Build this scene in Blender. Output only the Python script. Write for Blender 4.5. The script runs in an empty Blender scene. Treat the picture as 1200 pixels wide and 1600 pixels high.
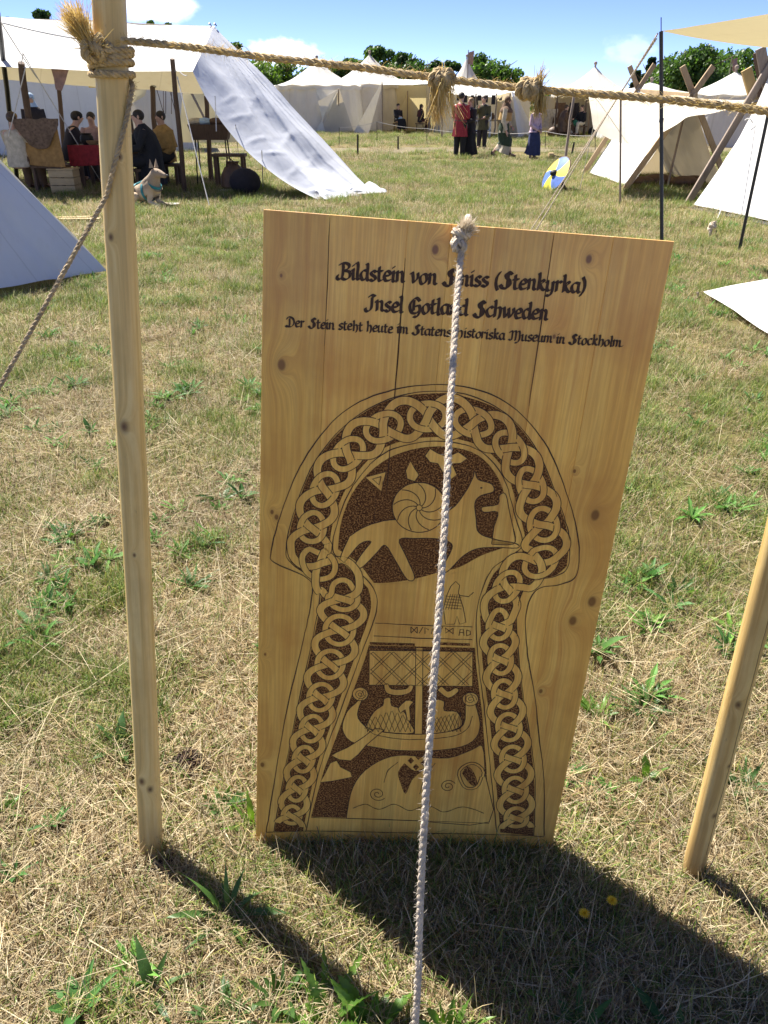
import bpy, bmesh, math, random
import numpy as np
from mathutils import Vector, Matrix, noise
from mathutils.geometry import tessellate_polygon

random.seed(7)
R = math.radians
SC = bpy.context.scene
COL = SC.collection

# ------------------------------------------------------------------ camera, sky, sun, exposure
CAM_H, FOC = 1.55, 1200.0
PITCH = math.atan(642 / 1200)
CP, SP = math.cos(PITCH), math.sin(PITCH)
cam_data = bpy.data.cameras.new('camera')
cam = bpy.data.objects.new('camera', cam_data)
COL.objects.link(cam)
cam.location = (0, 0, CAM_H)
cam.rotation_euler = (math.pi / 2 - PITCH, 0, 0)
cam_data.sensor_fit = 'VERTICAL'
cam_data.sensor_height = 24
cam_data.lens = FOC / 1600 * 24
cam_data.clip_start = 0.05
cam_data.clip_end = 3000
SC.camera = cam

SKY_TINT = (1.10, .85, 0.84, 1)
SUN_EL, SUN_DIR = R(55), Vector((-0.64, 0.77, 0)).normalized()
world = bpy.data.worlds.new('World')
SC.world = world
world.use_nodes = True
wn, wl = world.node_tree.nodes, world.node_tree.links
wn.clear()
wo = wn.new('ShaderNodeOutputWorld')
bg = wn.new('ShaderNodeBackground')
bg.inputs['Strength'].default_value = 0.094
sky = wn.new('ShaderNodeTexSky')
sky.sky_type = 'NISHITA'
sky.sun_disc = False
sky.sun_elevation = SUN_EL
sky.sun_rotation = math.atan2(SUN_DIR.x, SUN_DIR.y)
sky.altitude = 300
sky.air_density = 0.35
sky.dust_density = 0.0
sky.ozone_density = 9.0
# fair-weather clouds: small cumulus low over the horizon and thin streaks higher up
tc = wn.new('ShaderNodeTexCoord')
def cloud_blob(d, half, squash, seed):
    """soft noise-edged cloud around a sky direction"""
    d = Vector(d).normalized()
    side = d.cross(Vector((0, 0, 1))).normalized()
    up = side.cross(d).normalized()
    comps = []
    for ax, k in ((side, 1 / half), (up, 1 / (half * squash))):
        n = wn.new('ShaderNodeVectorMath'); n.operation = 'DOT_PRODUCT'
        wl.new(tc.outputs['Generated'], n.inputs[0]); n.inputs[1].default_value = ax
        m = wn.new('ShaderNodeMath'); m.operation = 'MULTIPLY'
        wl.new(n.outputs['Value'], m.inputs[0]); m.inputs[1].default_value = k
        p = wn.new('ShaderNodeMath'); p.operation = 'POWER'
        a = wn.new('ShaderNodeMath'); a.operation = 'ABSOLUTE'
        wl.new(m.outputs[0], a.inputs[0]); wl.new(a.outputs[0], p.inputs[0]); p.inputs[1].default_value = 2
        comps.append(p)
    s = wn.new('ShaderNodeMath'); s.operation = 'ADD'
    wl.new(comps[0].outputs[0], s.inputs[0]); wl.new(comps[1].outputs[0], s.inputs[1])
    nz = wn.new('ShaderNodeTexNoise'); nz.inputs['Scale'].default_value = 2.2 / half
    nz.inputs['Detail'].default_value = 6; nz.noise_dimensions = '4D'; nz.inputs['W'].default_value = seed
    mp = wn.new('ShaderNodeMapping'); mp.inputs['Scale'].default_value = (1, 1, 1.6)
    wl.new(tc.outputs['Generated'], mp.inputs['Vector']); wl.new(mp.outputs[0], nz.inputs['Vector'])
    q = wn.new('ShaderNodeMath'); q.operation = 'MULTIPLY_ADD'
    wl.new(nz.outputs['Fac'], q.inputs[0]); q.inputs[1].default_value = -2.6; q.inputs[2].default_value = 1.3
    t = wn.new('ShaderNodeMath'); t.operation = 'ADD'
    wl.new(s.outputs[0], t.inputs[0]); wl.new(q.outputs[0], t.inputs[1])
    dd = wn.new('ShaderNodeVectorMath'); dd.operation = 'DOT_PRODUCT'
    wl.new(tc.outputs['Generated'], dd.inputs[0]); dd.inputs[1].default_value = d
    f = wn.new('ShaderNodeMath'); f.operation = 'GREATER_THAN'; f.inputs[1].default_value = 0
    wl.new(dd.outputs['Value'], f.inputs[0])
    r = wn.new('ShaderNodeMapRange'); r.interpolation_type = 'SMOOTHSTEP'
    r.inputs['From Min'].default_value = 1.25; r.inputs['From Max'].default_value = 0.0
    wl.new(t.outputs[0], r.inputs['Value'])
    o = wn.new('ShaderNodeMath'); o.operation = 'MULTIPLY'
    wl.new(r.outputs[0], o.inputs[0]); wl.new(f.outputs[0], o.inputs[1])
    return o.outputs[0]
def sky_dir(x, y):
    a, b = x - 600, 800 - y
    return (a, b * SP + FOC * CP, b * CP - FOC * SP)
cl = None
for args, amt in (((sky_dir(442, 84), .038, .42, 3.1), .95), ((sky_dir(238, 12), .05, .3, 9.4), .55), ((sky_dir(985, 78), .03, .5, 5.2), .18),
                  ((sky_dir(300, -420), .2, .4, 14.4), .6), (((-.6, -.7, .35), .2, .4, 2.2), .9), (((.8, -.5, .3), .16, .4, 6.2), .9), (((-.95, .2, .3), .15, .4, 7.7), .8),
                  (((.9, .3, .25), .12, .4, 1.7), .8)):
    c_ = cloud_blob(*args)
    m = wn.new('ShaderNodeMath'); m.operation = 'MULTIPLY'; m.inputs[1].default_value = amt
    wl.new(c_, m.inputs[0])
    if cl is None: cl = m.outputs[0]
    else:
        x = wn.new('ShaderNodeMath'); x.operation = 'MAXIMUM'
        wl.new(cl, x.inputs[0]); wl.new(m.outputs[0], x.inputs[1]); cl = x.outputs[0]
mx = wn.new('ShaderNodeMix'); mx.data_type = 'RGBA'
tint = wn.new('ShaderNodeMix'); tint.data_type = 'RGBA'; tint.blend_type = 'MULTIPLY'
tint.inputs[0].default_value = 1; tint.inputs[7].default_value = SKY_TINT
wl.new(sky.outputs[0], tint.inputs[6])
wl.new(cl, mx.inputs['Factor']); wl.new(tint.outputs[2], mx.inputs[6])
mx.inputs[7].default_value = (7.4, 7.4, 7.6, 1)
wl.new(mx.outputs[2], bg.inputs['Color']); wl.new(bg.outputs[0], wo.inputs['Surface'])

sun_data = bpy.data.lights.new('sun', 'SUN')
sun_data.energy = 4.4
sun_data.angle = R(0.53)
sun_data.color = (1.0, 0.95, 0.87)
sun = bpy.data.objects.new('sun', sun_data)
COL.objects.link(sun)
to_sun = Vector((SUN_DIR.x * math.cos(SUN_EL), SUN_DIR.y * math.cos(SUN_EL), math.sin(SUN_EL)))
sun.rotation_euler = to_sun.to_track_quat('Z', 'Y').to_euler()
sun.location = (-10, 12, 20)

SC.view_settings.view_transform = 'Standard'
SC.view_settings.look = 'None'
SC.view_settings.exposure = 1.66
SC.view_settings.gamma = 1
SC.view_settings.use_curve_mapping = False
SC.cycles.max_bounces = 8
SC.cycles.transparent_max_bounces = 6

# ------------------------------------------------------------------ helpers
def P(x, y, Y):
    """world point at distance Y that the photograph shows at x, y (1200 x 1600)"""
    a, b = x - 600, 800 - y
    d = (a, b * SP + FOC * CP, b * CP - FOC * SP)
    t = Y / d[1]
    return Vector((d[0] * t, Y, CAM_H + d[2] * t))
def G(x, y, z=0.0):
    """ground point"""
    a, b = x - 600, 800 - y
    d = (a, b * SP + FOC * CP, b * CP - FOC * SP)
    t = (z - CAM_H) / d[2]
    return Vector((d[0] * t, d[1] * t, z))

def tag(o, label=None, cat=None, group=None, kind=None):
    if label: o['label'] = label
    if cat: o['category'] = cat
    if group: o['group'] = group
    if kind: o['kind'] = kind
    return o
def thing(name, label, cat, loc=(0, 0, 0), rz=0.0, group=None):
    o = bpy.data.objects.new(name, None)
    COL.objects.link(o)
    o.empty_display_size = 0.1
    o.location = loc
    o.rotation_euler = (0, 0, rz)
    return tag(o, label, cat, group)
def wmat(o):
    m = o.matrix_basis.copy()
    while o.parent:
        o = o.parent
        m = o.matrix_basis @ m
    return m

CANVAS_NAMES = set()
class MB:
    def __init__(s):
        s.v, s.f, s.uv = [], [], {}
    def add(s, vs, fs):
        b = len(s.v)
        s.v.extend([tuple(p) for p in vs])
        s.f.extend([tuple(i + b for i in q) for q in fs])
        return s
    def box(s, c, size, rot=None, taper=1.0):
        hx, hy, hz = size[0] / 2, size[1] / 2, size[2] / 2
        vs = []
        for z in (-hz, hz):
            k = taper if z > 0 else 1
            for x, y in ((-hx, -hy), (hx, -hy), (hx, hy), (-hx, hy)):
                p = Vector((x * k, y * k, z))
                if rot is not None: p = rot @ p
                vs.append(p + Vector(c))
        return s.add(vs, [(3, 2, 1, 0), (4, 5, 6, 7), (0, 1, 5, 4), (1, 2, 6, 5), (2, 3, 7, 6), (3, 0, 4, 7)])
    def beam(s, a, b, w, h, up=(0, 0, 1), bev=0.12):
        """squared timber with chamfered arrises from a to b"""
        a, b = Vector(a), Vector(b)
        d = (b - a).normalized()
        x = d.cross(Vector(up))
        if x.length < 1e-4: x = d.cross(Vector((0, 1, 0)))
        x.normalize(); y = x.cross(d)
        k = bev * min(w, h)
        prof = []
        for sx, sy in ((1, 1), (-1, 1), (-1, -1), (1, -1)):
            X, Y = sx * w / 2, sy * h / 2
            q = [(X, Y - sy * k), (X - sx * k, Y)]
            if sx * sy < 0: q.reverse()
            prof += q
        vs = [p + x * u + y * v for p in (a, b) for u, v in prof]
        n = len(prof)
        fs = [(i, (i + 1) % n, n + (i + 1) % n, n + i) for i in range(n)]
        fs += [tuple(range(n - 1, -1, -1)), tuple(range(n, 2 * n))]
        return s.add(vs, fs)
    def tube(s, path, r, n=8, cap=True, flat=1.0):
        path = [Vector(p) for p in path]
        m = len(path)
        T = []
        for i in range(m):
            t = path[min(i + 1, m - 1)] - path[max(i - 1, 0)]
            T.append(t.normalized() if t.length > 1e-9 else Vector((0, 0, 1)))
        ref = Vector((0, 0, 1)) if abs(T[0].z) < .9 else Vector((1, 0, 0))
        x = T[0].cross(ref).normalized()
        vs = []
        for i in range(m):
            x = (x - T[i] * x.dot(T[i]))
            if x.length < 1e-6: x = T[i].orthogonal()
            x.normalize()
            y = T[i].cross(x)
            rr = r(i / max(m - 1, 1)) if callable(r) else r
            for k in range(n):
                a = 2 * math.pi * k / n
                vs.append(path[i] + x * (rr * math.cos(a)) + y * (rr * flat * math.sin(a)))
        fs = [(i * n + k, i * n + (k + 1) % n, (i + 1) * n + (k + 1) % n, (i + 1) * n + k) for i in range(m - 1) for k in range(n)]
        if cap:
            fs.append(tuple(range(n - 1, -1, -1)))
            fs.append(tuple(range((m - 1) * n, m * n)))
        return s.add(vs, fs)
    def loft(s, rings, cap=True):
        n = len(rings[0])
        vs = [p for r_ in rings for p in r_]
        m = len(rings)
        fs = [(i * n + k, i * n + (k + 1) % n, (i + 1) * n + (k + 1) % n, (i + 1) * n + k) for i in range(m - 1) for k in range(n)]
        if cap:
            fs.append(tuple(range(n - 1, -1, -1)))
            fs.append(tuple(range((m - 1) * n, m * n)))
        return s.add(vs, fs)
    def ellipsoid(s, c, r, nu=14, nv=9, rot=None):
        vs, fs = [], []
        for j in range(nv + 1):
            t = math.pi * j / nv
            for i in range(nu):
                a = 2 * math.pi * i / nu
                p = Vector((r[0] * math.sin(t) * math.cos(a), r[1] * math.sin(t) * math.sin(a), -r[2] * math.cos(t)))
                if rot is not None: p = rot @ p
                vs.append(p + Vector(c))
        for j in range(nv):
            for i in range(nu):
                fs.append((j * nu + i, j * nu + (i + 1) % nu, (j + 1) * nu + (i + 1) % nu, (j + 1) * nu + i))
        return s.add(vs, fs)
    def grid(s, fn, nu, nv):
        b0 = len(s.v)
        vs = [fn(i / nu, j / nv) for j in range(nv + 1) for i in range(nu + 1)]
        for j in range(nv + 1):
            for i in range(nu + 1): s.uv[b0 + j * (nu + 1) + i] = (i / nu, j / nv)
        fs = [(j * (nu + 1) + i, j * (nu + 1) + i + 1, (j + 1) * (nu + 1) + i + 1, (j + 1) * (nu + 1) + i) for j in range(nv) for i in range(nu)]
        return s.add(vs, fs)
    def build(s, name, m, parent=None, smooth=True, local=False, cols=None):
        me = bpy.data.meshes.new(name)
        vs = s.v
        if parent is not None and not local:
            inv = wmat(parent).inverted()
            vs = [tuple(inv @ Vector(p)) for p in vs]
        me.from_pydata(vs, [], s.f)
        if smooth:
            me.polygons.foreach_set('use_smooth', [True] * len(me.polygons))
            try: me.set_sharp_from_angle(angle=R(42))
            except Exception: pass
        if s.uv and m.name in CANVAS_NAMES:
            at_ = me.attributes.new('cloth_uv', 'FLOAT_VECTOR', 'POINT')
            data = []
            for i in range(len(vs)): data += [*s.uv.get(i, (0, 0)), 0.0]
            at_.data.foreach_set('vector', data)
        me.materials.append(m)
        me.update()
        o = bpy.data.objects.new(name, me)
        COL.objects.link(o)
        if parent is not None: o.parent = parent
        return o

def structure(name, mb, m, **k):
    o = mb.build(name, m, **k)
    o['kind'] = 'structure'
    return o
def copy_tree(o, parent=None):
    c_ = o.copy()
    COL.objects.link(c_)
    if parent is not None: c_.parent = parent
    for ch in list(o.children): copy_tree(ch, c_)
    return c_
def spline(pts, n):
    """Catmull-Rom through the points, n samples per span"""
    pts = [Vector(p) for p in pts]
    out = []
    for i in range(len(pts) - 1):
        p0, p1, p2, p3 = pts[max(i - 1, 0)], pts[i], pts[i + 1], pts[min(i + 2, len(pts) - 1)]
        for k in range(n):
            t = k / n
            out.append(.5 * ((2 * p1) + (p2 - p0) * t + (2 * p0 - 5 * p1 + 4 * p2 - p3) * t * t + (3 * p1 - p0 - 3 * p2 + p3) * t ** 3))
    out.append(pts[-1])
    return out
def resample(path, step):
    path = [Vector(p) for p in path]
    out, acc = [path[0]], 0.0
    for a, b in zip(path, path[1:]):
        L = (b - a).length
        if L < 1e-9: continue
        d = step - acc
        while d <= L:
            out.append(a + (b - a) * (d / L)); d += step
        acc = (acc + L) % step
    if (out[-1] - path[-1]).length > step * .3: out.append(path[-1])
    return out

# ------------------------------------------------------------------ materials
def new_mat(name):
    m = bpy.data.materials.new(name)
    m.use_nodes = True
    n, l = m.node_tree.nodes, m.node_tree.links
    b = n.get('Principled BSDF')
    return m, n, l, b
def rgb(c): return (c[0], c[1], c[2], 1)
def nz(n, l, vec, scale, detail=4, rough=.55, dist=0):
    t = n.new('ShaderNodeTexNoise')
    t.inputs['Scale'].default_value = scale
    t.inputs['Detail'].default_value = detail
    t.inputs['Roughness'].default_value = rough
    t.inputs['Distortion'].default_value = dist
    if vec is not None: l.new(vec, t.inputs['Vector'])
    return t.outputs['Fac']
def ramp(n, l, fac, stops, interp='LINEAR'):
    r_ = n.new('ShaderNodeValToRGB')
    r_.color_ramp.interpolation = interp
    e = r_.color_ramp.elements
    while len(e) > 1: e.remove(e[-1])
    e[0].position = stops[0][0]; e[0].color = rgb(stops[0][1])
    for p, c_ in stops[1:]:
        x = e.new(p); x.color = rgb(c_)
    if fac is not None: l.new(fac, r_.inputs['Fac'])
    return r_.outputs['Color']
def mapped(n, l, scale=(1, 1, 1), rot=(0, 0, 0), src='Object'):
    t = n.new('ShaderNodeTexCoord'); mp = n.new('ShaderNodeMapping')
    mp.inputs['Scale'].default_value = scale; mp.inputs['Rotation'].default_value = rot
    l.new(t.outputs[src], mp.inputs['Vector'])
    return mp.outputs[0]
def mixc(n, l, f, a, b, mode='MIX'):
    m = n.new('ShaderNodeMix'); m.data_type = 'RGBA'; m.blend_type = mode
    for v, i in ((f, 0), (a, 6), (b, 7)):
        if hasattr(v, 'is_output'): l.new(v, m.inputs[i])
        else: m.inputs[i].default_value = v if i == 0 else rgb(v)
    return m.outputs[2]
def math_(n, l, op, a, b=None, c_=None):
    m = n.new('ShaderNodeMath'); m.operation = op
    for v, i in ((a, 0), (b, 1), (c_, 2)):
        if v is None: continue
        if hasattr(v, 'is_output'): l.new(v, m.inputs[i])
        else: m.inputs[i].default_value = v
    return m.outputs[0]
def bump(n, l, b, h, strength, dist=.01):
    bp = n.new('ShaderNodeBump'); bp.inputs['Strength'].default_value = strength; bp.inputs['Distance'].default_value = dist
    l.new(h, bp.inputs['Height']); l.new(bp.outputs[0], b.inputs['Normal'])

def plain(name, col, rough=.7, var=.25, scale=8, metal=0, bumps=.15):
    m, n, l, b = new_mat(name)
    v = mapped(n, l)
    f = nz(n, l, v, scale, 5)
    lo = [c_ * (1 - var) for c_ in col]; hi = [min(1, c_ * (1 + var)) for c_ in col]
    l.new(ramp(n, l, f, [(.3, lo), (.7, hi)]), b.inputs['Base Color'])
    b.inputs['Roughness'].default_value = rough; b.inputs['Metallic'].default_value = metal
    if bumps: bump(n, l, b, nz(n, l, v, scale * 9, 3), bumps)
    return m
def canvas(name, col, trans=.3, tcol=None, wr=1.0, scale=1.0):
    """woven tent cloth that lets some light through"""
    m, n, l, b = new_mat(name)
    CANVAS_NAMES.add(m.name)
    v = mapped(n, l)
    f = nz(n, l, v, 1.3 * scale, 5)
    base = ramp(n, l, f, [(.3, [c_ * .88 for c_ in col]), (.65, col)])
    st = nz(n, l, mapped(n, l, (3 * scale, 3 * scale, .7 * scale)), 2.0, 6, .65)
    base = mixc(n, l, math_(n, l, 'MULTIPLY', ramp(n, l, st, [(.52, (0, 0, 0)), (.75, (1, 1, 1))]), .22), base, [c_ * .62 for c_ in (col[0], col[1] * .95, col[2] * .82)])
    # sewn seams between the cloth widths, and a hem along the edges
    ua = n.new('ShaderNodeAttribute'); ua.attribute_name = 'cloth_uv'
    su = n.new('ShaderNodeSeparateXYZ'); l.new(ua.outputs['Vector'], su.inputs[0])
    fr = math_(n, l, 'ABSOLUTE', math_(n, l, 'SUBTRACT', math_(n, l, 'FRACT', math_(n, l, 'MULTIPLY_ADD', su.outputs[0], 5.0, .25)), .5))
    seam = math_(n, l, 'LESS_THAN', fr, .012)
    base = mixc(n, l, math_(n, l, 'MULTIPLY', seam, .28), base, [c_ * .5 for c_ in col])
    d = n.new('ShaderNodeBsdfDiffuse'); t = n.new('ShaderNodeBsdfTranslucent'); mx_ = n.new('ShaderNodeMixShader')
    l.new(base, d.inputs['Color'])
    t.inputs['Color'].default_value = rgb(tcol or (col[0] * .8, col[1] * .66, col[2] * .42))
    mx_.inputs[0].default_value = trans
    bp = n.new('ShaderNodeBump'); bp.inputs['Strength'].default_value = .16 * wr; bp.inputs['Distance'].default_value = .05
    h = nz(n, l, mapped(n, l, (2.2 * scale, 2.2 * scale, .8 * scale)), 2.5, 4, .5, .6)
    l.new(h, bp.inputs['Height'])
    l.new(bp.outputs[0], d.inputs['Normal'])
    l.new(d.outputs[0], mx_.inputs[1]); l.new(t.outputs[0], mx_.inputs[2])
    n.remove(b)
    l.new(mx_.outputs[0], n['Material Output'].inputs['Surface'])
    return m
def wood(name, c1, c2, axis=2, knots=.5, rough=.6, sc=1.0):
    """long-grained wood; axis is the grain direction in object space"""
    m, n, l, b = new_mat(name)
    s_ = [22 * sc] * 3; s_[axis] = 1.1 * sc
    v = mapped(n, l, s_)
    f = nz(n, l, v, 1.6, 7, .62, .4)
    base = ramp(n, l, f, [(.25, c1), (.55, c2), (.8, [c_ * .85 for c_ in c1])])
    big = nz(n, l, mapped(n, l), 2.3 * sc, 3)
    base = mixc(n, l, ramp(n, l, big, [(.35, (0, 0, 0)), (.7, (.5, .5, .5))]), base, [c_ * .7 for c_ in c1])
    if knots:
        vo = n.new('ShaderNodeTexVoronoi'); k = [7 * sc] * 3; k[axis] = 3.2 * sc
        l.new(mapped(n, l, k), vo.inputs['Vector']); vo.inputs['Scale'].default_value = 1.0
        kn = ramp(n, l, vo.outputs['Distance'], [(0, (1, 1, 1)), (.12, (.55, .55, .55)), (.2, (0, 0, 0))])
        base = mixc(n, l, math_(n, l, 'MULTIPLY', kn, knots), base, (.10, .045, .018))
    l.new(base, b.inputs['Base Color'])
    b.inputs['Roughness'].default_value = rough
    bump(n, l, b, f, .25, .004)
    return m
def blade_mat(name, trans=.35, rough=.6):
    m, n, l, b = new_mat(name)
    a = n.new('ShaderNodeAttribute'); a.attribute_name = 'col'
    oi = n.new('ShaderNodeObjectInfo')
    hsv = n.new('ShaderNodeHueSaturation')
    l.new(a.outputs['Color'], hsv.inputs['Color'])
    l.new(math_(n, l, 'MULTIPLY_ADD', oi.outputs['Random'], .45, .78), hsv.inputs['Value'])
    l.new(hsv.outputs[0], b.inputs['Base Color'])
    b.inputs['Roughness'].default_value = rough
    b.inputs['Specular IOR Level'].default_value = .35
    t = n.new('ShaderNodeBsdfTranslucent'); l.new(hsv.outputs[0], t.inputs['Color'])
    mx_ = n.new('ShaderNodeMixShader'); mx_.inputs[0].default_value = trans
    l.new(b.outputs[0], mx_.inputs[1]); l.new(t.outputs[0], mx_.inputs[2])
    l.new(mx_.outputs[0], n['Material Output'].inputs['Surface'])
    return m
def leaf_mat(name, col, var=.35):
    m, n, l, b = new_mat(name)
    v = mapped(n, l)
    f = nz(n, l, v, 14, 4)
    g = n.new('ShaderNodeNewGeometry')
    base = ramp(n, l, f, [(.3, [c_ * (1 - var) for c_ in col]), (.7, [c_ * (1 + var) for c_ in col])])
    rnd = ramp(n, l, g.outputs['Random Per Island'], [(0, (.62, .62, .62)), (1, (1.25, 1.2, 1.05))])
    base = mixc(n, l, 1.0, base, rnd, 'MULTIPLY')
    l.new(base, b.inputs['Base Color']); b.inputs['Roughness'].default_value = .55
    t = n.new('ShaderNodeBsdfTranslucent'); l.new(mixc(n, l, 1.0, base, (1.3, 1.5, .6), 'MULTIPLY'), t.inputs['Color'])
    mx_ = n.new('ShaderNodeMixShader'); mx_.inputs[0].default_value = .32
    l.new(b.outputs[0], mx_.inputs[1]); l.new(t.outputs[0], mx_.inputs[2])
    l.new(mx_.outputs[0], n['Material Output'].inputs['Surface'])
    return m

M = {}
M['canvas'] = canvas('white_canvas', (.74, .73, .70), .15)
M['canvas_shaded'] = canvas('shade_tinted_white_canvas', (.66, .68, .73), .14, (.72, .70, .66))  # white canvas with the bluish shade of its walls put into the colour
M['canvas_cream'] = canvas('cream_canvas', (.70, .64, .47), .42, (.72, .60, .30))
M['canvas_far'] = canvas('far_tent_canvas', (.76, .75, .70), .28)
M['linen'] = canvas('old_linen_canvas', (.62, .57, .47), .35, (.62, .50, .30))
M['white_rope'] = plain('white_cotton_rope', (.62, .52, .40), .9, .3, 60, 0, .5)
M['hemp'] = plain('hemp_rope', (.50, .37, .19), .9, .35, 70, 0, .5)
M['sisal'] = plain('sisal_rope', (.44, .34, .20), .9, .35, 70, 0, .5)
M['cord'] = plain('pale_guy_cord', (.55, .53, .50), .85, .2, 30)
M['straw_fibre'] = blade_mat('straw_fibre', .35)
M['black_paint'] = plain('black_painted_steel', (.018, .018, .02), .4, .3, 20)
M['dark_timber'] = wood('weathered_brown_timber', (.075, .042, .025), (.13, .08, .05), 2, .4, .8)
M['tan_timber'] = wood('tan_timber', (.32, .21, .11), (.46, .33, .19), 2, .4, .75)
M['grey_timber'] = wood('grey_brown_timber', (.20, .15, .115), (.32, .25, .195), 2, .4, .8)
M['pale_timber'] = wood('pale_pine_box', (.42, .29, .13), (.55, .40, .21), 0, .5, .7)
M['pole_wood'] = wood('planed_pole_wood', (.56, .40, .18), (.64, .48, .24), 2, .55, .5, .9)
M['pole_wood_round'] = wood('round_pole_wood', (.48, .31, .12), (.60, .41, .18), 2, .5, .55, .9)
M['blade'] = blade_mat('grass_blade')
M['weed_leaf'] = leaf_mat('weed_leaf', (.075, .17, .030))
M['weed_dark'] = leaf_mat('dark_weed_leaf', (.035, .085, .022))
M['weed_light'] = leaf_mat('fresh_weed_leaf', (.12, .22, .03))
M['petal'] = plain('yellow_petal', (.90, .60, .02), .6, .15, 40)
M['soil'] = plain('dark_soil', (.055, .032, .022), .95, .5, 30, 0, .8)
def skin(name, c_): return plain(name, c_, .5, .1, 30, 0, .05)
M['skin'] = skin('fair_skin', (.52, .31, .22))
M['skin_tan'] = skin('tanned_skin', (.36, .20, .13))
def cloth(name, c_): return plain(name, c_, .9, .22, 14, 0, .3)
for k_, c_ in dict(red=(.30, .028, .040), dark=(.022, .018, .022), black=(.012, .012, .014), brown=(.13, .075, .04), green=(.03, .05, .025), cream=(.52, .45, .33), lilac=(.48, .34, .42), navy=(.025, .032, .09),
                   maroon=(.06, .015, .018), mustard=(.36, .22, .07), pink=(.36, .24, .22), bluewhite=(.42, .55, .66), grey=(.30, .30, .31), red2=(.24, .018, .022), orange=(.34, .19, .06), olive=(.07, .065, .03), kelly=(.03, .14, .07)).items():
    M['c_' + k_] = cloth(k_ + '_wool_cloth', c_)
for k_, c_ in dict(hair_dark=(.02, .014, .010), hair_brown=(.07, .042, .022), hair_fair=(.30, .19, .08)).items():
    M[k_] = plain(k_, c_, .6, .4, 50, 0, .5)
M['leather'] = plain('brown_leather', (.10, .055, .03), .6, .3, 12)
M['iron'] = plain('sooty_iron', (.02, .019, .018), .6, .3, 20, .5)
M['ceramic'] = plain('grey_ceramic', (.35, .33, .30), .4, .15, 10)
M['wood_bowl'] = wood('bowl_wood', (.20, .11, .05), (.30, .18, .09), 2, 0, .6)
# ------------------------------------------------------------------ ground, path
def ground_mat():
    m, n, l, b = new_mat('dry_meadow')
    v = mapped(n, l)
    a = nz(n, l, v, .35, 6, .6); c_ = nz(n, l, v, 3.2, 8, .7); d = nz(n, l, v, 40, 6, .75); e = nz(n, l, v, 170, 4, .7)
    straw = ramp(n, l, d, [(.28, (.085, .058, .030)), (.5, (.27, .20, .095)), (.75, (.42, .33, .16))])
    green = ramp(n, l, d, [(.28, (.04, .055, .014)), (.55, (.14, .175, .040)), (.8, (.26, .27, .075))])
    f = math_(n, l, 'ADD', math_(n, l, 'MULTIPLY', a, .55), math_(n, l, 'MULTIPLY', c_, .45))
    base = mixc(n, l, ramp(n, l, f, [(.42, (0, 0, 0)), (.58, (.85, .85, .85))]), straw, green)
    base = mixc(n, l, ramp(n, l, e, [(.35, (.5, .5, .5)), (.6, (0, 0, 0))]), base, (.05, .034, .018))
    l.new(base, b.inputs['Base Color']); b.inputs['Roughness'].default_value = .95
    b.inputs['Specular IOR Level'].default_value = .1
    bump(n, l, b, d, .9, .03)
    return m
def lump(x, y):
    return .022 * noise.noise(Vector((x * 1.1, y * 1.1, 3))) + .010 * noise.noise(Vector((x * 4, y * 4, 8)))
xs = sorted(set([round(-4 + .08 * i, 3) for i in range(101)] + [-900, -400, -150, -60, -30, -15, -8, -6, -5, 5, 6, 8, 15, 30, 60, 150, 400, 900]))
ys = sorted(set([round(.2 + .08 * i, 3) for i in range(75)] + [-40, -10, -3, -1, 7, 8, 10, 14, 20, 30, 45, 70, 110, 200, 500, 1500]))
def gz(x, y):
    k = max(0, min(1, (4 - abs(x)) / 1.5)) * max(0, min(1, (6.0 - y) / 2))
    k *= min(1, max(0, (y - .3) / .3))
    return lump(x, y) * k - .012 * k
mb = MB()
mb.add([(x, y, gz(x, y)) for y in ys for x in xs], [(j * len(xs) + i, j * len(xs) + i + 1, (j + 1) * len(xs) + i + 1, (j + 1) * len(xs) + i) for j in range(len(ys) - 1) for i in range(len(xs) - 1)])
structure('ground', mb, ground_mat())

m_, n_, l_, b_ = new_mat('trodden_path')
v_ = mapped(n_, l_); d_ = nz(n_, l_, v_, 9, 8, .75)
l_.new(ramp(n_, l_, d_, [(.3, (.11, .085, .042)), (.55, (.17, .135, .068)), (.75, (.14, .14, .05))]), b_.inputs['Base Color'])
b_.inputs['Roughness'].default_value = .95
mb = MB()
def path_pt(u, v):
    x = -30 + 62 * u
    mid = 30.3 + .03 * x + .5 * noise.noise(Vector((x * .15, 0, 0)))
    half = 1.5 + .55 * noise.noise(Vector((x * .6, 5, 0))) + .35 * noise.noise(Vector((x * 2.3, (9 if v > .5 else 2), 0)))
    return (x, mid + (v - .5) * 2 * half, .012)
mb.grid(path_pt, 260, 4)
structure('dirt_path', mb, m_)

# ------------------------------------------------------------------ grass: tufts scattered over the meadow
LIB = bpy.data.collections.new('tuft_library')
def strip(V, F, C, base, az, tilt, length, width, bend, col, segs=3, roll=0.0):
    dirh = Vector((math.cos(az), math.sin(az), 0))
    side = Vector((-math.sin(az), math.cos(az), 0))
    if roll: side = (side * math.cos(roll) + Vector((0, 0, 1)) * math.sin(roll))
    p = Vector(base); t = tilt
    b0 = len(V)
    for i in range(segs + 1):
        w = width * (1 - (i / segs) ** 1.6 * .85) * .5
        V.append(p - side * w); V.append(p + side * w)
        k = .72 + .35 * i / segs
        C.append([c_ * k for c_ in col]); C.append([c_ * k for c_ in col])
        if i < segs:
            F.append((b0 + 2 * i, b0 + 2 * i + 1, b0 + 2 * i + 3, b0 + 2 * i + 2))
            p = p + (dirh * math.sin(t) + Vector((0, 0, 1)) * math.cos(t)) * (length / segs)
            t += bend / segs
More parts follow.
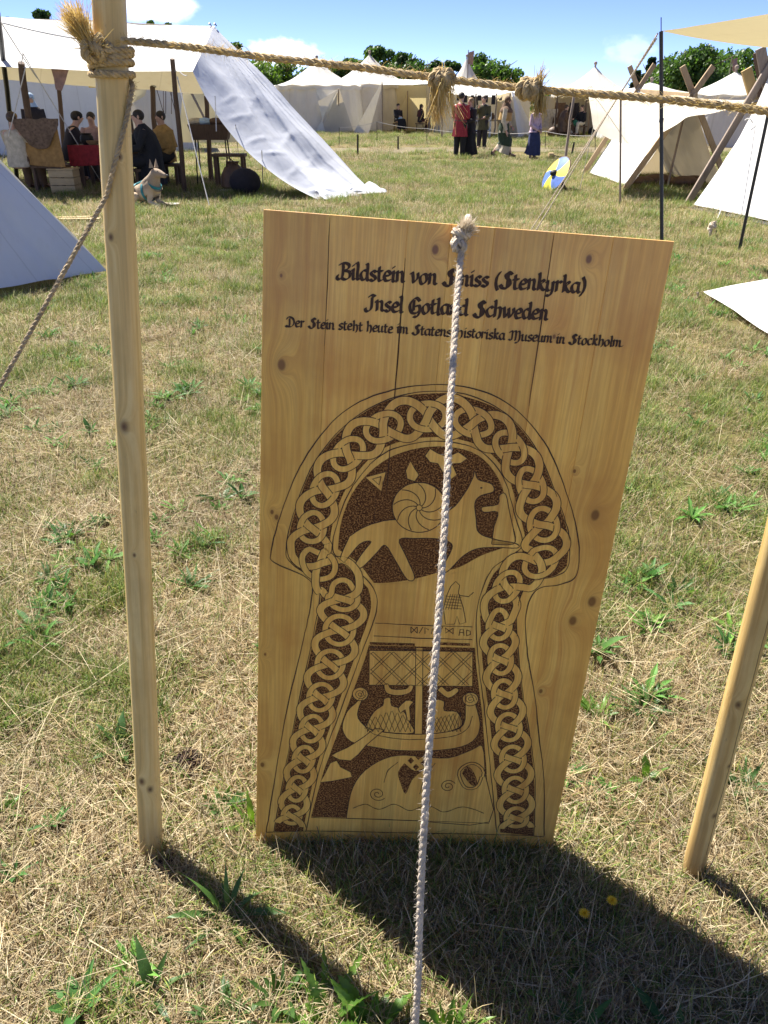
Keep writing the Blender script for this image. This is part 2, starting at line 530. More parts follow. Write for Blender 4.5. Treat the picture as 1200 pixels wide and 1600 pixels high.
def tuft_object(name, V, F, C, mat):
    me = bpy.data.meshes.new(name)
    me.from_pydata([tuple(v) for v in V], [], F)
    at = me.attributes.new('col', 'FLOAT_COLOR', 'POINT')
    at.data.foreach_set('color', [x for c_ in C for x in (c_[0], c_[1], c_[2], 1.0)])
    me.materials.append(mat)
    o = bpy.data.objects.new(name, me)
    return o
STRAW = [(.54, .43, .24), (.46, .35, .18), (.62, .53, .35), (.34, .24, .12), (.50, .42, .26), (.26, .18, .095)]
GREEN = [(.12, .205, .028), (.18, .26, .040), (.10, .175, .032), (.26, .30, .058), (.34, .33, .085), (.15, .23, .05)]
rng = random.Random(11)
def jit(c_, a=.15):
    k = 1 + rng.uniform(-a, a)
    return [x * k for x in c_]
def disk(r):
    a, q = rng.uniform(0, 2 * math.pi), r * math.sqrt(rng.random())
    return (q * math.cos(a), q * math.sin(a))
def make_tufts(kind, count, fn):
    c_ = bpy.data.collections.new('tufts_' + kind)
    for i in range(count):
        V, F, C = [], [], []
        fn(V, F, C)
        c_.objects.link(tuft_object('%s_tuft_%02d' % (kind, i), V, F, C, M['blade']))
    return c_
def f_dry(V, F, C):
    for _ in range(430):
        x, y = disk(.19)
        z = rng.uniform(0, .016)
        if rng.random() < .54:
            strip(V, F, C, (x, y, z), rng.uniform(0, 6.28), R(rng.uniform(74, 98)), rng.uniform(.03, .12), rng.uniform(.0012, .0026), R(rng.uniform(-12, 16)), jit(rng.choice(STRAW), .3), 2, rng.uniform(-.6, .6))
        else:
            col = rng.choice(STRAW) if rng.random() < .72 else rng.choice(GREEN)
            strip(V, F, C, (x, y, 0), rng.uniform(0, 6.28), R(rng.uniform(5, 62)), rng.uniform(.025, .085), rng.uniform(.0016, .0032), R(rng.uniform(0, 75)), jit(col, .25), 3)
def f_mix(V, F, C):
    for _ in range(340):
        x, y = disk(.19)
        g = rng.random() < .57
        strip(V, F, C, (x, y, 0), rng.uniform(0, 6.28), R(rng.uniform(5, 60)), rng.uniform(.025, .075), rng.uniform(.0016, .0032), R(rng.uniform(10, 80)), jit(rng.choice(GREEN if g else STRAW), .25), 3)
    for _ in range(110):
        x, y = disk(.19)
        strip(V, F, C, (x, y, rng.uniform(0, .012)), rng.uniform(0, 6.28), R(rng.uniform(78, 98)), rng.uniform(.03, .10), rng.uniform(.0012, .0024), R(rng.uniform(-10, 14)), jit(rng.choice(STRAW), .3), 2)
def f_green(V, F, C):
    for _ in range(260):
        x, y = disk(.13)
        k = 1 - math.hypot(x, y) / .2
        strip(V, F, C, (x, y, 0), rng.uniform(0, 6.28), R(rng.uniform(3, 45)), rng.uniform(.04, .13) * k + .02, rng.uniform(.0020, .0042), R(rng.uniform(10, 75)), jit(rng.choice(GREEN), .25), 4)
def f_long(V, F, C):
    for _ in range(22):
        x, y = disk(.18)
        strip(V, F, C, (x, y, rng.uniform(.002, .02)), rng.uniform(0, 6.28), R(rng.uniform(70, 96)), rng.uniform(.12, .30), rng.uniform(.0016, .003), R(rng.uniform(-10, 20)), jit((.62, .52, .32), .2), 5, rng.uniform(-.5, .5))
    for _ in range(10):
        x, y = disk(.18)
        strip(V, F, C, (x, y, 0), rng.uniform(0, 6.28), R(rng.uniform(5, 50)), rng.uniform(.10, .20), .0016, R(rng.uniform(10, 60)), jit((.46, .38, .19), .25), 5)
WEED = [(.075, .18, .030), (.10, .22, .038), (.06, .15, .034), (.14, .27, .045)]
def broad(V, F, C, az, tilt, length, width, bend, col, lobes, segs=6):
    dirh = Vector((math.cos(az), math.sin(az), 0)); side = Vector((-math.sin(az), math.cos(az), 0))
    p = Vector((0, 0, .004)) + dirh * .004
    t = tilt; b0 = len(V)
    for i in range(segs + 1):
        q = i / segs
        w = width * math.sin(math.pi * min(1, .06 + q * .94) ** .8) ** .8 * .5 * (1 - lobes * .4 * (i % 2))
        up = Vector((-dirh.x * math.cos(t), -dirh.y * math.cos(t), math.sin(t)))
        V += [p - side * w + up * w * .35, p, p + side * w + up * w * .35]
        C += [jit(col, .06), [c_ * 1.35 for c_ in col], jit(col, .06)]
        if i < segs:
            for k in (0, 1): F.append((b0 + 3 * i + k, b0 + 3 * i + k + 1, b0 + 3 * i + k + 4, b0 + 3 * i + k + 3))
            p = p + (dirh * math.sin(t) + Vector((0, 0, 1)) * math.cos(t)) * (length / segs); t += bend / segs
def f_weed(V, F, C):
    n = rng.randint(6, 12); lob = rng.choice((0, 1, 1)); col = rng.choice(WEED)
    for k in range(n):
        broad(V, F, C, 6.28 * k / n + rng.uniform(-.4, .4), R(rng.uniform(35, 75)), rng.uniform(.05, .11), rng.uniform(.012, .026), R(rng.uniform(10, 50)), jit(col, .2), lob)
T_DRY, T_MIX, T_GREEN, T_LONG, T_WEED = (make_tufts('dry', 7, f_dry), make_tufts('mixed', 7, f_mix), make_tufts('green', 7, f_green), make_tufts('long', 5, f_long), make_tufts('weed', 9, f_weed))

def scatter(name, coll, pts):
    """one object whose points carry tufts of the given library"""
    n = len(pts)
    me = bpy.data.meshes.new(name)
    me.from_pydata([p[:3] for p in pts], [], [])
    a = me.attributes.new('tuft_rotation', 'FLOAT_VECTOR', 'POINT'); a.data.foreach_set('vector', [x for p in pts for x in (p[5], p[6], p[3])])
    a = me.attributes.new('tuft_scale', 'FLOAT', 'POINT'); a.data.foreach_set('value', [p[4] for p in pts])
    a = me.attributes.new('tuft_pick', 'INT', 'POINT'); a.data.foreach_set('value', [rng.randrange(1000) for p in pts])
    o = bpy.data.objects.new(name, me); COL.objects.link(o); o['kind'] = 'stuff'
    ng = bpy.data.node_groups.new(name, 'GeometryNodeTree')
    ng.interface.new_socket('Geometry', in_out='INPUT', socket_type='NodeSocketGeometry')
    ng.interface.new_socket('Geometry', in_out='OUTPUT', socket_type='NodeSocketGeometry')
    N, L = ng.nodes, ng.links
    gi, go = N.new('NodeGroupInput'), N.new('NodeGroupOutput')
    ci = N.new('GeometryNodeCollectionInfo'); ci.inputs['Collection'].default_value = coll
    ci.inputs['Separate Children'].default_value = True; ci.inputs['Reset Children'].default_value = True
    ip = N.new('GeometryNodeInstanceOnPoints'); ip.inputs['Pick Instance'].default_value = True
    def attr(nm, t):
        x = N.new('GeometryNodeInputNamedAttribute'); x.data_type = t; x.inputs['Name'].default_value = nm
        return [s for s in x.outputs if s.enabled and s.name == 'Attribute'][0]
    L.new(gi.outputs[0], ip.inputs['Points']); L.new(ci.outputs[0], ip.inputs['Instance'])
    L.new(attr('tuft_pick', 'INT'), ip.inputs['Instance Index'])
    er = N.new('FunctionNodeEulerToRotation'); L.new(attr('tuft_rotation', 'FLOAT_VECTOR'), er.inputs[0])
    L.new(er.outputs[0], ip.inputs['Rotation'])
    L.new(attr('tuft_scale', 'FLOAT'), ip.inputs['Scale'])
    L.new(ip.outputs[0], go.inputs[0])
    md = o.modifiers.new('scatter', 'NODES'); md.node_group = ng
    return o

def greenness(x, y):
    v = noise.noise(Vector((x * .9, y * .9, 1.7))) * .6 + noise.noise(Vector((x * 2.6, y * 2.6, 4.1))) * .5
    v = v * 1.25 - .02
    v += .13 * max(-.8, min(1.4, (y - 2.2) / 2.5))
    if 1.1 < x < 2.6 and 2.0 < y < 4.2: v += .35
    if x < 0 and .9 < y < 2.0: v -= .12
    if -.45 < x < .25 and y < 1.08: v += .22
    if 28.8 < y < 32: v -= .6
    return v
def in_view(x, y, pad):
    d = y * CP + CAM_H * SP
    return abs(x) < .5 * d + pad
dry, mixed, green, longs, weeds = [], [], [], [], []
BARE = [(-.55, 1.17, .07), (-.40, 1.50, .08), (.70, 1.12, .05)]
PYR = [(-2.80, 8.0), (-2.80 - 1.65, 8.0 - 2.858), (-4.45 - 2.858, 5.142 + 1.65), (-2.80 - 2.858, 8.0 + 1.65)]
_k0, _k1 = G(1098, 468), G(1200, 536)
LOW = [(_k0.x, _k0.y), (_k0.x + (_k1.x - _k0.x) * 2.2, _k0.y + (_k1.y - _k0.y) * 2.2), (6.5, 4.5), (5.2, 7.5)]
def inside(x, y, pg):
    c_ = False
    for (x0, y0), (x1, y1) in zip(pg, pg[1:] + pg[:1]):
        if (y0 > y) != (y1 > y) and x < (x1 - x0) * (y - y0) / (y1 - y0) + x0: c_ = not c_
    return c_
def pt(x, y, s): return (x, y, gz(x, y), rng.uniform(0, 6.28), s, rng.uniform(-.08, .08), rng.uniform(-.08, .08))
def fill(y0, y1, area, s0, s1, pad, wk):
    """tufts at about one per area m2 between two distances"""
    y = y0
    while y < y1:
        d = y * CP + CAM_H * SP
        hw = .5 * d + pad
        step = math.sqrt(area)
        x = -hw
        while x < hw:
            X, Y = x + rng.uniform(-.5, .5) * step, y + rng.uniform(-.5, .5) * step
            x += step
            if any(math.hypot(X - a, Y - b) < r + .05 for a, b, r in BARE): continue
            if inside(X, Y, PYR) or inside(X, Y, LOW): continue
            if 28.6 < Y < 32 and rng.random() < .8: continue
            g = greenness(X, Y) + rng.uniform(-.18, .18)
            s = rng.uniform(s0, s1)
            if Y < 5 and noise.noise(Vector((X * 7, Y * 7, 12))) > .16 and rng.random() < .82: continue
            if g > .09: mixed.append(pt(X, Y, s))
            else: (dry if rng.random() < .86 - max(0, min(.5, (Y - 3) * .09)) else mixed).append(pt(X, Y, s))
            if (g > .20 and rng.random() < .55) or rng.random() < .05: green.append(pt(X, Y, s * .85))
            if rng.random() < .16 and Y < 6: longs.append(pt(X, Y, min(s, 1.1)))
            if rng.random() < wk * (.2 + 2.4 * max(0, noise.noise(Vector((X * 1.7, Y * 1.7, 33))) * 2 + .15)): weeds.extend([pt(X + rng.uniform(-.1, .1), Y + rng.uniform(-.1, .1), rng.uniform(.5, 1.25)) for _k in range(rng.randint(1, 4))])
        y += step
fill(.4, 2.2, .0105, .8, 1.1, 1.3, .14)
fill(2.2, 5, .026, .9, 1.25, 1.4, .34)
fill(5, 10, .06, 1.1, 1.5, 1.6, .28)
fill(10, 24, .19, 1.5, 2.2, 2.0, .16)
fill(24, 52, .85, 2.2, 3.2, 2.0, .05)
# thicker growth along the foot of the board
for i in range(46):
    x = -.33 + .76 * i / 45 + rng.uniform(-.02, .02)
    mixed.append(pt(x, 1.15 + rng.uniform(-.05, .02) - .04 * x, rng.uniform(.75, 1.15)))
for i in range(110):
    x = rng.uniform(-.2, .9); y = rng.uniform(.62, 1.12)
    if x > (1.2 - y) * .9 - .25: (dry if rng.random() < .75 else mixed).append(pt(x, y, rng.uniform(.8, 1.2)))
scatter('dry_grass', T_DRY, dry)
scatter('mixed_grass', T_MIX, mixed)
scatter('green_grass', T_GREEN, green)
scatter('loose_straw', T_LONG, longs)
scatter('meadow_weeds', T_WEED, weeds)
# ------------------------------------------------------------------ the picture board
B_O, B_R = G(400, 1315), G(860, 1330)
_u = (B_R - B_O).normalized()
_v = Vector((0.0744, 0.1035, 0.9918)); _v = (_v - _u * _u.dot(_v)).normalized()
_n = _u.cross(_v)
BU = (_u * .9977 - _v * .0677).normalized()
BV = (_u * .0677 + _v * .9977).normalized()
BW, BH, BT = .6935, 1.40, .019
board = thing('picture_board', 'tall pine panel with burnt picture and German lettering, leaning back between two poles', 'sign board')
board.matrix_basis = Matrix(((BU.x, BV.x, _n.x, B_O.x), (BU.y, BV.y, _n.y, B_O.y), (BU.z, BV.z, _n.z, B_O.z), (0, 0, 0, 1)))
SEAM = [0, .113, .2448, .3184, .3917, .4918, .592, BW]
TINT = [.90, 1.04, .92, 1.06, .94, 1.08, 1.0]

def board_wood(name, varnish=True):
    m, n, l, b = new_mat(name)
    t = n.new('ShaderNodeTexCoord'); sx = n.new('ShaderNodeSeparateXYZ'); l.new(t.outputs['Object'], sx.inputs[0])
    stops = [(max(0, s_ / BW), (k, k, k)) for s_, k in zip(SEAM[:-1], TINT)]
    fx = math_(n, l, 'DIVIDE', sx.outputs[0], BW)
    tint = ramp(n, l, fx, stops, 'CONSTANT')
    off = ramp(n, l, fx, [(max(0, s_ / BW), (.137 * i % 1, .61 * i % 1, .37 * i % 1)) for i, s_ in enumerate(SEAM[:-1])], 'CONSTANT')
    va = n.new('ShaderNodeVectorMath'); va.operation = 'MULTIPLY_ADD'
    l.new(off, va.inputs[0]); va.inputs[1].default_value = (3, 3, 3); l.new(t.outputs['Object'], va.inputs[2])
    # knots, each where the panel has one (x, y, radius)
    ksum = None; kcore = None
    for kx, ky, kr in KNOTS:
        d = n.new('ShaderNodeVectorMath'); d.operation = 'SUBTRACT'
        l.new(t.outputs['Object'], d.inputs[0]); d.inputs[1].default_value = (kx, ky, 0)
        s_ = n.new('ShaderNodeVectorMath'); s_.operation = 'MULTIPLY'; l.new(d.outputs[0], s_.inputs[0]); s_.inputs[1].default_value = (1.45 / kr, 1.0 / kr, 0)
        le = n.new('ShaderNodeVectorMath'); le.operation = 'LENGTH'; l.new(s_.outputs[0], le.inputs[0])
        g = math_(n, l, 'POWER', 2.718, math_(n, l, 'MULTIPLY', math_(n, l, 'POWER', le.outputs['Value'], 4.0), -2.2))
        w = math_(n, l, 'POWER', 2.718, math_(n, l, 'MULTIPLY', le.outputs['Value'], -.55))
        ksum = w if ksum is None else math_(n, l, 'MAXIMUM', ksum, w)
        kcore = g if kcore is None else math_(n, l, 'MAXIMUM', kcore, g)
    # grain lines bend round the knots
    mp = n.new('ShaderNodeMapping'); mp.inputs['Scale'].default_value = (38, 1.15, 1); l.new(va.outputs[0], mp.inputs['Vector'])
    sh = n.new('ShaderNodeCombineXYZ'); l.new(math_(n, l, 'MULTIPLY', ksum, 2.6), sh.inputs[0])
    ad = n.new('ShaderNodeVectorMath'); ad.operation = 'ADD'; l.new(mp.outputs[0], ad.inputs[0]); l.new(sh.outputs[0], ad.inputs[1])
    f = nz(n, l, ad.outputs[0], 1.0, 7, .58, .35)
    fine = nz(n, l, ad.outputs[0], 5.5, 4, .6)
    base = ramp(n, l, f, [(.30, (.78, .40, .080)), (.47, (.93, .54, .112)), (.60, (.95, .585, .135)), (.68, (.76, .38, .080)), (.75, (.93, .55, .112))])
    base = mixc(n, l, ramp(n, l, fine, [(.42, (.34, .34, .34)), (.62, (0, 0, 0))]), base, (.52, .21, .05))
    blot = nz(n, l, t.outputs['Object'], 5.0, 4)
    base = mixc(n, l, ramp(n, l, blot, [(.45, (0, 0, 0)), (.70, (.65, .65, .65))]), base, (.58, .25, .05))
    base = mixc(n, l, 1.0, base, tint, 'MULTIPLY')
    base = mixc(n, l, ramp(n, l, kcore, [(.12, (0, 0, 0)), (.45, (.45, .45, .45)), (.8, (.9, .9, .9))]), base, (.10, .032, .009))
    base = mixc(n, l, ramp(n, l, ksum, [(.22, (0, 0, 0)), (.7, (.4, .4, .4))]), base, (.34, .14, .035))
    l.new(base, b.inputs['Base Color'])
    b.inputs['Roughness'].default_value = .42
    b.inputs['Specular IOR Level'].default_value = .3
    b.inputs['Coat Weight'].default_value = .42 if varnish else 0
    b.inputs['Coat Roughness'].default_value = .22
    orange = nz(n, l, t.outputs['Object'], 75, 2, .5)
    h = math_(n, l, 'ADD', math_(n, l, 'MULTIPLY', f, .6), math_(n, l, 'MULTIPLY', orange, .5))
    bump(n, l, b, h, .22, .004)
    return m
def UVb(u, v): return (.9977 * u - .0677 * v, .0677 * u + .9977 * v)
KNOTS = [UVb(a, b_) + (r_,) for a, b_, r_ in ((.1135, 1.1345, .013), (.7079, .8512, .014), (.6874, .6178, .013), (.7215, .663, .014), (.6473, 1.3205, .009), (.386, 1.3343, .010), (.028, .2279, .008),
                                       (.0813, .8457, .006), (.0896, .835, .007), (.6363, .4449, .007), (.6561, .7475, .005), (.6, 1.19, .005), (.12, 1.29, .004), (.3004, .9095, .007), (.66, .94, .005), (.05, .52, .004))]
M['board'] = board_wood('varnished_pine')
M['burn'] = plain('burnt_line', (.055, .024, .011), .7, .35, 120, 0, .2)
def stipple_mat():
    m, n, l, b = new_mat('burnt_stipple')
    t = n.new('ShaderNodeTexCoord')
    d = nz(n, l, t.outputs['Object'], 330, 2, .6); big = nz(n, l, t.outputs['Object'], 9, 3)
    dots = ramp(n, l, d, [(.36, (.045, .015, .006)), (.50, (.12, .047, .015)), (.62, (.46, .22, .065))])
    l.new(mixc(n, l, ramp(n, l, big, [(.35, (0, 0, 0)), (.7, (.45, .45, .45))]), dots, (.16, .065, .02)), b.inputs['Base Color'])
    b.inputs['Roughness'].default_value = .7; b.inputs['Specular IOR Level'].default_value = .15
    bump(n, l, b, d, .5, .003)
    return m
M['stipple'] = stipple_mat()

for i in range(7):
    a, c_ = SEAM[i] + (.0001 if i else 0), SEAM[i + 1] - (.0001 if i < 6 else 0)
    e = .0005
    mb = MB()
    prof = [(a, -BT), (c_, -BT), (c_, -e), (c_ - e, 0), (a + e, 0), (a, -e)]
    y0, y1 = 0, BH
    vs = [(x, y0 + (e if z == 0 else 0), z) for x, z in prof] + [(x, y1 - (e if z == 0 else 0), z) for x, z in prof]
    mb.add(vs, [(k, (k + 1) % 6, 6 + (k + 1) % 6, 6 + k) for k in range(6)] + [tuple(range(5, -1, -1)), tuple(range(6, 12))])
    mb.build('plank', M['board'], board, smooth=False, local=True)

# ---- flat drawing tools in the board's own plane
ZSTEP = [0]
def ribbon(mb, pts, width, z, taper=False):
    """strip of the given width along 2D points; z a number or one per point"""
    n = len(pts)
    b0 = len(mb.v)
    for i in range(n):
        a, c_ = pts[max(i - 1, 0)], pts[min(i + 1, n - 1)]
        dx, dy = c_[0] - a[0], c_[1] - a[1]
        L = math.hypot(dx, dy) or 1
        w = (width(i / (n - 1)) if callable(width) else width) / 2
        zz = z[i] if isinstance(z, (list, np.ndarray)) else z
        mb.v.append((pts[i][0] - dy / L * w, pts[i][1] + dx / L * w, float(zz)))
        mb.v.append((pts[i][0] + dy / L * w, pts[i][1] - dx / L * w, float(zz)))
    for i in range(n - 1):
        mb.f.append((b0 + 2 * i + 1, b0 + 2 * i + 3, b0 + 2 * i + 2, b0 + 2 * i))
def poly(mb, pts, z):
    tri = tessellate_polygon([[Vector((x, y, 0)) for x, y in pts]])
    b0 = len(mb.v)
    mb.v += [(x, y, z) for x, y in pts]
    for t in tri:
        a, b_, c_ = (pts[i] for i in t)
        cr = (b_[0] - a[0]) * (c_[1] - a[1]) - (b_[1] - a[1]) * (c_[0] - a[0])
        mb.f.append(tuple(b0 + i for i in (t if cr > 0 else t[::-1])))
def sp2(pts, n=8, closed=False):
    if closed: pts = list(pts) + [pts[0]]
    return [(p.x, p.y) for p in spline([(x, y, 0) for x, y in pts], n)]
def wob(pts, a=.0005, f=60):
    return [(x + a * noise.noise(Vector((x * f, y * f, 1))), y + a * noise.noise(Vector((x * f, y * f, 7)))) for x, y in pts]
def at(x, y):
    """board coordinates of a point seen at x, y in the photograph"""
    a, b_ = x - 600, 800 - y
    d = Vector((a, b_ * SP + FOC * CP, b_ * CP - FOC * SP)); o = Vector((0, 0, CAM_H))
    q = o + d * ((B_O - o).dot(_n) / d.dot(_n)) - B_O
    return (q.dot(BU), q.dot(BV))
def A(*pts): return [at(*p) for p in pts]

# ---- burnt lettering, written with a broad pen
GL = {
 'a': (.78, [[(.60, .93), (.28, .97), (.06, .55), (.22, .04), (.46, .12), (.60, .45)], [(.62, 1), (.60, .18), (.76, .02)]]),
 'c': (.62, [[(.58, .85), (.36, 1.0), (.08, .6), (.18, .08), (.42, 0), (.60, .18)]]),
 'd': (.78, [[(.58, .92), (.28, .98), (.06, .55), (.2, .05), (.44, .1), (.60, .4)], [(.52, 1.62), (.62, 1.5), (.60, .18), (.76, .02)]]),
 'e': (.66, [[(.10, .5), (.54, .62), (.50, .95), (.26, .98), (.07, .5), (.22, .04), (.58, .14)]]),
 'h': (.78, [[(.08, 1.62), (.18, 1.5), (.16, 0)], [(.16, .7), (.42, 1.0), (.60, .8), (.58, .1), (.46, -.18)]]),
 'i': (.36, [[(.04, .88), (.16, 1.0), (.15, .12), (.32, .02)], [(.14, 1.36), (.22, 1.46)]]),
 'k': (.74, [[(.08, 1.62), (.18, 1.5), (.16, 0)], [(.18, .62), (.44, 1.02), (.56, .86), (.22, .55)], [(.26, .55), (.50, .1), (.70, .02)]]),
 'l': (.36, [[(.04, 1.60), (.17, 1.5), (.15, .12), (.32, .02)]]),
 'm': (1.14, [[(.02, .88), (.14, 1.0), (.13, 0)], [(.13, .72), (.38, 1.0), (.52, .82), (.51, 0)], [(.51, .72), (.76, 1.0), (.90, .82), (.89, .14), (1.06, .02)]]),
 'n': (.78, [[(.02, .88), (.14, 1.0), (.13, 0)], [(.13, .72), (.40, 1.0), (.55, .82), (.54, .14), (.72, .02)]]),
 'o': (.72, [[(.34, 1.0), (.08, .62), (.16, .08), (.38, .0), (.62, .42), (.54, .92), (.34, 1.0)]]),
 'r': (.56, [[(.02, .88), (.14, 1.0), (.13, 0)], [(.14, .7), (.34, 1.0), (.50, .86)]]),
 's': (.60, [[(.54, .86), (.34, 1.0), (.12, .80), (.22, .56), (.48, .40), (.48, .12), (.26, .0), (.04, .14)]]),
 't': (.54, [[(.20, 1.38), (.18, .2), (.32, .0), (.50, .14)], [(.02, .95), (.46, .97)]]),
 'u': (.78, [[(.02, .9), (.13, 1.0), (.12, .2), (.28, .0), (.54, .25)], [(.56, 1), (.55, .14), (.72, .02)]]),
 'v': (.70, [[(.02, .9), (.14, 1.0), (.22, .3), (.28, .02)], [(.28, .02), (.58, .55), (.56, 1.0)]]),
 'w': (1.06, [[(.02, .9), (.14, 1.0), (.20, .3), (.26, .02)], [(.26, .02), (.52, .6), (.52, .98)], [(.52, .98), (.58, .3), (.64, .02)], [(.64, .02), (.94, .55), (.92, 1.0)]]),
 'y': (.76, [[(.02, .9), (.13, 1.0), (.12, .3), (.28, .05), (.54, .3)], [(.56, 1.0), (.55, .0), (.38, -.42), (.08, -.38)]]),
 'B': (1.20, [[(.10, .36), (.02, .10), (.20, -.06), (.48, .3), (.52, 1.55)], [(.22, 1.40), (.55, 1.60), (1.0, 1.45), (.92, 1.05), (.60, .86)], [(.60, .86), (1.05, .72), (1.06, .22), (.72, -.04), (.40, .10)]]),
 'D': (1.24, [[(.02, .12), (.22, -.04), (.5, .2), (.56, 1.3)], [(.16, 1.2), (.4, 1.55), (.9, 1.4), (1.1, .8), (.9, .15), (.5, -.02), (.10, .14)]]),
 'G': (1.10, [[(.92, 1.25), (.62, 1.58), (.20, 1.2), (.08, .6), (.28, .06), (.66, .02), (.86, .3)], [(.56, .72), (.88, .8), (.92, .2), (.74, -.34), (.44, -.32)], [(.42, 1.3), (.40, .25)]]),
 'H': (1.16, [[(.06, 1.3), (.28, 1.56), (.36, 1.2), (.34, .2), (.16, -.05), (.02, .12)], [(.36, .72), (.72, 1.02), (.92, .75), (.9, .05), (.74, -.22)]]),
 'I': (.90, [[(.02, .26), (.06, .02), (.26, -.08), (.54, .3), (.60, 1.4)], [(.34, 1.42), (.56, 1.62), (.84, 1.5)]]),
 'M': (1.60, [[(.08, 1.2), (.24, 1.5), (.42, 1.3), (.40, .2), (.22, -.02), (.02, .15)], [(.42, 1.15), (.72, 1.55), (.86, 1.3), (.84, .0)], [(.86, 1.15), (1.18, 1.55), (1.36, 1.25), (1.34, .1), (1.10, -.36), (.86, -.30)]]),
 'S': (1.06, [[(.96, 1.36), (.70, 1.58), (.44, 1.35), (.52, 1.0), (.82, .72), (.84, .28), (.56, -.06), (.22, .0), (.02, .28)], [(.04, .30), (.24, .10)], [(.66, 1.5), (.64, .1)]]),
 '(': (.44, [[(.40, 1.6), (.16, 1.0), (.16, .3), (.32, -.2)]]),
 ')': (.44, [[(.10, 1.6), (.32, 1.0), (.30, .3), (.06, -.25)]]),
 '.': (.30, [[(.08, .06), (.18, .14)]]),
 ' ': (.46, []),
}
def write(text, start, end, xh, nib=.25, name='lettering'):
    """text from start to end (board coordinates of the baseline) at the given x-height"""
    total = sum(GL[c_][0] for c_ in text)
    (x0, y0), (x1, y1) = start, end
    L = math.hypot(x1 - x0, y1 - y0); ex = ((x1 - x0) / L, (y1 - y0) / L); ey = (-ex[1], ex[0])
    k = L / total
    mb = MB(); z = .0009; pen = 0.0
    na = R(38); q = nib * xh / 2
    nb = (math.cos(na) * q, math.sin(na) * q)
    for ch in text:
        w, strokes = GL[ch]
        oy = rng.uniform(-.05, .05)
        for s_ in strokes:
            pts = [(x * k + pen, (y + oy) * xh) for x, y in s_]
            pts = sp2(pts, 5) if len(pts) > 2 else pts
            pts = [(x0 + ex[0] * a + ey[0] * b_, y0 + ex[1] * a + ey[1] * b_) for a, b_ in pts]
            pts = wob(pts, .0005, 170)
            for (ax, ay), (bx, by) in zip(pts, pts[1:]):
                z += 2e-7
                b0 = len(mb.v)
                th = .30 * q
                d = math.hypot(bx - ax, by - ay) or 1; px, py = -(by - ay) / d * th, (bx - ax) / d * th
                hull = []
                for cx, cy in ((ax, ay), (bx, by)):
                    hull += [(cx - nb[0] - px, cy - nb[1] - py), (cx - nb[0] + px, cy - nb[1] + py), (cx + nb[0] - px, cy + nb[1] - py), (cx + nb[0] + px, cy + nb[1] + py)]
                hull = convex(hull)
                mb.v += [(x, y, z) for x, y in hull]
                mb.f.append(tuple(range(b0, b0 + len(hull))))
        pen += w * k
    return mb.build(name, M['burn'], board, smooth=False, local=True)
def convex(pts):
    pts = sorted(set(pts))
    def half(ps):
        h = []
        for p in ps:
            while len(h) > 1 and (h[-1][0] - h[-2][0]) * (p[1] - h[-2][1]) - (h[-1][1] - h[-2][1]) * (p[0] - h[-2][0]) <= 0: h.pop()
            h.append(p)
        return h[:-1]
    return half(pts) + half(pts[::-1])
write('Bildstein von Smiss (Stenkyrka)', at(526, 435), at(914, 458), .0168, .29, 'burnt_lettering')
write('Insel Gotland Schweden', at(570, 485), at(856, 500), .0168, .29, 'burnt_lettering')
write('Der Stein steht heute im Statens Historiska Museum in Stockholm.', at(446, 510), at(974, 542), .0108, .28, 'burnt_lettering')

# ---- burnt picture: a mushroom-shaped panel with a plaited border, a horse and a ship in plain northern style
fill_mb, line_mb, wood_mb, knot_line, knot_wood, fig_line = MB(), MB(), MB(), MB(), MB(), MB()
outer = A((416, 1300), (432, 1200), (450, 1100), (474, 1000), (488, 925), (478, 902), (428, 878), (424, 860), (440, 800), (475, 718), (535, 645), (615, 609), (710, 602), (790, 628), (850, 690), (885, 770), (903, 840), (902, 895), (880, 912), (838, 922), (822, 960), (824, 1020), (836, 1090), (842, 1150), (850, 1220), (850, 1306))
inner = A((428, 1299), (446, 1200), (466, 1100), (488, 1000), (500, 930), (494, 908), (455, 880), (447, 858), (458, 805), (490, 725), (545, 660), (618, 620), (706, 612), (782, 640), (836, 698), (870, 775), (889, 838), (887, 885), (868, 900), (826, 912), (808, 955), (810, 1020), (818, 1090), (828, 1150), (836, 1220), (834, 1306))
field = A((478, 1299), (500, 1200), (532, 1110), (565, 1020), (588, 955), (584, 920), (556, 890), (521, 862), (528, 815), (548, 765), (590, 715), (640, 694), (700, 690), (752, 706), (786, 745), (803, 800), (816, 848), (802, 866), (770, 888), (754, 920), (744, 965), (748, 1040), (757, 1110), (766, 1200), (776, 1300))
def outline(mb, pts, w=.0019, z=.0008, n=8, closed=False):
    p = wob(sp2(pts, n, closed), .0010, 55)
    ribbon(mb, p, lambda t: w * (1 + .3 * math.sin(t * 91)), z)
outline(line_mb, outer); outline(line_mb, inner, .0016); outline(line_mb, field, .0016)
# the rim inside the field line, parallel to it
band_c = [((a[0] + b_[0]) / 2, (a[1] + b_[1]) / 2) for a, b_ in zip(inner, field[:len(inner)])]
# matching of the two borders by arc length
def by_len(pts, n):
    p = resample([(x, y, 0) for x, y in sp2(pts, 10)], .002)
    return [p[int(round(i * (len(p) - 1) / (n - 1)))] for i in range(n)]
def match(keysI, keysF, n):
    outI, outF = [], []
    for (a0, a1), (f0, f1) in zip(zip(keysI, keysI[1:]), zip(keysF, keysF[1:])):
        I_ = by_len(inner[a0:a1 + 1], n); F_ = by_len(field[f0:f1 + 1], n)
        outI += I_[:-1]; outF += F_[:-1]
    outI.append(I_[-1]); outF.append(F_[-1])
    return outI, outF
BI, BF = match([0, 5, 7, 12, 17, 20, 25], [0, 5, 7, 12, 16, 20, 24], 60)
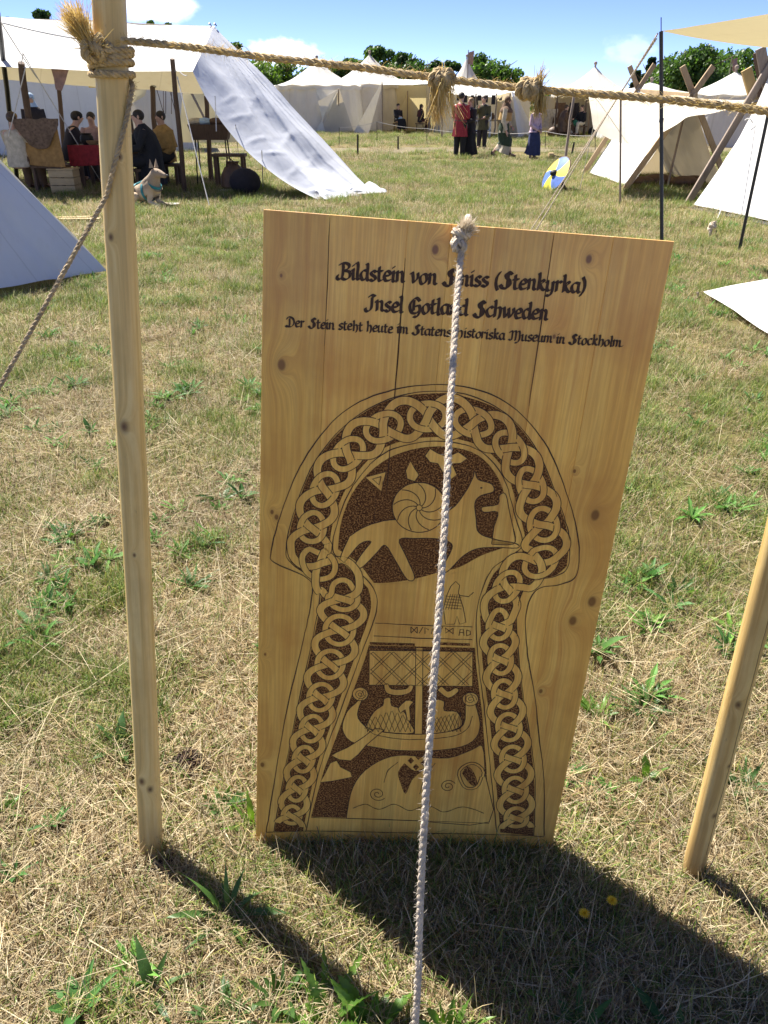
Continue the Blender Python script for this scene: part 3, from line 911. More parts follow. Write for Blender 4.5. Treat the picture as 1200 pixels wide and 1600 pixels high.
# dark ground of the band
b0 = len(fill_mb.v)
for p, q in zip(BI, BF):
    for t in (.02, .90): fill_mb.v.append((p.x + (q.x - p.x) * t, p.y + (q.y - p.y) * t, .0003))
for i in range(len(BI) - 1): fill_mb.f.append((b0 + 2 * i, b0 + 2 * i + 2, b0 + 2 * i + 3, b0 + 2 * i + 1)[::-1] if False else (b0 + 2 * i, b0 + 2 * i + 1, b0 + 2 * i + 3, b0 + 2 * i + 2))
mid = [(p * .54 + q * .46) for p, q in zip(BI, BF)]
hw = [(p - q).length * .40 for p, q in zip(BI, BF)]
acc = [0.0]
for a, b_ in zip(mid, mid[1:]): acc.append(acc[-1] + (b_ - a).length)
acc = np.array(acc); mxs = np.array([p.x for p in mid]); mys = np.array([p.y for p in mid])
# smoothed frame of the band
def smooth(a, k):
    ker = np.ones(2 * k + 1) / (2 * k + 1)
    return np.convolve(np.pad(a, k, mode='edge'), ker, 'valid')
mxs, mys, hws = smooth(mxs, 7), smooth(mys, 7), smooth(np.array(hw), 9)
def band(s_, nn):
    s_ = min(max(s_, 0), acc[-1])
    x, y = np.interp(s_, acc, mxs), np.interp(s_, acc, mys)
    e = .012
    dx = np.interp(min(s_ + e, acc[-1]), acc, mxs) - np.interp(max(s_ - e, 0), acc, mxs); dy = np.interp(min(s_ + e, acc[-1]), acc, mys) - np.interp(max(s_ - e, 0), acc, mys)
    L = math.hypot(dx, dy) or 1
    w = np.interp(s_, acc, hws)
    return (x - dy / L * nn * w, y + dx / L * nn * w)
NU = 27
lam = acc[-1] / NU
strands = []
for sg in (1, -1):
    S1 = []
    for i in range(NU * 26 + 1):
        s_ = lam * i / 26
        S1.append(band(s_, sg * .98 * math.copysign(abs(math.sin(math.pi * (s_ / lam + .5))) ** .8, math.sin(math.pi * (s_ / lam + .5)))))
    strands.append((S1, .0146))
for k in range(NU):
    c0 = lam * (k + .5)
    loop = [band(c0 + .40 * lam * math.cos(2 * math.pi * j / 30 + .4), .66 * math.sin(2 * math.pi * j / 30 + .4)) for j in range(32)]
    strands.append((loop, .0112))
# crossings: alternate over and under along every strand
segs = [(si, i, p[i], p[i + 1]) for si, (p, w) in enumerate(strands) for i in range(len(p) - 1)]
a_ = np.array([s_[2] for s_ in segs]); b__ = np.array([s_[3] for s_ in segs]); d_ = b__ - a_
sid = np.array([s_[0] for s_ in segs]); pid = np.array([s_[1] for s_ in segs])
cross = {i: [] for i in range(len(strands))}
for i in range(len(segs)):
    j = np.arange(i + 2, len(segs))
    if not len(j): break
    near = np.abs(a_[j] - a_[i]).max(1) < .02
    j = j[near]
    if not len(j): continue
    r_ = a_[j] - a_[i]
    den = d_[i][0] * d_[j][:, 1] - d_[i][1] * d_[j][:, 0]
    den = np.where(np.abs(den) < 1e-12, 1e-12, den)
    t = (r_[:, 0] * d_[j][:, 1] - r_[:, 1] * d_[j][:, 0]) / den
    u = (r_[:, 0] * d_[i][1] - r_[:, 1] * d_[i][0]) / den
    for q in np.nonzero((t >= 0) & (t < 1) & (u >= 0) & (u < 1))[0]:
        k = int(j[q]); cid = (i, k)
        cross[int(sid[i])].append((pid[i] + t[q], cid)); cross[int(sid[k])].append((pid[k] + u[q], cid))
seen = {}
for si in range(len(strands)):
    last = 0
    lst = sorted(cross[si])
    st = []
    for pos, cid in lst:
        v = 1 - seen[cid] if cid in seen else 1 - last
        if cid not in seen: seen[cid] = v
        last = v; st.append((pos, v))
    pts, w = strands[si]
    n = len(pts)
    hz = np.zeros(n)
    if st:
        ps = np.array([p for p, v in st]); vv = np.array([v for p, v in st], float)
        for i in range(n): hz[i] = vv[np.argmin(np.abs(ps - i))]
    hz = smooth(hz, 1) * .0005
    ribbon(knot_line, pts, w + .0030, hz + .0006)
    ribbon(knot_wood, pts, w, hz + .0008)

# upper field: ground, horse, shield wheel, small creatures
upper = A((528, 858), (534, 812), (556, 762), (597, 722), (645, 702), (700, 698), (748, 712), (780, 750), (796, 805), (806, 846), (780, 858), (752, 868), (718, 886), (690, 893), (640, 906), (590, 911), (580, 905), (560, 880))
poly(fill_mb, sp2(upper, 4, True)[:-1], .0003)
SHAPES = []
def shape(pts, n=6, z=.0006, w=.0018, smooth_=True):
    p = sp2(pts, n, True) if smooth_ else list(pts) + [pts[0]]
    p = wob(p, .0006, 80)
    one = MB(); poly(one, p[:-1], z); SHAPES.append(one)
    ribbon(fig_line, p, w, z + .0002)
horse = A((546, 838), (572, 822), (610, 812), (660, 810), (704, 796), (726, 770), (738, 748), (742, 736), (747, 749), (768, 756), (771, 768), (752, 774), (742, 786), (744, 812), (748, 832), (772, 842), (806, 849), (808, 856), (770, 855), (742, 858), (722, 870), (700, 892), (688, 894), (702, 866), (706, 850), (686, 842), (650, 841), (624, 843), (634, 868), (648, 902), (636, 905), (618, 876), (602, 852), (590, 862), (566, 886), (552, 888), (566, 864), (580, 846), (562, 850), (538, 878), (531, 873))
shape(horse, 4)
hx, hy = at(655, 793)
disc = [(hx + .052 * math.cos(t * .2094), hy + .052 * math.sin(t * .2094)) for t in range(30)]
shape(disc, 2, .0010)
for k in range(9):
    a = 2 * math.pi * k / 9
    ribbon(fig_line, [(hx + (.006 + .044 * t / 8) * math.cos(a + 1.0 * t / 8), hy + (.006 + .044 * t / 8) * math.sin(a + 1.0 * t / 8)) for t in range(9)], .0016, .0014)
shape([(hx + .006 * math.cos(t * .63), hy + .006 * math.sin(t * .63)) for t in range(10)], 2, .0016, .0014)
ex_, ey_ = at(752, 762)
ribbon(fig_line, [(ex_ - .002, ey_), (ex_ + .002, ey_)], .003, .0012)
tri = lambda cx, cy, r_, a0: [(at(cx, cy)[0] + r_ * math.cos(a0 + k * 2.0944), at(cx, cy)[1] + r_ * math.sin(a0 + k * 2.0944)) for k in range(3)]
shape(tri(590, 750, .024, .9), 1, .0006, .0016, False)
c_ = tri(590, 750, .010, .9); ribbon(fig_line, c_ + [c_[0]], .0018, .0012)
shape(A((636, 748), (634, 735), (641, 720), (648, 732), (655, 742), (648, 752)), 2, .0006, .0016, False)
shape(A((664, 712), (672, 701), (684, 708), (700, 714), (716, 706), (730, 716), (720, 724), (706, 724), (714, 742), (700, 752), (692, 738), (684, 724), (672, 722)), 2, .0006, .0016, False)
shape(A((768, 850), (772, 822), (778, 800), (756, 800), (754, 792), (778, 788), (780, 774), (790, 772), (796, 800), (803, 832), (802, 850)), 3, .0006, .0016)

# lower field
lower = A((486, 1276), (506, 1204), (540, 1112), (570, 1030), (586, 975), (740, 975), (744, 1040), (753, 1112), (760, 1200), (764, 1284))
poly(fill_mb, lower, .0003)
def rect(x0, y0, x1, y1, z=.0006): shape(A((x0, y0), (x1, y0 + (x1 - x0) * .012), (x1, y1 + (x1 - x0) * .012), (x0, y1)), 1, z, .0016, False)
panel = A((584, 914), (640, 910), (700, 898), (752, 885), (748, 915), (742, 1012), (576, 1008), (590, 960))
poly(wood_mb, panel, .00055)
for x0, y0, x1, y1 in ((586, 973, 738, 979), (584, 993, 738, 999), (578, 1011, 742, 1018)):
    outline(fig_line, A((x0, y0), ((x0 + x1) / 2, (y0 + y1) / 2 + 1), (x1, y1)), .0015, .0012)
for x0, x1 in ((578, 648), (682, 734)):
    poly(fill_mb, A((x0, 1003), (x1, 1005), (x1, 1009), (x0, 1007)), .0012)
# rune marks and the two letters after them
def marks(lines, w=.0015, z=.0012):
    for l_ in lines: ribbon(fig_line, A(*l_), w, z)
marks([[(642, 979), (642, 988)], [(642, 979), (652, 989)], [(652, 979), (652, 989)], [(652, 979), (642, 989)], [(655, 989), (661, 979)], [(664, 990), (664, 980), (670, 984)], [(674, 990), (676, 980)], [(684, 980), (688, 985)], [(692, 979), (688, 985), (688, 990)],
       [(696, 980), (696, 989), (708, 981)], [(696, 981), (708, 990)], [(708, 981), (708, 990)], [(717, 993), (719, 983), (724, 983), (725, 993)], [(718, 988), (725, 988)], [(729, 984), (729, 993)], [(729, 984), (735, 986), (735, 991), (729, 993)]], .0015)
# small figure in a checked smock
fx = A((693, 950), (698, 930), (704, 916), (712, 908), (718, 914), (716, 926), (724, 950), (728, 972), (718, 975), (714, 962), (710, 975), (696, 975))
shape(fx, 2, .0008, .0015, False)
for k in range(5):
    marks([[(696 + k * 4.5, 952), (704 + k * 3.5, 928)], [(696, 931 + k * 4.5), (721, 933 + k * 4.5)]], .0010, .0013)
marks([[(718, 930), (732, 932), (740, 925)]])
# sail with lattice
rect(577, 1016, 738, 1070, .0008)
for k in range(-2, 7):
    for sgn in (1, -1):
        xa = 577 + k * 32; xb = xa + 54 * sgn if sgn > 0 else xa - 54
        for o_ in (0, 6):
            pa, pb = [xa + o_, 1018], [xb + o_, 1070]
            def clipx(p, q):
                t = 1.0
                if q[0] > 737: t = (737 - p[0]) / (q[0] - p[0])
                if q[0] < 579: t = (579 - p[0]) / (q[0] - p[0])
                return [p[0] + (q[0] - p[0]) * t, p[1] + (q[1] - p[1]) * t]
            if 579 < pa[0] < 737: marks([[pa, clipx(pa, pb)]], .0012, .0013)
            elif 579 < pb[0] < 737: marks([[clipx(pb, pa), pb]], .0012, .0013)
shape(A((650, 1012), (661, 1012), (660, 1146), (648, 1146)), 1, .0010, .0016, False)
# ship: hull, curled stems, crew under checked cloaks, steering oar
hull = A((572, 1082), (562, 1102), (560, 1122), (582, 1140), (640, 1147), (700, 1143), (724, 1132), (727, 1104), (728, 1084), (736, 1084), (744, 1104), (750, 1130), (744, 1152), (722, 1166), (680, 1172), (620, 1172), (580, 1166), (548, 1158), (535, 1138), (542, 1112), (560, 1094), (568, 1078))
shape(hull, 3, .0008)
for cx, cy, hand in ((563, 1084, 1), (735, 1092, -1)):
    X, Y = at(cx, cy)
    shape([(X + .017 * math.cos(t * .524), Y + .017 * math.sin(t * .524)) for t in range(12)], 2, .0010)
    ribbon(fig_line, [(X + (.0015 + .0115 * t / 30) * math.cos(hand * t * .42), Y + (.0015 + .0115 * t / 30) * math.sin(hand * t * .42)) for t in range(31)], .0013, .0014)
for hump in (A((570, 1138), (584, 1112), (598, 1102), (600, 1092), (610, 1090), (612, 1102), (628, 1108), (640, 1128), (646, 1145), (606, 1144)), A((668, 1146), (676, 1118), (680, 1094), (694, 1096), (694, 1110), (714, 1112), (722, 1132), (700, 1143))):
    shape(hump, 3, .0006)
def lattice(x0, x1, y0, y1, top):
    for k in range(9):
        t = k / 8
        xa = x0 + (x1 - x0) * t
        marks([[(xa, y1), (min(x1, xa + 12), y0 + top(min(1, t + .2)))], [(xa, y1), (max(x0, xa - 12), y0 + top(max(0, t - .2)))]], .0010, .0013)
lattice(574, 642, 1110, 1143, lambda t: 24 * abs(t - .55) * 1.1)
lattice(670, 720, 1112, 1143, lambda t: 12 * (1 - t))
shape(A((622, 1106), (634, 1094), (646, 1096), (640, 1104), (642, 1124), (636, 1124), (633, 1108), (626, 1114)), 2, .0012)
shape(A((600, 1070), (604, 1082), (622, 1086), (640, 1082), (646, 1072), (640, 1070), (634, 1076), (612, 1076), (606, 1068)), 3, .0012, .0014)
shape(A((684, 1078), (700, 1090), (716, 1080), (712, 1074), (700, 1080), (690, 1072)), 3, .0012, .0014)
shape(A((600, 1140), (572, 1164), (548, 1188), (518, 1180), (542, 1168), (570, 1150), (586, 1138)), 2, .0012)
# the sea below
sea = A((541, 1278), (548, 1240), (562, 1212), (590, 1190), (622, 1180), (660, 1182), (700, 1184), (736, 1172), (754, 1166), (758, 1210), (764, 1284), (650, 1282))
shape(sea, 3, .0006)
poly(fill_mb, sp2(A((632, 1192), (622, 1206), (626, 1224), (634, 1240), (644, 1218), (664, 1200), (648, 1204)), 3, True)[:-1], .0012)
for sq in ((642, 1188), (654, 1182), (650, 1198), (662, 1192)):
    poly(fill_mb, A((sq[0] - 5, sq[1]), (sq[0], sq[1] - 5), (sq[0] + 5, sq[1]), (sq[0], sq[1] + 5)), .0014)
rg = [(at(736, 1212)[0] + .026 * math.cos(t * .35) * (1 + .12 * math.sin(t)), at(736, 1212)[1] + .036 * math.sin(t * .35)) for t in range(19)]
ribbon(fig_line, rg, .0080, .0012); ribbon(wood_mb, rg, .0046, .0014)
poly(fill_mb, sp2(A((722, 1208), (730, 1196), (740, 1206), (746, 1224), (736, 1226)), 3, True)[:-1], .0012)
shape(A((506, 1212), (516, 1192), (526, 1188), (532, 1198), (548, 1206), (550, 1214), (520, 1220), (500, 1222)), 2, .0006, .0016, False)
outline(line_mb, A((486, 1277), (600, 1280), (764, 1286)), .0015, .0010)
outline(line_mb, A((416, 1300), (500, 1298), (640, 1301), (790, 1304), (850, 1307)), .0017, .0010)

outline(fig_line, A((568, 1130), (586, 1147), (640, 1155), (700, 1151), (728, 1140), (738, 1118)), .0014, .0013)
for wx, wy, r0, hd in ((590, 1240, .020, 1), (700, 1228, .018, -1)):
    X, Y = at(wx, wy)
    ribbon(fig_line, [(X + (.002 + (r0 - .002) * t / 40) * math.cos(hd * t * .30), Y + (.002 + (r0 - .002) * t / 40) * math.sin(hd * t * .30)) for t in range(41)], .0015, .0013)
outline(fig_line, A((552, 1262), (572, 1256), (592, 1264), (616, 1256), (640, 1266), (668, 1258), (694, 1268), (724, 1260), (756, 1270)), .0014, .0013)
outline(fig_line, A((622, 1190), (606, 1204), (600, 1222)), .0014, .0013); outline(fig_line, A((680, 1192), (664, 1214), (656, 1240)), .0014, .0013)
fill_mb.build('burnt_stippled_ground', M['stipple'], board, smooth=False, local=True)
line_mb.build('burnt_outline', M['burn'], board, smooth=False, local=True)
kl = knot_line.build('plaited_border', M['burn'], board, smooth=False, local=True)
knot_wood.build('plaited_band', M['board'], kl, smooth=False, local=True)
fg = fig_line.build('burnt_figures', M['burn'], board, smooth=False, local=True)
for one in SHAPES + [wood_mb]: one.build('unburnt_shape', M['board'], fg, smooth=False, local=True)
fg['kind'] = 'stuff'
# drying cracks along the glue joints
M['crack'] = plain('crack_shadowed_wood', (.06, .027, .012), .9, .3, 60)
for u_, v0, v1, w in ((SEAM[2] + .0006, 1.06, 1.34, .0022), (SEAM[2] - .0004, .90, 1.03, .0016), (SEAM[5], 1.10, 1.395, .0017), (SEAM[1], 1.18, 1.396, .0012), (SEAM[2] - .02, .72, .9, .0012), (SEAM[5], .5, .7, .0012)):
    pts = [(u_ + .0012 * noise.noise(Vector((v0 * 9, k * .4, u_ * 50))), v0 + (v1 - v0) * k / 14) for k in range(15)]
    ck = MB(); ribbon(ck, pts, lambda t, w=w: w * (.15 + math.sin(math.pi * min(1, .06 + t * .9))), .0005)
    ck.build('drying_crack', M['crack'], board, smooth=False, local=True)

# ------------------------------------------------------------------ ropes and poles round the board
def twisted(mb, path, r, strands_=3, pitch=.035, n=6, step=.004, swell=None, deep=.52):
    path = resample(path, step)
    m = len(path)
    x = None
    offs = [[] for _ in range(strands_)]
    for i in range(m):
        t = (path[min(i + 1, m - 1)] - path[max(i - 1, 0)]).normalized()
        if x is None: x = t.orthogonal().normalized()
        x = (x - t * t.dot(x)).normalized(); y = t.cross(x)
        rr = r * (swell(i / (m - 1)) if swell else 1)
        for k in range(strands_):
            a = 2 * math.pi * (i * step / pitch + k / strands_)
            offs[k].append(path[i] + x * (rr * deep * math.cos(a)) + y * (rr * deep * math.sin(a)))
    for o_ in offs: mb.tube(o_, r * (1.06 - deep if strands_ == 3 else .6), n)
    return mb
def fibres(mb, path, r, count, length, w=.0005, rnd=rng):
    """loose fibres standing off a rope"""
    path = [Vector(p) for p in path]
    for _ in range(count):
        i = rnd.randrange(len(path) - 1); p = path[i].lerp(path[i + 1], rnd.random())
        d = Vector((rnd.gauss(0, 1), rnd.gauss(0, 1), rnd.gauss(0, 1))).normalized()
        t = (path[i + 1] - path[i]).normalized()
        q = p + d * r * .9
        e = (d * .7 + t * rnd.uniform(-1.4, 1.4)).normalized() * length * rnd.uniform(.4, 1)
        mid_ = q + e * .5 + d * length * .1
        s_ = e.cross(d); s_ = (s_ if s_.length > 1e-6 else e.orthogonal()).normalized() * w
        mb.add([q - s_, q + s_, mid_ - s_, mid_ + s_, q + e], [(0, 1, 3, 2), (2, 3, 4)])
def coloured(mb, name, parent, cols, mat=None):
    """build with a colour per vertex picked strip by strip"""
    o = mb.build(name, mat or M['straw_fibre'], parent, smooth=False)
    me = o.data
    at_ = me.attributes.new('col', 'FLOAT_COLOR', 'POINT')
    data = []
    r2 = random.Random(3)
    c_ = cols[0]
    for i in range(len(me.vertices)):
        if i % 7 == 0: c_ = jit(r2.choice(cols), .2)
        data += [c_[0], c_[1], c_[2], 1.0]
    at_.data.foreach_set('color', data)
    o['kind'] = 'stuff'
    return o
def tassel(mb, top, direc, length, spread, count, w=.0009, curl=.4, droop=.3):
    """bundle of loose straw fibres from a point"""
    top = Vector(top); direc = Vector(direc).normalized()
    for _ in range(count):
        a = Vector((rng.gauss(0, 1), rng.gauss(0, 1), rng.gauss(0, 1))) * spread
        L = length * rng.uniform(.45, 1.05)
        p = top + Vector((rng.gauss(0, 1), rng.gauss(0, 1), rng.gauss(0, 1))) * .0042
        d = (direc + a * 3.2).normalized()
        cv = Vector((rng.gauss(0, 1), rng.gauss(0, 1), rng.gauss(0, .5))) * curl
        pts = [p]
        for k in range(5):
            p = p + d * L / 5
            d = (d + cv * .16 + Vector((0, 0, -droop * .2))).normalized()
            pts.append(p)
        s_ = d.cross(Vector((rng.gauss(0, 1), rng.gauss(0, 1), rng.gauss(0, 1)))).normalized() * w
        vs = []
        for k, q in enumerate(pts):
            kk = 1 - .75 * k / 5
            vs += [q - s_ * kk, q + s_ * kk]
        mb.add(vs, [(2 * k, 2 * k + 1, 2 * k + 3, 2 * k + 2) for k in range(5)])
def knot(mb, c_, r, rope_r, axis=(1, 0, 0), turns=3.2, n=7, wobble=.3):
    """lumpy overhand knot: a rope wound irregularly round a centre"""
    ax = Vector(axis).normalized(); x = ax.orthogonal().normalized(); y = ax.cross(x)
    pts = []
    m = int(turns * 18)
    for i in range(m + 1):
        t = i / m; a = 2 * math.pi * turns * t
        rr = r * (1 + wobble * math.sin(a * .63 + 1))
        pts.append(Vector(c_) + x * rr * math.cos(a) + y * rr * math.sin(a) * .85 + ax * ((t - .5) * r * 2.0 + .5 * r * math.sin(a * 1.5 + .7)))
    twisted(mb, pts, rope_r, 3, rope_r * 5, 5, .003)
    return pts
STRAWC = [(.62, .46, .16), (.70, .54, .22), (.54, .37, .11), (.76, .62, .32), (.46, .31, .10)]

def solid_pole(name, label, a, b_, ra, rb, mat, n=20, sq=0.0, group=None, cat='pole', xd=None):
    """tapered pole from a to b with a rounded or slightly squared section, its own frame along Z"""
    a, b_ = Vector(a), Vector(b_)
    z = (b_ - a).normalized(); x = Vector(xd or (1, 0, 0)); x = (x - z * z.dot(x)).normalized(); y = z.cross(x)
    o = None
    mb = MB(); L = (b_ - a).length
    rings = []
    for i in range(41):
        t = i / 40; r_ = ra + (rb - ra) * t
        wx, wy = .0035 * noise.noise(Vector((t * 3, ra * 90, 0))), .0035 * noise.noise(Vector((t * 3, ra * 90, 9)))
        ring = []
        for k in range(n):
            q = 2 * math.pi * k / n
            c_, s_ = math.cos(q), math.sin(q)
            p_ = 1 - sq * .5
            cx, cy = math.copysign(abs(c_) ** p_, c_), math.copysign(abs(s_) ** p_, s_)
            ring.append((cx * r_ + wx * ra * 40, cy * r_ + wy * ra * 40, t * L))
        rings.append(ring)
    mb.loft(rings)
    o = mb.build(name, mat, None)
    o.matrix_basis = Matrix(((x.x, y.x, z.x, a.x), (x.y, y.y, z.y, a.y), (x.z, y.z, z.z, a.z), (0, 0, 0, 1)))
    return tag(o, label, cat, group)
def pole_wood(name, c1, c2, knots, crack=None, rough=.5):
    m, n, l, b = new_mat(name)
    t = n.new('ShaderNodeTexCoord'); sx = n.new('ShaderNodeSeparateXYZ'); l.new(t.outputs['Object'], sx.inputs[0])
    ks = None
    for kx, kz, kr in knots:
        d = n.new('ShaderNodeVectorMath'); d.operation = 'SUBTRACT'; l.new(t.outputs['Object'], d.inputs[0]); d.inputs[1].default_value = (kx, 0, kz)
        q = n.new('ShaderNodeVectorMath'); q.operation = 'MULTIPLY'; l.new(d.outputs[0], q.inputs[0]); q.inputs[1].default_value = (1 / kr, 0, .7 / kr)
        le = n.new('ShaderNodeVectorMath'); le.operation = 'LENGTH'; l.new(q.outputs[0], le.inputs[0])
        w = math_(n, l, 'POWER', 2.718, math_(n, l, 'MULTIPLY', le.outputs['Value'], -.9))
        ks = w if ks is None else math_(n, l, 'MAXIMUM', ks, w)
    mp = n.new('ShaderNodeMapping'); mp.inputs['Scale'].default_value = (75, 75, 2.4); l.new(t.outputs['Object'], mp.inputs['Vector'])
    sh = n.new('ShaderNodeCombineXYZ'); l.new(math_(n, l, 'MULTIPLY', ks, 3.0), sh.inputs[0])
    ad = n.new('ShaderNodeVectorMath'); ad.operation = 'ADD'; l.new(mp.outputs[0], ad.inputs[0]); l.new(sh.outputs[0], ad.inputs[1])
    f = nz(n, l, ad.outputs[0], 1.0, 7, .62, .3)
    base = ramp(n, l, f, [(.28, [x * .72 for x in c1]), (.45, c1), (.60, c2), (.78, [x * .86 for x in c1])])
    blot = nz(n, l, mapped(n, l, (9, 9, 5)), 1.0, 5, .6)
    base = mixc(n, l, ramp(n, l, blot, [(.48, (0, 0, 0)), (.75, (.6, .6, .6))]), base, [x * .62 for x in c1])
    dirt = nz(n, l, mapped(n, l, (60, 60, 22)), 1.0, 4, .7)
    base = mixc(n, l, ramp(n, l, dirt, [(.66, (0, 0, 0)), (.78, (.4, .4, .4))]), base, (.16, .10, .055))
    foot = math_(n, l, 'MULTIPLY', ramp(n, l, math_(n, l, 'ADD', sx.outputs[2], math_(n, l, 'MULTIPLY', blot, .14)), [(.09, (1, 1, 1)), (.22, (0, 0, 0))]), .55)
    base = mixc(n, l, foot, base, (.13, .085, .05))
    base = mixc(n, l, ramp(n, l, ks, [(.30, (0, 0, 0)), (.62, (.7, .7, .7)), (.85, (.95, .95, .95))]), base, (.11, .05, .022))
    if crack:
        x0, z0, z1 = crack
        wob_ = math_(n, l, 'MULTIPLY_ADD', nz(n, l, mapped(n, l, (0, 0, 6)), 1.0, 4), .014, x0 - .007)
        dx = math_(n, l, 'ABSOLUTE', math_(n, l, 'SUBTRACT', sx.outputs[0], wob_))
        on = math_(n, l, 'MULTIPLY', math_(n, l, 'LESS_THAN', dx, .0009), math_(n, l, 'MULTIPLY', math_(n, l, 'GREATER_THAN', sx.outputs[2], z0), math_(n, l, 'LESS_THAN', sx.outputs[2], z1)))
        base = mixc(n, l, math_(n, l, 'MULTIPLY', on, .85), base, (.05, .025, .012))
    l.new(base, b.inputs['Base Color']); b.inputs['Roughness'].default_value = rough
    bump(n, l, b, f, .35, .003)
    return m
LP0, LP1 = G(237, 1336, -.03), P(171, 40, 1.515)
lp_dir = (LP1 - LP0).normalized()
def along(a, d, y):
    best = min(range(0, 1900), key=lambda k: abs(proj_y(a + d * (k / 1000)) - y)); return best / 1000
def proj_y(p):
    dx, dy, dz = p.x, p.y, p.z - CAM_H
    return 800 - FOC * (dy * SP + dz * CP) / (dy * CP - dz * SP)
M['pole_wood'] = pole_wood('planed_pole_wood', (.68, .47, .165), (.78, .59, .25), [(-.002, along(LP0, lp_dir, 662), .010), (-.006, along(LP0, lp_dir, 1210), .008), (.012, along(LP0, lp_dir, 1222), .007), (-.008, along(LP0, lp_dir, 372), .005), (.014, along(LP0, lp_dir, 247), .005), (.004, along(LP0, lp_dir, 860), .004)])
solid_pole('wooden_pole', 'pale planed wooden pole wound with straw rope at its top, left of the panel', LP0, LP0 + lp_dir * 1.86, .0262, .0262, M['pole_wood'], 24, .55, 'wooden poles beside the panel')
RP0 = G(1079, 1372, -.03)
rp_dir = (P(1200, 890, 1.19) - P(1079, 1366, G(1079, 1366).y)).normalized()
RP1 = RP0 + rp_dir * 1.75
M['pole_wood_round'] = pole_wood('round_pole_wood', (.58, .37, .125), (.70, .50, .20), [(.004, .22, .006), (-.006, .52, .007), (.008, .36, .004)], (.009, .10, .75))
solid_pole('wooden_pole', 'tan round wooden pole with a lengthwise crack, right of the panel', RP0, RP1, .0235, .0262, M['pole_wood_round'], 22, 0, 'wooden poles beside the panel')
def on_left(z): return LP0 + lp_dir * ((z - LP0.z) / lp_dir.z)

# rope along the top, from pole to pole, with two straw knots
pts = [P(x, y, Y) for x, y, Y in ((190, 63, 1.475), (300, 74, 1.455), (420, 90, 1.43), (560, 105, 1.40), (700, 124, 1.37), (840, 140, 1.335), (1000, 152, 1.30), (1110, 163, 1.275), (1200, 174, 1.25))]
pts.append(RP0 + rp_dir * ((pts[-1].z - .02 - RP0.z) / rp_dir.z) + Vector((0, -.03, 0)))
cr = thing('straw_rope', 'coarse twisted straw rope strung from pole to pole with two tasselled knots', 'rope', pts[0])
rp = spline(pts, 10)
mb = twisted(MB(), rp, .0057, 3, .042, 6, .004)
mb.build('twist', M['hemp'], cr)
fb = MB(); fibres(fb, rp, .0064, 1900, .016, .0004); coloured(fb, 'loose_fibre', cr, STRAWC)
for i, (x, y, Y, hx_) in enumerate(((690, 124, 1.372, 0), (826, 139, 1.338, 1))):
    c_ = P(x, y, Y)
    kb = MB(); ax = (rp[60] - rp[20]).normalized()
    knot(kb, c_, .0115, .0056, ax, 4.6, 7, .15); knot(kb, c_ + Vector((.004, -.006, .0)), .0105, .005, (ax + Vector((0, .2, .35))), 3.0, 7, .15)
    ko = kb.build('straw_knot', M['hemp'], cr)
    tb = MB()
    if i == 0:
        tassel(tb, c_ + Vector((-.004, -.012, -.006)), (-.08, -.1, -.9), .058, .038, 380, .0008, .6, .9)
        tassel(tb, c_ + Vector((.008, -.014, -.004)), (.16, -.15, -.75), .07, .08, 60, .0007, .6, .6)
    else:
        tassel(tb, c_ + Vector((.016, -.012, -.008)), (.05, -.1, -.9), .032, .05, 240, .0008, .5, .7)
        tassel(tb, c_ + Vector((.014, -.004, .008)), (.22, -.1, .7), .026, .09, 60, .0007, .5, 0)
    tassel(tb, c_, (0, -.6, .5), .020, .30, 110, .0005, .8, 0)
    coloured(tb, 'straw_tassel', ko, STRAWC)
# lashing of that rope round the left pole
lash = thing('rope_lashing', 'turns of straw rope knotted round the pale pole, frayed end pointing up', 'rope', on_left(1.62))
mb = MB(); hel = []
for i in range(110):
    t = i / 109; a = 2 * math.pi * 4.4 * t + 2
    c_ = on_left(1.585 + .052 * t)
    hel.append(c_ + Vector((.0335 * math.cos(a), .0335 * math.sin(a), .004 * math.sin(a * .7))))
twisted(mb, hel, .0060, 3, .03, 6, .004)
mb.build('coil', M['hemp'], lash)
kc = on_left(1.625) + Vector((-.012, -.036, 0))
mb = MB(); knot(mb, kc, .014, .0075, (1, 0, .4), 3); mb.build('straw_knot', M['hemp'], lash)
tb = MB()
tassel(tb, kc + Vector((-.01, 0, .005)), (-.42, -.1, .9), .066, .055, 900, .0008, .6, 0)
tassel(tb, kc, (-.2, -.7, .2), .045, .30, 160, .0006, .9, .2)
coloured(tb, 'frayed_end', lash, STRAWC)

# thin guy rope wound down the left pole and off to the ground
def around(z, a): return on_left(z) + Vector((.0325 * math.cos(a), .0325 * math.sin(a), 0))
gp = [around(1.585, R(60)), around(1.575, R(20)), around(1.555, R(-12)), around(1.515, R(-40)), around(1.46, R(-75)), around(1.405, R(-108))]
gq = P(0, 603, 1.27); gd = (gq - gp[-1]).normalized()
gp = spline(gp, 10) + [gp[-1] + gd * (k * .02) for k in range(1, int((gp[-1].z / -gd.z) / .02))]
gr = thing('guy_rope', 'thin brown sisal rope slanting down from the pale pole to the left', 'rope', gp[0])
twisted(MB(), gp, .0043, 3, .028, 6, .004).build('twist', M['sisal'], gr)
fb = MB(); fibres(fb, gp, .005, 700, .012, .0003); coloured(fb, 'loose_fibre', gr, [(.45, .34, .20), (.36, .27, .15)])

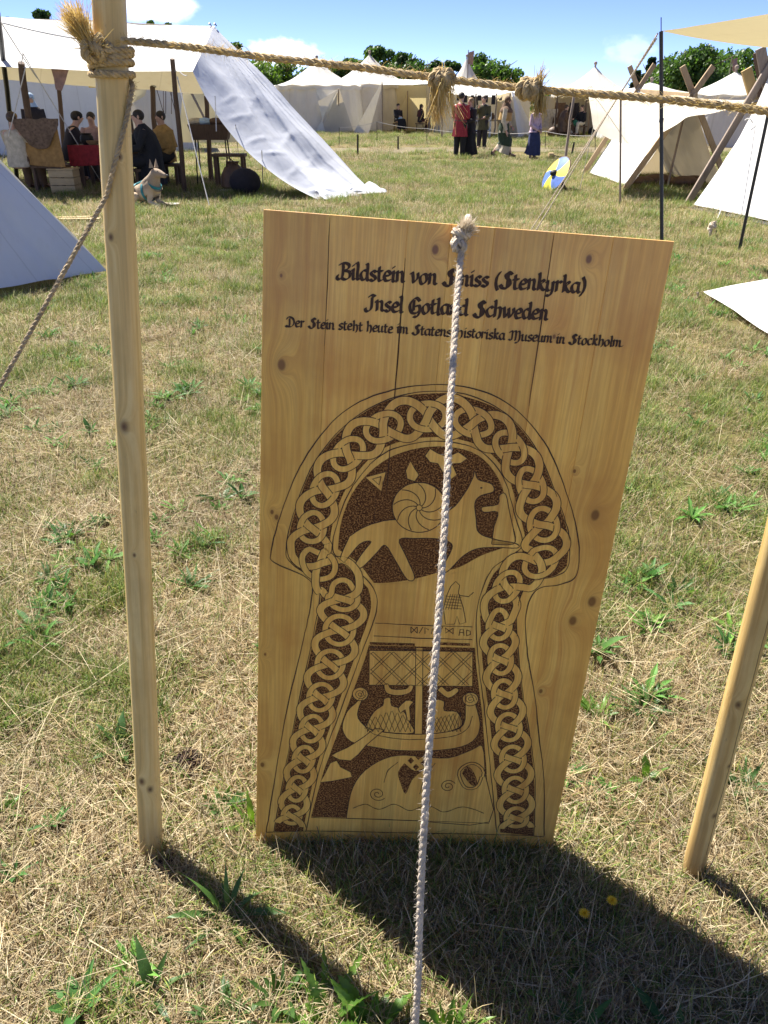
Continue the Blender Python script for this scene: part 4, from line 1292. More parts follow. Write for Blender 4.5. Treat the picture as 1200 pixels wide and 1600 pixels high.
# white cotton rope in front of the board
wt = P(724, 372, 1.360)
wr = thing('white_rope', 'thick white cotton rope hanging from knot on panel top down to the grass', 'rope', wt)
wp = spline([wt + Vector((0, .012, .018)), wt, P(718, 420, 1.318), P(706, 590, 1.17), P(694, 830, 1.0), P(676, 1080, .868), P(660, 1350, .765), P(648, 1600, .695), Vector((.026, .64, .0))], 10)
twisted(MB(), [p + Vector((.0016 * noise.noise(p * 9), .0016 * noise.noise(p * 9 + Vector((5, 5, 5))), 0)) for p in wp], .0056, 3, .036, 8, .004, None, .40).build('twist', M['white_rope'], wr)
fb = MB(); fibres(fb, wp, .0064, 2600, .010, .00030); coloured(fb, 'loose_fibre', wr, [(.6, .55, .48), (.5, .45, .38)])
kb = MB()
knot(kb, P(720, 368, 1.352), .0105, .0068, (0, .3, 1), 2.6); knot(kb, P(717, 382, 1.342), .0085, .0055, (1, 0, .2), 2.0)
bk = B_O + BU * at(728, 352)[0] + BV * (BH + .006)
kb.tube(spline([P(722, 366, 1.355), bk + Vector((0, -.012, 0)), bk + Vector((.004, .012, .004)), bk + Vector((.006, .04, -.02)), bk + Vector((.004, .035, -.08))], 6), .0062, 8)
kb.build('knot', M['white_rope'], wr)
tb = MB()
tassel(tb, P(724, 364, 1.350), (.35, -.25, .9), .026, .11, 800, .0006, .6, .1)
coloured(tb, 'frayed_end', wr, [(.52, .44, .33), (.42, .35, .24), (.60, .53, .42)])
# ------------------------------------------------------------------ tents
def wr(p, amp, f=1.6, seed=0.0):
    return amp * (noise.noise(Vector((p[0] * f, p[1] * f, p[2] * f + seed))) + .5 * noise.noise(Vector((p[0] * f * 2.7, p[1] * f * 2.7, p[2] * f * 2.7 + seed))))
def sheet(mb, c00, c10, c01, c11, nu=24, nv=18, sag=0.0, amp=.02, f=1.6, bow=None, seed=0.0, folds=None):
    """cloth between four corners; c00-c10 is the upper edge, sagging and creased"""
    c00, c10, c01, c11 = map(Vector, (c00, c10, c01, c11))
    nrm = (c10 - c00).cross(c01 - c00)
    if nrm.length < 1e-6: nrm = Vector((0, 0, 1))
    nrm.normalize()
    def fn(u, v):
        p = (c00 * (1 - u) + c10 * u) * (1 - v) + (c01 * (1 - u) + c11 * u) * v
        p = p + Vector((0, 0, -1)) * sag * (4 * u * (1 - u)) * (.35 + .65 * 4 * v * (1 - v))
        if bow: p = p + bow(u, v)
        k = wr(p, amp, f, seed)
        if folds:
            n_, a = folds
            k += a * math.sin(u * n_ * 6.283 + 1.5 * noise.noise(Vector((v * 2, u * 3, seed)))) * (.3 + .7 * v)
        return p + nrm * k
    mb.grid(fn, nu, nv)
    return mb
def cord(mb, a, b_, r=.006, sag=0.0, n=5):
    a, b_ = Vector(a), Vector(b_)
    mb.tube([a.lerp(b_, t / 10) + Vector((0, 0, -sag * 4 * (t / 10) * (1 - t / 10))) for t in range(11)], r, n)
    return mb
def pole(mb, a, b_, r, n=9, crook=.0):
    a, b_ = Vector(a), Vector(b_)
    pts = [a.lerp(b_, t / 8) + Vector((wr((a.x, t * .4, a.y), crook), wr((t * .4, a.x, a.y), crook), 0)) for t in range(9)]
    mb.tube(pts, lambda t: r * (1.08 - .16 * t), n)
    return mb

# --- the long white awning tent on the left, people sitting in its shade
FE_R, FE_L = P(301, 112, 15.4), P(-150, 95, 15.4)
RG_R, RG_L = P(336, 40, 17.6), P(-150, 17, 17.6)
BE_R, BE_L = P(318, 146, 19.8), P(-150, 112, 19.8)
t1 = thing('awning_tent', 'long white open-sided awning tent with people in its shade, one end pulled to the grass', 'tent', (-5.5, 17.6, 0))
mb = sheet(MB(), RG_L, RG_R, FE_L, FE_R, 60, 16, .10, .03, .9); mb.build('front_slope', M['canvas'], t1)
mb = sheet(MB(), RG_L, RG_R, BE_L, BE_R, 50, 14, .06, .03, .9, seed=4); mb.build('back_slope', M['canvas'], t1)
def wing_bow(u, v):
    k = math.sin(math.pi * v)
    cr_ = 0
    for s_, w_, a_ in ((.08, .012, .035), (.16, .018, .05), (.28, .014, .045), (.40, .02, .05), (.55, .014, .04), (.70, .022, .05), (.86, .016, .04)):
        cr_ += a_ * math.exp(-((u - (1 - s_ * (.25 + v))) / w_) ** 2) * (1 - .6 * v)
    for v0, sl, a_ in ((.22, .2, .03), (.34, .16, .04), (.45, -.14, .035), (.52, .1, .04), (.60, .22, .05), (.68, -.12, .05), (.75, .15, .05), (.82, -.1, .06), (.90, .12, .07)):
        q_ = (v - v0 - sl * u + .03 * noise.noise(Vector((u * 4, v0 * 9, 0)))) / .013
        cr_ += a_ * math.exp(-q_ * q_) * max(0, math.sin(3.14 * min(1, u * 1.3 + .05 * v0))) * (.3 + .6 * noise.noise(Vector((u * 3, v0 * 20, 3))))
    return Vector((-.4 * cr_, -.9 * cr_, .3 * cr_)) + Vector((-.30 * k * (1 - u) + .05 * k * u, -.1 * k, -.10 * k * (1 - u))) + Vector((.16 * max(0, v - .86) / .14 * noise.noise(Vector((u * 7, 1, 1))) + .25 * max(0, v - .8) / .2 * math.sin(u * 3.14), -.25 * max(0, v - .85) / .15 * math.sin(u * 3.14), 0))
mb = sheet(MB(), FE_R, RG_R, G(497, 312), G(580, 297), 70, 90, 0, .022, .8, wing_bow, 9, (2.3, .045))
cap_bow = lambda p: p
mb.build('end_wall', M['canvas_shaded'], t1)
mb = MB()
def hem(u, v):
    p = G(492, 311).lerp(G(583, 299), u) + Vector((.10 + .05 * math.sin(u * 9), -.12 - .05 * math.cos(u * 7), 0)) * (v * 2.2)
    k = noise.noise(Vector((u * 6, v * 2, 4)))
    return p + Vector((.05 * k, .05 * noise.noise(Vector((u * 8, v * 4, 9))), .03 + .13 * (1 - v) * (.8 + .2 * math.sin(u * 22 + 2 * k)) + .05 * abs(k) * (1 - v * .6)))
mb.grid(hem, 60, 14); mb.build('trailing_hem', M['canvas_shaded'], t1)
for k in range(2):
    mb = MB()
    a = RG_R + (RG_L - RG_R).normalized() * (.10 * k) + Vector((0, -.02, .02)); mb.tube([a + Vector((0, -.04, -.01)), a + Vector((0, .0, .02)), a + Vector((.02, .06, -.02))], .012, 5)
    mb.build('ridge_lacing', M['black_paint'], t1)
def tent_post(a, b_, r, m, tent=t1): pole(MB(), a, b_, r, 9, .02).build('post', M[m], tent)
tent_post(G(62, 297), P(33, 98, 15.42), .062, 'dark_timber')
tent_post(G(289, 300), P(269, 92, 15.38), .045, 'dark_timber')
tent_post(Vector((P(322, 200, 18.2).x, 18.2, 0)), P(322, 150, 18.2), .05, 'dark_timber')
tent_post(Vector((P(237, 200, 19.7).x, 19.7, 0)), P(237, 126, 19.7), .06, 'dark_timber')
tent_post(Vector((P(90, 200, 19.7).x, 19.7, 0)), P(90, 118, 19.7), .05, 'dark_timber')
tent_post(G(27, 280), P(-3, 20, 14.9), .045, 'black_paint')
for a, b_ in ((P(35, 82, 15.3), G(163, 292)), (P(0, 32, 14.9), P(58, 122, 15.6)), (P(4, 36, 14.9), P(142, 64, 15.2)), (P(277, 120, 15.3), G(327, 321)), (P(281, 112, 15.35), P(292, 118, 15.2)), (P(40, 105, 15.3), G(-10, 300)),
              (P(36, 83, 15.35), P(33, 98, 15.4)), (P(368, 195, 14.9), G(374, 255)), (P(409, 235, 14.7), G(411, 298)), (P(336, 150, 15.2), P(338, 205, 15.0))):
    cord(MB(), a, b_, .009, .02).build('guy_line', M['cord'], t1)
# scrap of reddish hide hung from the eave
hd = MB(); sheet(hd, P(80, 106, 15.6), P(108, 108, 15.6), P(87, 140, 15.62), P(97, 142, 15.62), 8, 10, .0, .05, 3)
tag(hd.build('hanging_hide', cloth('dusty_pink_hide', (.26, .16, .13))), 'dusty pink hide hanging from the eave of the long awning', 'hide')
# yellow pennant strip and drying cloths in the tent behind
mb = sheet(MB(), P(135, 124, 21), P(236, 126, 21), P(139, 137, 21), P(232, 133, 21), 14, 4, .04, .03)
tag(mb.build('yellow_bunting', cloth('yellow_bunting_cloth', (.60, .40, .05))), 'short yellow cloth strip hung behind the long awning', 'bunting')
mb = sheet(MB(), P(196, 132, 22.5), P(232, 130, 22.5), P(200, 163, 22.4), P(226, 150, 22.4), 12, 8, .06, .05)
tag(mb.build('ragged_cloth', M['canvas_cream']), 'ragged cream cloth hanging behind the long awning', 'cloth')

# white tents seen through and behind it
wt_ = thing('white_marquee', 'long plain white marquee wall standing behind the people at the table', 'tent', P(70, 210, 26) * 1)
wt_.location.z = 0
sheet(MB(), P(-120, 106, 26), P(158, 117, 26), Vector((P(-120, 106, 26).x, 26, 0)), Vector((P(158, 117, 26).x, 26, 0)), 50, 10, 0, .02, 1.0, None, 3, (14, .02)).build('wall', M['canvas_shaded'], wt_)
sheet(MB(), P(-120, 96, 29), P(150, 108, 29), P(-120, 106, 26) + Vector((0, -.05, .02)), P(158, 117, 26) + Vector((0, -.05, .02)), 30, 8, .05, .02).build('roof', M['canvas'], wt_)
wt2 = thing('white_marquee', 'bright white tent wall with hanging cords, behind the mustard shawl sitter', 'tent', Vector((P(250, 210, 30).x, 30, 0)))
sheet(MB(), P(196, 130, 30), P(300, 126, 30), Vector((P(190, 130, 30).x, 29.6, 0)), Vector((P(304, 126, 30).x, 29.6, 0)), 30, 10, 0, .02, 1.0, None, 5, (9, .02)).build('wall', M['canvas'], wt2)
sheet(MB(), P(200, 122, 33), P(296, 120, 33), P(196, 130, 30), P(300, 126, 30), 20, 6, .05, .02).build('roof', M['canvas'], wt2)
mb = MB()
for x0, x1 in ((243, 256), (255, 256), (259, 259), (263, 275), (268, 268)): cord(mb, P(x0, 133, 29), P(x1, 178, 28.6), .012)
mb.build('cord', M['dark_timber'], wt2)
cm = thing('cream_tent', 'cream tent with a dark pole seen under the right end of the long awning', 'tent', Vector((P(315, 200, 23).x, 23, 0)))
sheet(MB(), P(286, 140, 23), P(352, 152, 23), Vector((P(276, 140, 23).x, 22.5, .6)), Vector((P(372, 140, 23).x, 22.5, .6)), 16, 10, .05, .03).build('wall', M['canvas_cream'], cm)
pole(MB(), P(299, 145, 22.6), P(322, 190, 22.4), .03).build('post', M['grey_timber'], cm)

# --- corner of a small white tent, left foreground
A0 = Vector((-2.80, 8.0, 0)); d1 = Vector((-.5, -.866, 0)); d2 = Vector((-.866, .5, 0)); S_ = 3.3
ap = A0 + (d1 + d2) * S_ / 2 + Vector((0, 0, 3.1))
t2 = thing('pyramid_tent', 'small white pyramid tent, its pegged corner reaching in beside the pale pole', 'tent', (ap.x, ap.y, 0))
B0, C0, D0 = A0 + d1 * S_, A0 + d1 * S_ + d2 * S_, A0 + d2 * S_
lift = Vector((0, 0, .035))
def tri_sheet(a, b_, top, sagk=.1, seed=0.0, n=26):
    a, b_, top = Vector(a), Vector(b_), Vector(top)
    nrm = (b_ - a).cross(top - a).normalized()
    mb = MB()
    def fn(u, v):
        w = 1 - v
        p = a.lerp(b_, u) * w + top * v
        p = p + nrm * (-sagk * math.sin(math.pi * u) * math.sin(math.pi * min(v * 1.2, 1)) + wr(p, .026, 1.4, seed) + .05 * math.exp(-((u - .16 - .1 * v) / .03) ** 2) * (1 - v) + .035 * math.exp(-((u - .30 + .05 * v) / .05) ** 2) * (1 - v)) + Vector((0, 0, .06 * math.sin(math.pi * u) * (1 - v) ** 3))
        return p
    mb.grid(fn, n * 2, n)
    return mb
for k, (a, b_) in enumerate(((A0, B0), (B0, C0), (C0, D0), (D0, A0))):
    tri_sheet(a + lift, b_ + lift, ap, .10, k * 3.0).build('wall', M['canvas_shaded'], t2)
mb = MB(); mb.tube([A0 + lift + Vector((-.03, .01, .01)), A0 + (ap - A0) * .5 + Vector((0, 0, -.04)), ap], .008, 6); mb.build('seam', M['canvas'], t2)
mb = MB(); mb.tube([A0 + Vector((.02, .02, .10)), A0 + Vector((.05, .03, -.05))], .010, 6); mb.build('peg', M['grey_timber'], t2)

# --- low white awning corner on the right
K0 = G(1098, 468); K1 = G(1200, 536); 
t3 = thing('low_awning', 'white sheet pegged low to the grass at the right edge of the meadow', 'awning', K0)
kd = (K1 - K0)
sheet(MB(), K0 + Vector((0, .02, .07)), P(1300, 412, 7.4), K0 + Vector((0.01, -.03, .06)), K0 + kd * 2.2 + Vector((.02, 0, .07)), 34, 30, .02, .014, 1.5, None, 2).build('sheet', M['canvas'], t3)
mb = MB(); mb.tube([K0 + Vector((-.05, .02, .06)), K0 + Vector((-.02, .01, -.04))], .010, 6); mb.build('peg', M['grey_timber'], t3)

# --- two timber A-frame tents on the right
def plank_beam(a, b_, w, h, m, tent, name='frame_plank', up=(0, 1, 0)):
    mb = MB(); mb.beam(a, b_, w, h, up); return mb.build(name, m, tent)
F1, R1 = 16.4, 20.0
t4 = thing('plank_frame_tent', 'cream A-frame tent with crossed tan planks and dark open front', 'tent', (5.8, 18.2, 0))
xl, xr, xc, zr = 4.77, 6.86, 5.81, 1.68
def frame(Y, top_l, top_r, mat, tent, feet, cross):
    l_, r_ = Vector(feet[0]), Vector(feet[1])
    c_ = Vector(cross)
    plank_beam(l_, c_ + (c_ - l_).normalized() * top_r, .105, .05, mat, tent)
    plank_beam(r_ + Vector((0, .06, 0)), c_ + Vector((0, .06, 0)) + (c_ - r_).normalized() * top_l, .105, .05, mat, tent)
frame(F1, .52, .52, M['tan_timber'], t4, ((xl - .02, F1, 0), (xr, F1, 0)), (xc, F1, zr))
frame(R1, .52, .56, M['tan_timber'], t4, ((xl - .02, R1, 0), (xr, R1, 0)), (xc, R1, zr + .12))
mb = MB(); mb.beam((xc, F1 - .15, zr - .05), (xc, R1 + .15, zr + .07), .05, .10); mb.build('ridge_beam', M['tan_timber'], t4)
sheet(MB(), (xc, F1 + .1, zr), (xc, R1 - .05, zr + .12), (xl + .12, F1 + .1, .05), (xl + .12, R1 - .05, .05), 26, 18, .0, .02, 1.3, lambda u, v: Vector((.05 * math.sin(3.14 * v), 0, -.06 * math.sin(3.14 * u) * (1 - v)))).build('side_wall', M['canvas'], t4)
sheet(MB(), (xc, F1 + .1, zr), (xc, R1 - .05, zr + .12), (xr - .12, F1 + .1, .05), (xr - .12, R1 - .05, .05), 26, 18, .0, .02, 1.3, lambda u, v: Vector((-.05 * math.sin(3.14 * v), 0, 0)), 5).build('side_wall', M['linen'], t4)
mb = MB()
def back_wall(u, v):
    p = Vector((xl + .15 + (xr - xl - .3) * u, R1 - .25, 0)).lerp(Vector((xc, R1 - .25, zr + .05)), v)
    return p + Vector((0, wr(p, .03, 2), 0))
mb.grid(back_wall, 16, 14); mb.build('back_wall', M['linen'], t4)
pole(MB(), (xc - .1, F1 + .35, 0), (xc + .05, F1 + .4, zr - .02), .022).build('post', M['grey_timber'], t4)
mb = MB(); mb.add([], [])
for x, y, s_ in ((5.3, 17.2, .26), (5.7, 17.4, .3), (6.15, 17.1, .28), (6.5, 17.5, .25)): 
    b_ = MB(); b_.ellipsoid((x, y, s_ * .33), (s_ * 1.1, s_ * .7, s_ * .4)); o = b_.build('bedroll', M['leather'])
    tag(o, {5.3: 'brown bedroll inside the plank-framed tent, beside its left plank', 5.7: 'large brown bedroll in the middle of the plank-framed tent', 6.15: 'brown bedroll before the middle one in the plank-framed tent', 6.5: 'small brown bedroll at the right side of the plank-framed tent'}[x], 'bedroll', 'bedrolls in the plank tent')

t5 = thing('plank_frame_tent', 'white A-frame tent with weathered grey-brown planks, at the right edge', 'tent', (6.1, 12.6, 0))
f5, c5 = G(1073, 320), P(1197, 112, 13.9)
dn = (c5 - f5)
plank_beam(f5, f5 + dn * 1.10, .105, .06, M['grey_timber'], t5)
r5 = Vector((c5.x * 2 - f5.x, 13.96, 0))
plank_beam(r5, c5 + Vector((0, .06, 0)) + (c5 - r5).normalized() * .35, .15, .06, M['grey_timber'], t5)
plank_beam(P(1181, 165, 14.9), P(1166, 108, 14.9), .17, .06, wood('yellow_new_plank', (.42, .27, .09), (.52, .36, .14), 2, .3, .7), t5, 'frame_plank')
plank_beam(P(1165, 165, 14.85), P(1196, 122, 14.85), .13, .06, M['tan_timber'], t5, 'frame_plank')
MB().tube([P(1190, 140, 14.2), P(1189, 118, 14.2), P(1184, 100, 14.2), P(1184, 84, 14.2)], lambda t: .085 - .02 * t, 8).build('carved_head_post', M['dark_timber'], t5) if False else None
mb = MB(); mb.tube([P(1192, 150, 14.2), P(1190, 118, 14.2), P(1185, 98, 14.2), P(1183, 84, 14.2)], lambda t: .085 - .02 * t, 8)
mb.tube([P(1185, 94, 14.2), P(1181, 88, 14.2), P(1180, 83, 14.2)], .035, 6); mb.tube([P(1184, 90, 14.2), P(1188, 82, 14.2)], .03, 6); mb.build('carved_post_head', M['dark_timber'], t5)
e5 = (G(1205, 352) - G(1085, 326)); e5.normalize()
lo0 = G(1083, 325) + Vector((0, 0, .05)); lo1 = lo0 + e5 * 3.2
up0 = c5 + Vector((.02, -.08, -.05)); up1 = up0 + Vector((.45, -3.1, 0))
sheet(MB(), up0, up1, lo0, lo1, 30, 26, 0, .022, 1.2, lambda u, v: Vector((.10 * math.sin(3.14 * v), 0, -.04 * math.sin(3.14 * u) * (1 - v))), 6).build('side_wall', M['canvas'], t5)
sheet(MB(), up0, up1, (r5.x - .1, 13.7, .05), (r5.x + .3, 10.6, .05), 20, 16, 0, .02, 1.2, None, 8).build('side_wall', M['canvas'], t5)
sheet(MB(), lo0 + Vector((0, 0, -.02)), lo1 + Vector((0, 0, -.02)), lo0 + Vector((-.10, -.05, -.04)), lo1 + Vector((-.10, -.05, -.04)), 20, 3, 0, .01).build('gap_shade_strip', M['black_paint'], t5)  # black strip added as the shaded gap under the wall
cord(MB(), P(1178, 190, 13.5), P(1120, 345, 11.9), .008).build('guy_line', M['cord'], t5)
cord(MB(), P(1164, 188, 13.6), P(1176, 192, 13.5), .010, -.04).build('loop', M['cord'], t5)
# guy peg with a bunched white rope
gpz = G(1108, 372)
pg = thing('guy_peg', 'tent peg wrapped in white rope, in the grass before the grey plank tent', 'tent peg', gpz)
pole(MB(), gpz + Vector((0, 0, -.03)), gpz + Vector((.02, .02, .16)), .016).build('stake', M['grey_timber'], pg)
kb = MB(); knot(kb, gpz + Vector((.01, 0, .15)), .035, .018, (0, 0, 1), 3.2); kb.tube(spline([gpz + Vector((.0, -.02, .14)), gpz + Vector((-.02, -.04, .06)), gpz + Vector((.01, -.05, -.02))], 4), .014, 6); kb.build('rope_bunch', M['white_rope'], pg)
cord(MB(), gpz + Vector((0, 0, .15)), P(1120, 345, 11.9), .008).build('guy_line', M['cord'], pg)

# --- sagging tarp strung between the A-frame tents, on thin poles
t6 = thing('tarp_awning', 'sagging cream tarp stretched on thin poles before the A-frame tents', 'awning', (4.6, 15.2, 0))
TL, TR, BL_, BR_ = P(918, 139, 17.6), P(1190, 156, 14.8), P(927, 199, 15.0), P(1150, 168, 14.3)
sheet(MB(), TL, TR, BL_, BR_, 50, 18, .10, .035, 1.1, lambda u, v: Vector((0, 0, -.30 * v * math.sin(3.14 * min(1, u * 1.5)) * (1 if u < .667 else 0) + .0 * u)), 12).build('sheet', canvas('old_tarp', (.68, .63, .53), .30, (.60, .52, .34)), t6)
pole(MB(), G(969, 319), P(970, 141, 14.0), .018).build('post', M['grey_timber'], t6)
pole(MB(), G(878, 298), P(897, 150, 16.6), .028, 8, .03).build('post', M['grey_timber'], t6)
for a, b_ in ((P(970, 142, 14.0), P(918, 139, 17.6)), (BL_, G(905, 300)), (P(950, 180, 14.9), P(951, 186, 14.85))): cord(MB(), a, b_, .006).build('guy_line', M['cord'], t6)

# --- sun sail on black poles, upper right
t7 = thing('sun_sail', 'cream sun sail on a leaning black pole at the upper right, white guy ropes', 'awning', G(1034, 398))
sA, sC = P(1033, 49, 9.2), P(1222, 76, 9.35)
sB, sD = P(1300, 4, 6.4), sC + Vector((.9, -2.6, .05))
sheet(MB(), sA, sC, sB, sD, 36, 26, .05, .008, .8).build('sheet', canvas('sun_sail_cloth', (.62, .56, .42), .30, (.62, .52, .30)), t7)
mb = MB(); mb.tube([G(1034, 400), P(1033, 49, 9.2)], .020, 12); mb.tube([P(1033, 50, 9.2), P(1033, 27, 9.2)], .005, 6)
for k in (.35, .63): 
    c_ = G(1034, 400).lerp(P(1033, 49, 9.2), k); mb.tube([c_ + Vector((0, 0, -.02)), c_ + Vector((0, 0, .02))], .024, 12)
mb.build('post', M['black_paint'], t7)
mb = MB(); mb.tube([G(1155, 391), sC], .018, 12); mb.build('post', M['black_paint'], t7)
for a, b_ in ((P(1028, 52, 9.2), P(970, 145, 9.1)), (P(1026, 60, 9.2), P(965, 152, 9.1))):
    twisted(MB(), [a, b_], .011, 2, .06, 5, .03).build('guy_line', M['white_rope'], t7)
for b_ in (G(815, 382), G(822, 385)): twisted(MB(), [P(967, 149, 9.1), b_], .010, 2, .06, 5, .03).build('guy_line', M['white_rope'], t7)

# --- the far row of white tents
def pavilion(label, cx, Y, rad, wall, top, n=12, mat='canvas_far', wall_mat=None, skirt=True, concave=.18, group='white tents across the meadow', open_=None):
    c_ = Vector((P(cx, 150, Y).x, Y, 0))
    t = thing('pavilion_tent', label, 'tent', c_, 0, group)
    mb = MB()
    def roof(u, v):
        a = 2 * math.pi * u
        r_ = rad * (1.03 * v)
        z = top - (top - wall) * (v - concave * math.sin(math.pi * v) * -1) if False else wall + (top - wall) * (1 - v) ** (1 + concave * 3)
        z += -.05 * v * abs(math.sin(a * n / 2)) * .0 + .03 * v * math.cos(a * n)
        return c_ + Vector((r_ * math.cos(a), r_ * math.sin(a), z + wr((a, v, cx), .03, 2)))
    mb.grid(roof, 72, 12); mb.build('roof', M[mat], t)
    mb = MB()
    def val(u, v):
        a = 2 * math.pi * u
        return c_ + Vector((rad * 1.04 * math.cos(a), rad * 1.04 * math.sin(a), wall - .18 * v - .05 * v * abs(math.sin(a * n)) + .03 * math.cos(a * n)))
    mb.grid(val, 96, 2); mb.build('valance', M[mat], t)
    if skirt:
        mb = MB()
        def wl_(u, v):
            a = 2 * math.pi * u
            r_ = rad * (.98 + .14 * v) + .04 * math.sin(a * n * 2)
            return c_ + Vector((r_ * math.cos(a), r_ * math.sin(a), wall * (1 - v) + .0))
        mb.grid(wl_, 96, 6); mb.build('wall', M[wall_mat or mat], t)
    mb = MB(); mb.tube([c_ + Vector((0, 0, 0)), c_ + Vector((0, 0, top + .12))], .05, 8); mb.ellipsoid(c_ + Vector((0, 0, top + .14)), (.09, .09, .09), 8, 6); mb.build('centre_post', M['grey_timber'], t)
    return t
pavilion('round white pavilion with a peaked roof, just right of the slanting awning wall', 497, 49, 2.35, 2.30, 3.55)
pavilion('taller round white pavilion joined to the cream awning with a lit doorway', 578, 52, 2.5, 2.4, 3.95)
pavilion('white peaked pavilion behind the seated people, left of the black pole', 925, 45, 2.0, 1.95, 3.1, skirt=False)
pavilion('small white pavilion peak showing between the crossed planks', 1143, 34, 1.9, 1.75, 2.55)
pavilion('low white pavilion top behind the leftmost crossed planks', 1015, 40, 2.0, 1.85, 2.3)
pavilion('narrow pale pointed tent top behind the market stall', 727, 62, 1.6, 2.2, 4.2)

# porch of two slanting flaps before the first pavilion
pc = thing('porch_flap', 'white triangular porch flaps hung on a pole before the round pavilion', 'awning', Vector((P(505, 207, 46).x, 46, 0)))
tp = P(505, 140, 46.5); tp2 = P(530, 139, 46.5)
mb = MB()
for a, b_, c_ in ((P(494, 139, 46.6), P(528, 140, 46), G(503, 208)), (P(528, 140, 46), P(497, 158, 46), G(500, 209))):
    sheet(mb, a, b_, c_ + Vector((-.3, 0, 0)), c_ + Vector((.3, 0, 0)), 10, 12, .05, .02)
mb.build('flap', M['canvas'], pc)
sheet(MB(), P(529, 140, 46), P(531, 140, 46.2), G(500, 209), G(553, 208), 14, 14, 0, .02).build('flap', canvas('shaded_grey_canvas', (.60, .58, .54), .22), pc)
pole(MB(), G(529, 208), P(529, 139, 45.9), .035).build('post', M['grey_timber'], pc)

# open cream awning with a triangular lit doorway
oa = thing('open_awning', 'cream awning with a bright triangular doorway, two women before it', 'awning', Vector((P(635, 207, 48).x, 48, 0)))
aL, aR, bL, bR = P(597, 132, 46), P(672, 131, 46), P(600, 122, 50.5), P(668, 124, 50.5)
sheet(MB(), bL, bR, aL, aR, 20, 10, .08, .02).build('roof', M['canvas_far'], oa)
gl = lambda p, Y: Vector((p.x, Y, 0))
zc = 2.35
sheet(MB(), Vector((aL.x, 50, zc)), Vector((aR.x, 50, zc)), Vector((aL.x, 50, 0)), Vector((aR.x, 50, 0)), 14, 10, 0, .02).build('back_wall', M['canvas_cream'], oa)
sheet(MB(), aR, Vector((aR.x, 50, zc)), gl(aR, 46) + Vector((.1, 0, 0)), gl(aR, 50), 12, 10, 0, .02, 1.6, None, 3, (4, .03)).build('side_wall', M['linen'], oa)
mb = MB()
dA, dB, dT = Vector((aL.x + .45, 49.6, 0)), Vector((aR.x - .5, 49.6, 0)), P(637, 142, 49.6)
mb.grid(lambda u, v: dA.lerp(dB, u).lerp(dT, v) + Vector((0, wr((u, v, 3), .04, 3), 0)), 12, 10); mb.build('door_flap', M['canvas_cream'], oa)
sheet(MB(), aL + Vector((-.1, 0, 0)), aL + Vector((.02, 0, 0)), G(552, 209) + Vector((0, 0, .02)), G(576, 209) + Vector((0, 0, .02)), 10, 16, 0, .03, 1.3).build('slanting_flap', M['canvas'], oa)
sheet(MB(), aL, Vector((aL.x, 50, zc)), gl(aL, 46.2), gl(aL, 50), 12, 10, 0, .02, 1.6, None, 3, (4, .03)).build('side_wall', M['canvas_far'], oa)
for x in (aL, aR): pole(MB(), gl(x, 45.95), x + Vector((0, -.05, .1)), .035).build('post', M['grey_timber'], oa)
pole(MB(), Vector((dT.x, 49.5, 0)), dT, .03).build('post', M['grey_timber'], oa)
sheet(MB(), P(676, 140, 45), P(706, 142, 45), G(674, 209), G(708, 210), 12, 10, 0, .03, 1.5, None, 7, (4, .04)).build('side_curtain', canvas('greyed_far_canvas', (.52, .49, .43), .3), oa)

# market stall behind the standing group
ms = thing('market_stall', 'market stall with sagging white roof and beige side cloth behind the standing group', 'market stall', Vector((P(755, 205, 42).x, 42, 0)))
sL, sR = P(690, 146, 40), P(798, 152, 40); qL, qR = P(700, 131, 44), P(842, 140, 44)
sheet(MB(), qL, qR, sL, sR, 26, 10, .12, .03).build('roof', M['canvas_far'], ms)
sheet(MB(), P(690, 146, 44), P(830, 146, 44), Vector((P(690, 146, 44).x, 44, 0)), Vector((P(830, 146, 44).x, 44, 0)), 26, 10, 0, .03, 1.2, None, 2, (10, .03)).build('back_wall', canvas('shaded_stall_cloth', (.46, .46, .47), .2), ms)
sheet(MB(), P(776, 149, 39.6), P(799, 144, 40), G(778, 214), G(810, 217), 12, 12, .02, .04, 1.3, None, 5, (3, .05)).build('side_cloth', M['linen'], ms)
sheet(MB(), P(799, 143, 40.2), P(806, 146, 42), G(810, 217), G(838, 211), 12, 12, .02, .04, 1.3, None, 7, (3, .04)).build('side_cloth', M['canvas_shaded'], ms)
for x in (692, 744, 776, 798): pole(MB(), Vector((P(x, 150, 40).x, 39.9, 0)), P(x, 146, 39.9), .035, 7, .05).build('post', M['grey_timber'], ms)
pole(MB(), Vector((P(748, 150, 43).x, 43, 0)), P(740, 150, 43), .22).build('doorway_shade', M['black_paint'], ms)  # black column standing in for the shade inside a doorway
for k in range(7):
    mb = MB(); mb.box(P(716 + k * 11, 153 + (k % 3) * 1.5, 39.85), (.14 + .04 * (k % 2), .03, .22 + .08 * (k % 3))); mb.build('hung_ware', M['c_dark'], ms)
mb = MB(); mb.box(P(757, 188, 40.6) + Vector((0, 0, 0)), (2.3, .7, .06)); mb.build('counter', M['pale_timber'], ms)
for k, (x, c_) in enumerate(((742, 'ceramic'), (752, 'c_dark'), (760, 'ceramic'), (768, 'c_brown'))):
    b_ = MB(); q = P(x, 184, 40.5); b_.loft([[q + Vector((r_ * math.cos(a * .785), r_ * math.sin(a * .785), z)) for a in range(8)] for r_, z in ((.10, -.07), (.15, 0), (.14, .10), (.09, .16), (.11, .2))]); o = b_.build('jar', M[c_])
    tag(o, ['grey jar at the left end of the stall counter', 'black jar between two grey jars on the stall counter', 'grey jar between dark jars on the stall counter', 'brown jar at the right end of the stall counter'][k], 'jar', 'jars on the stall counter')
sh = MB()
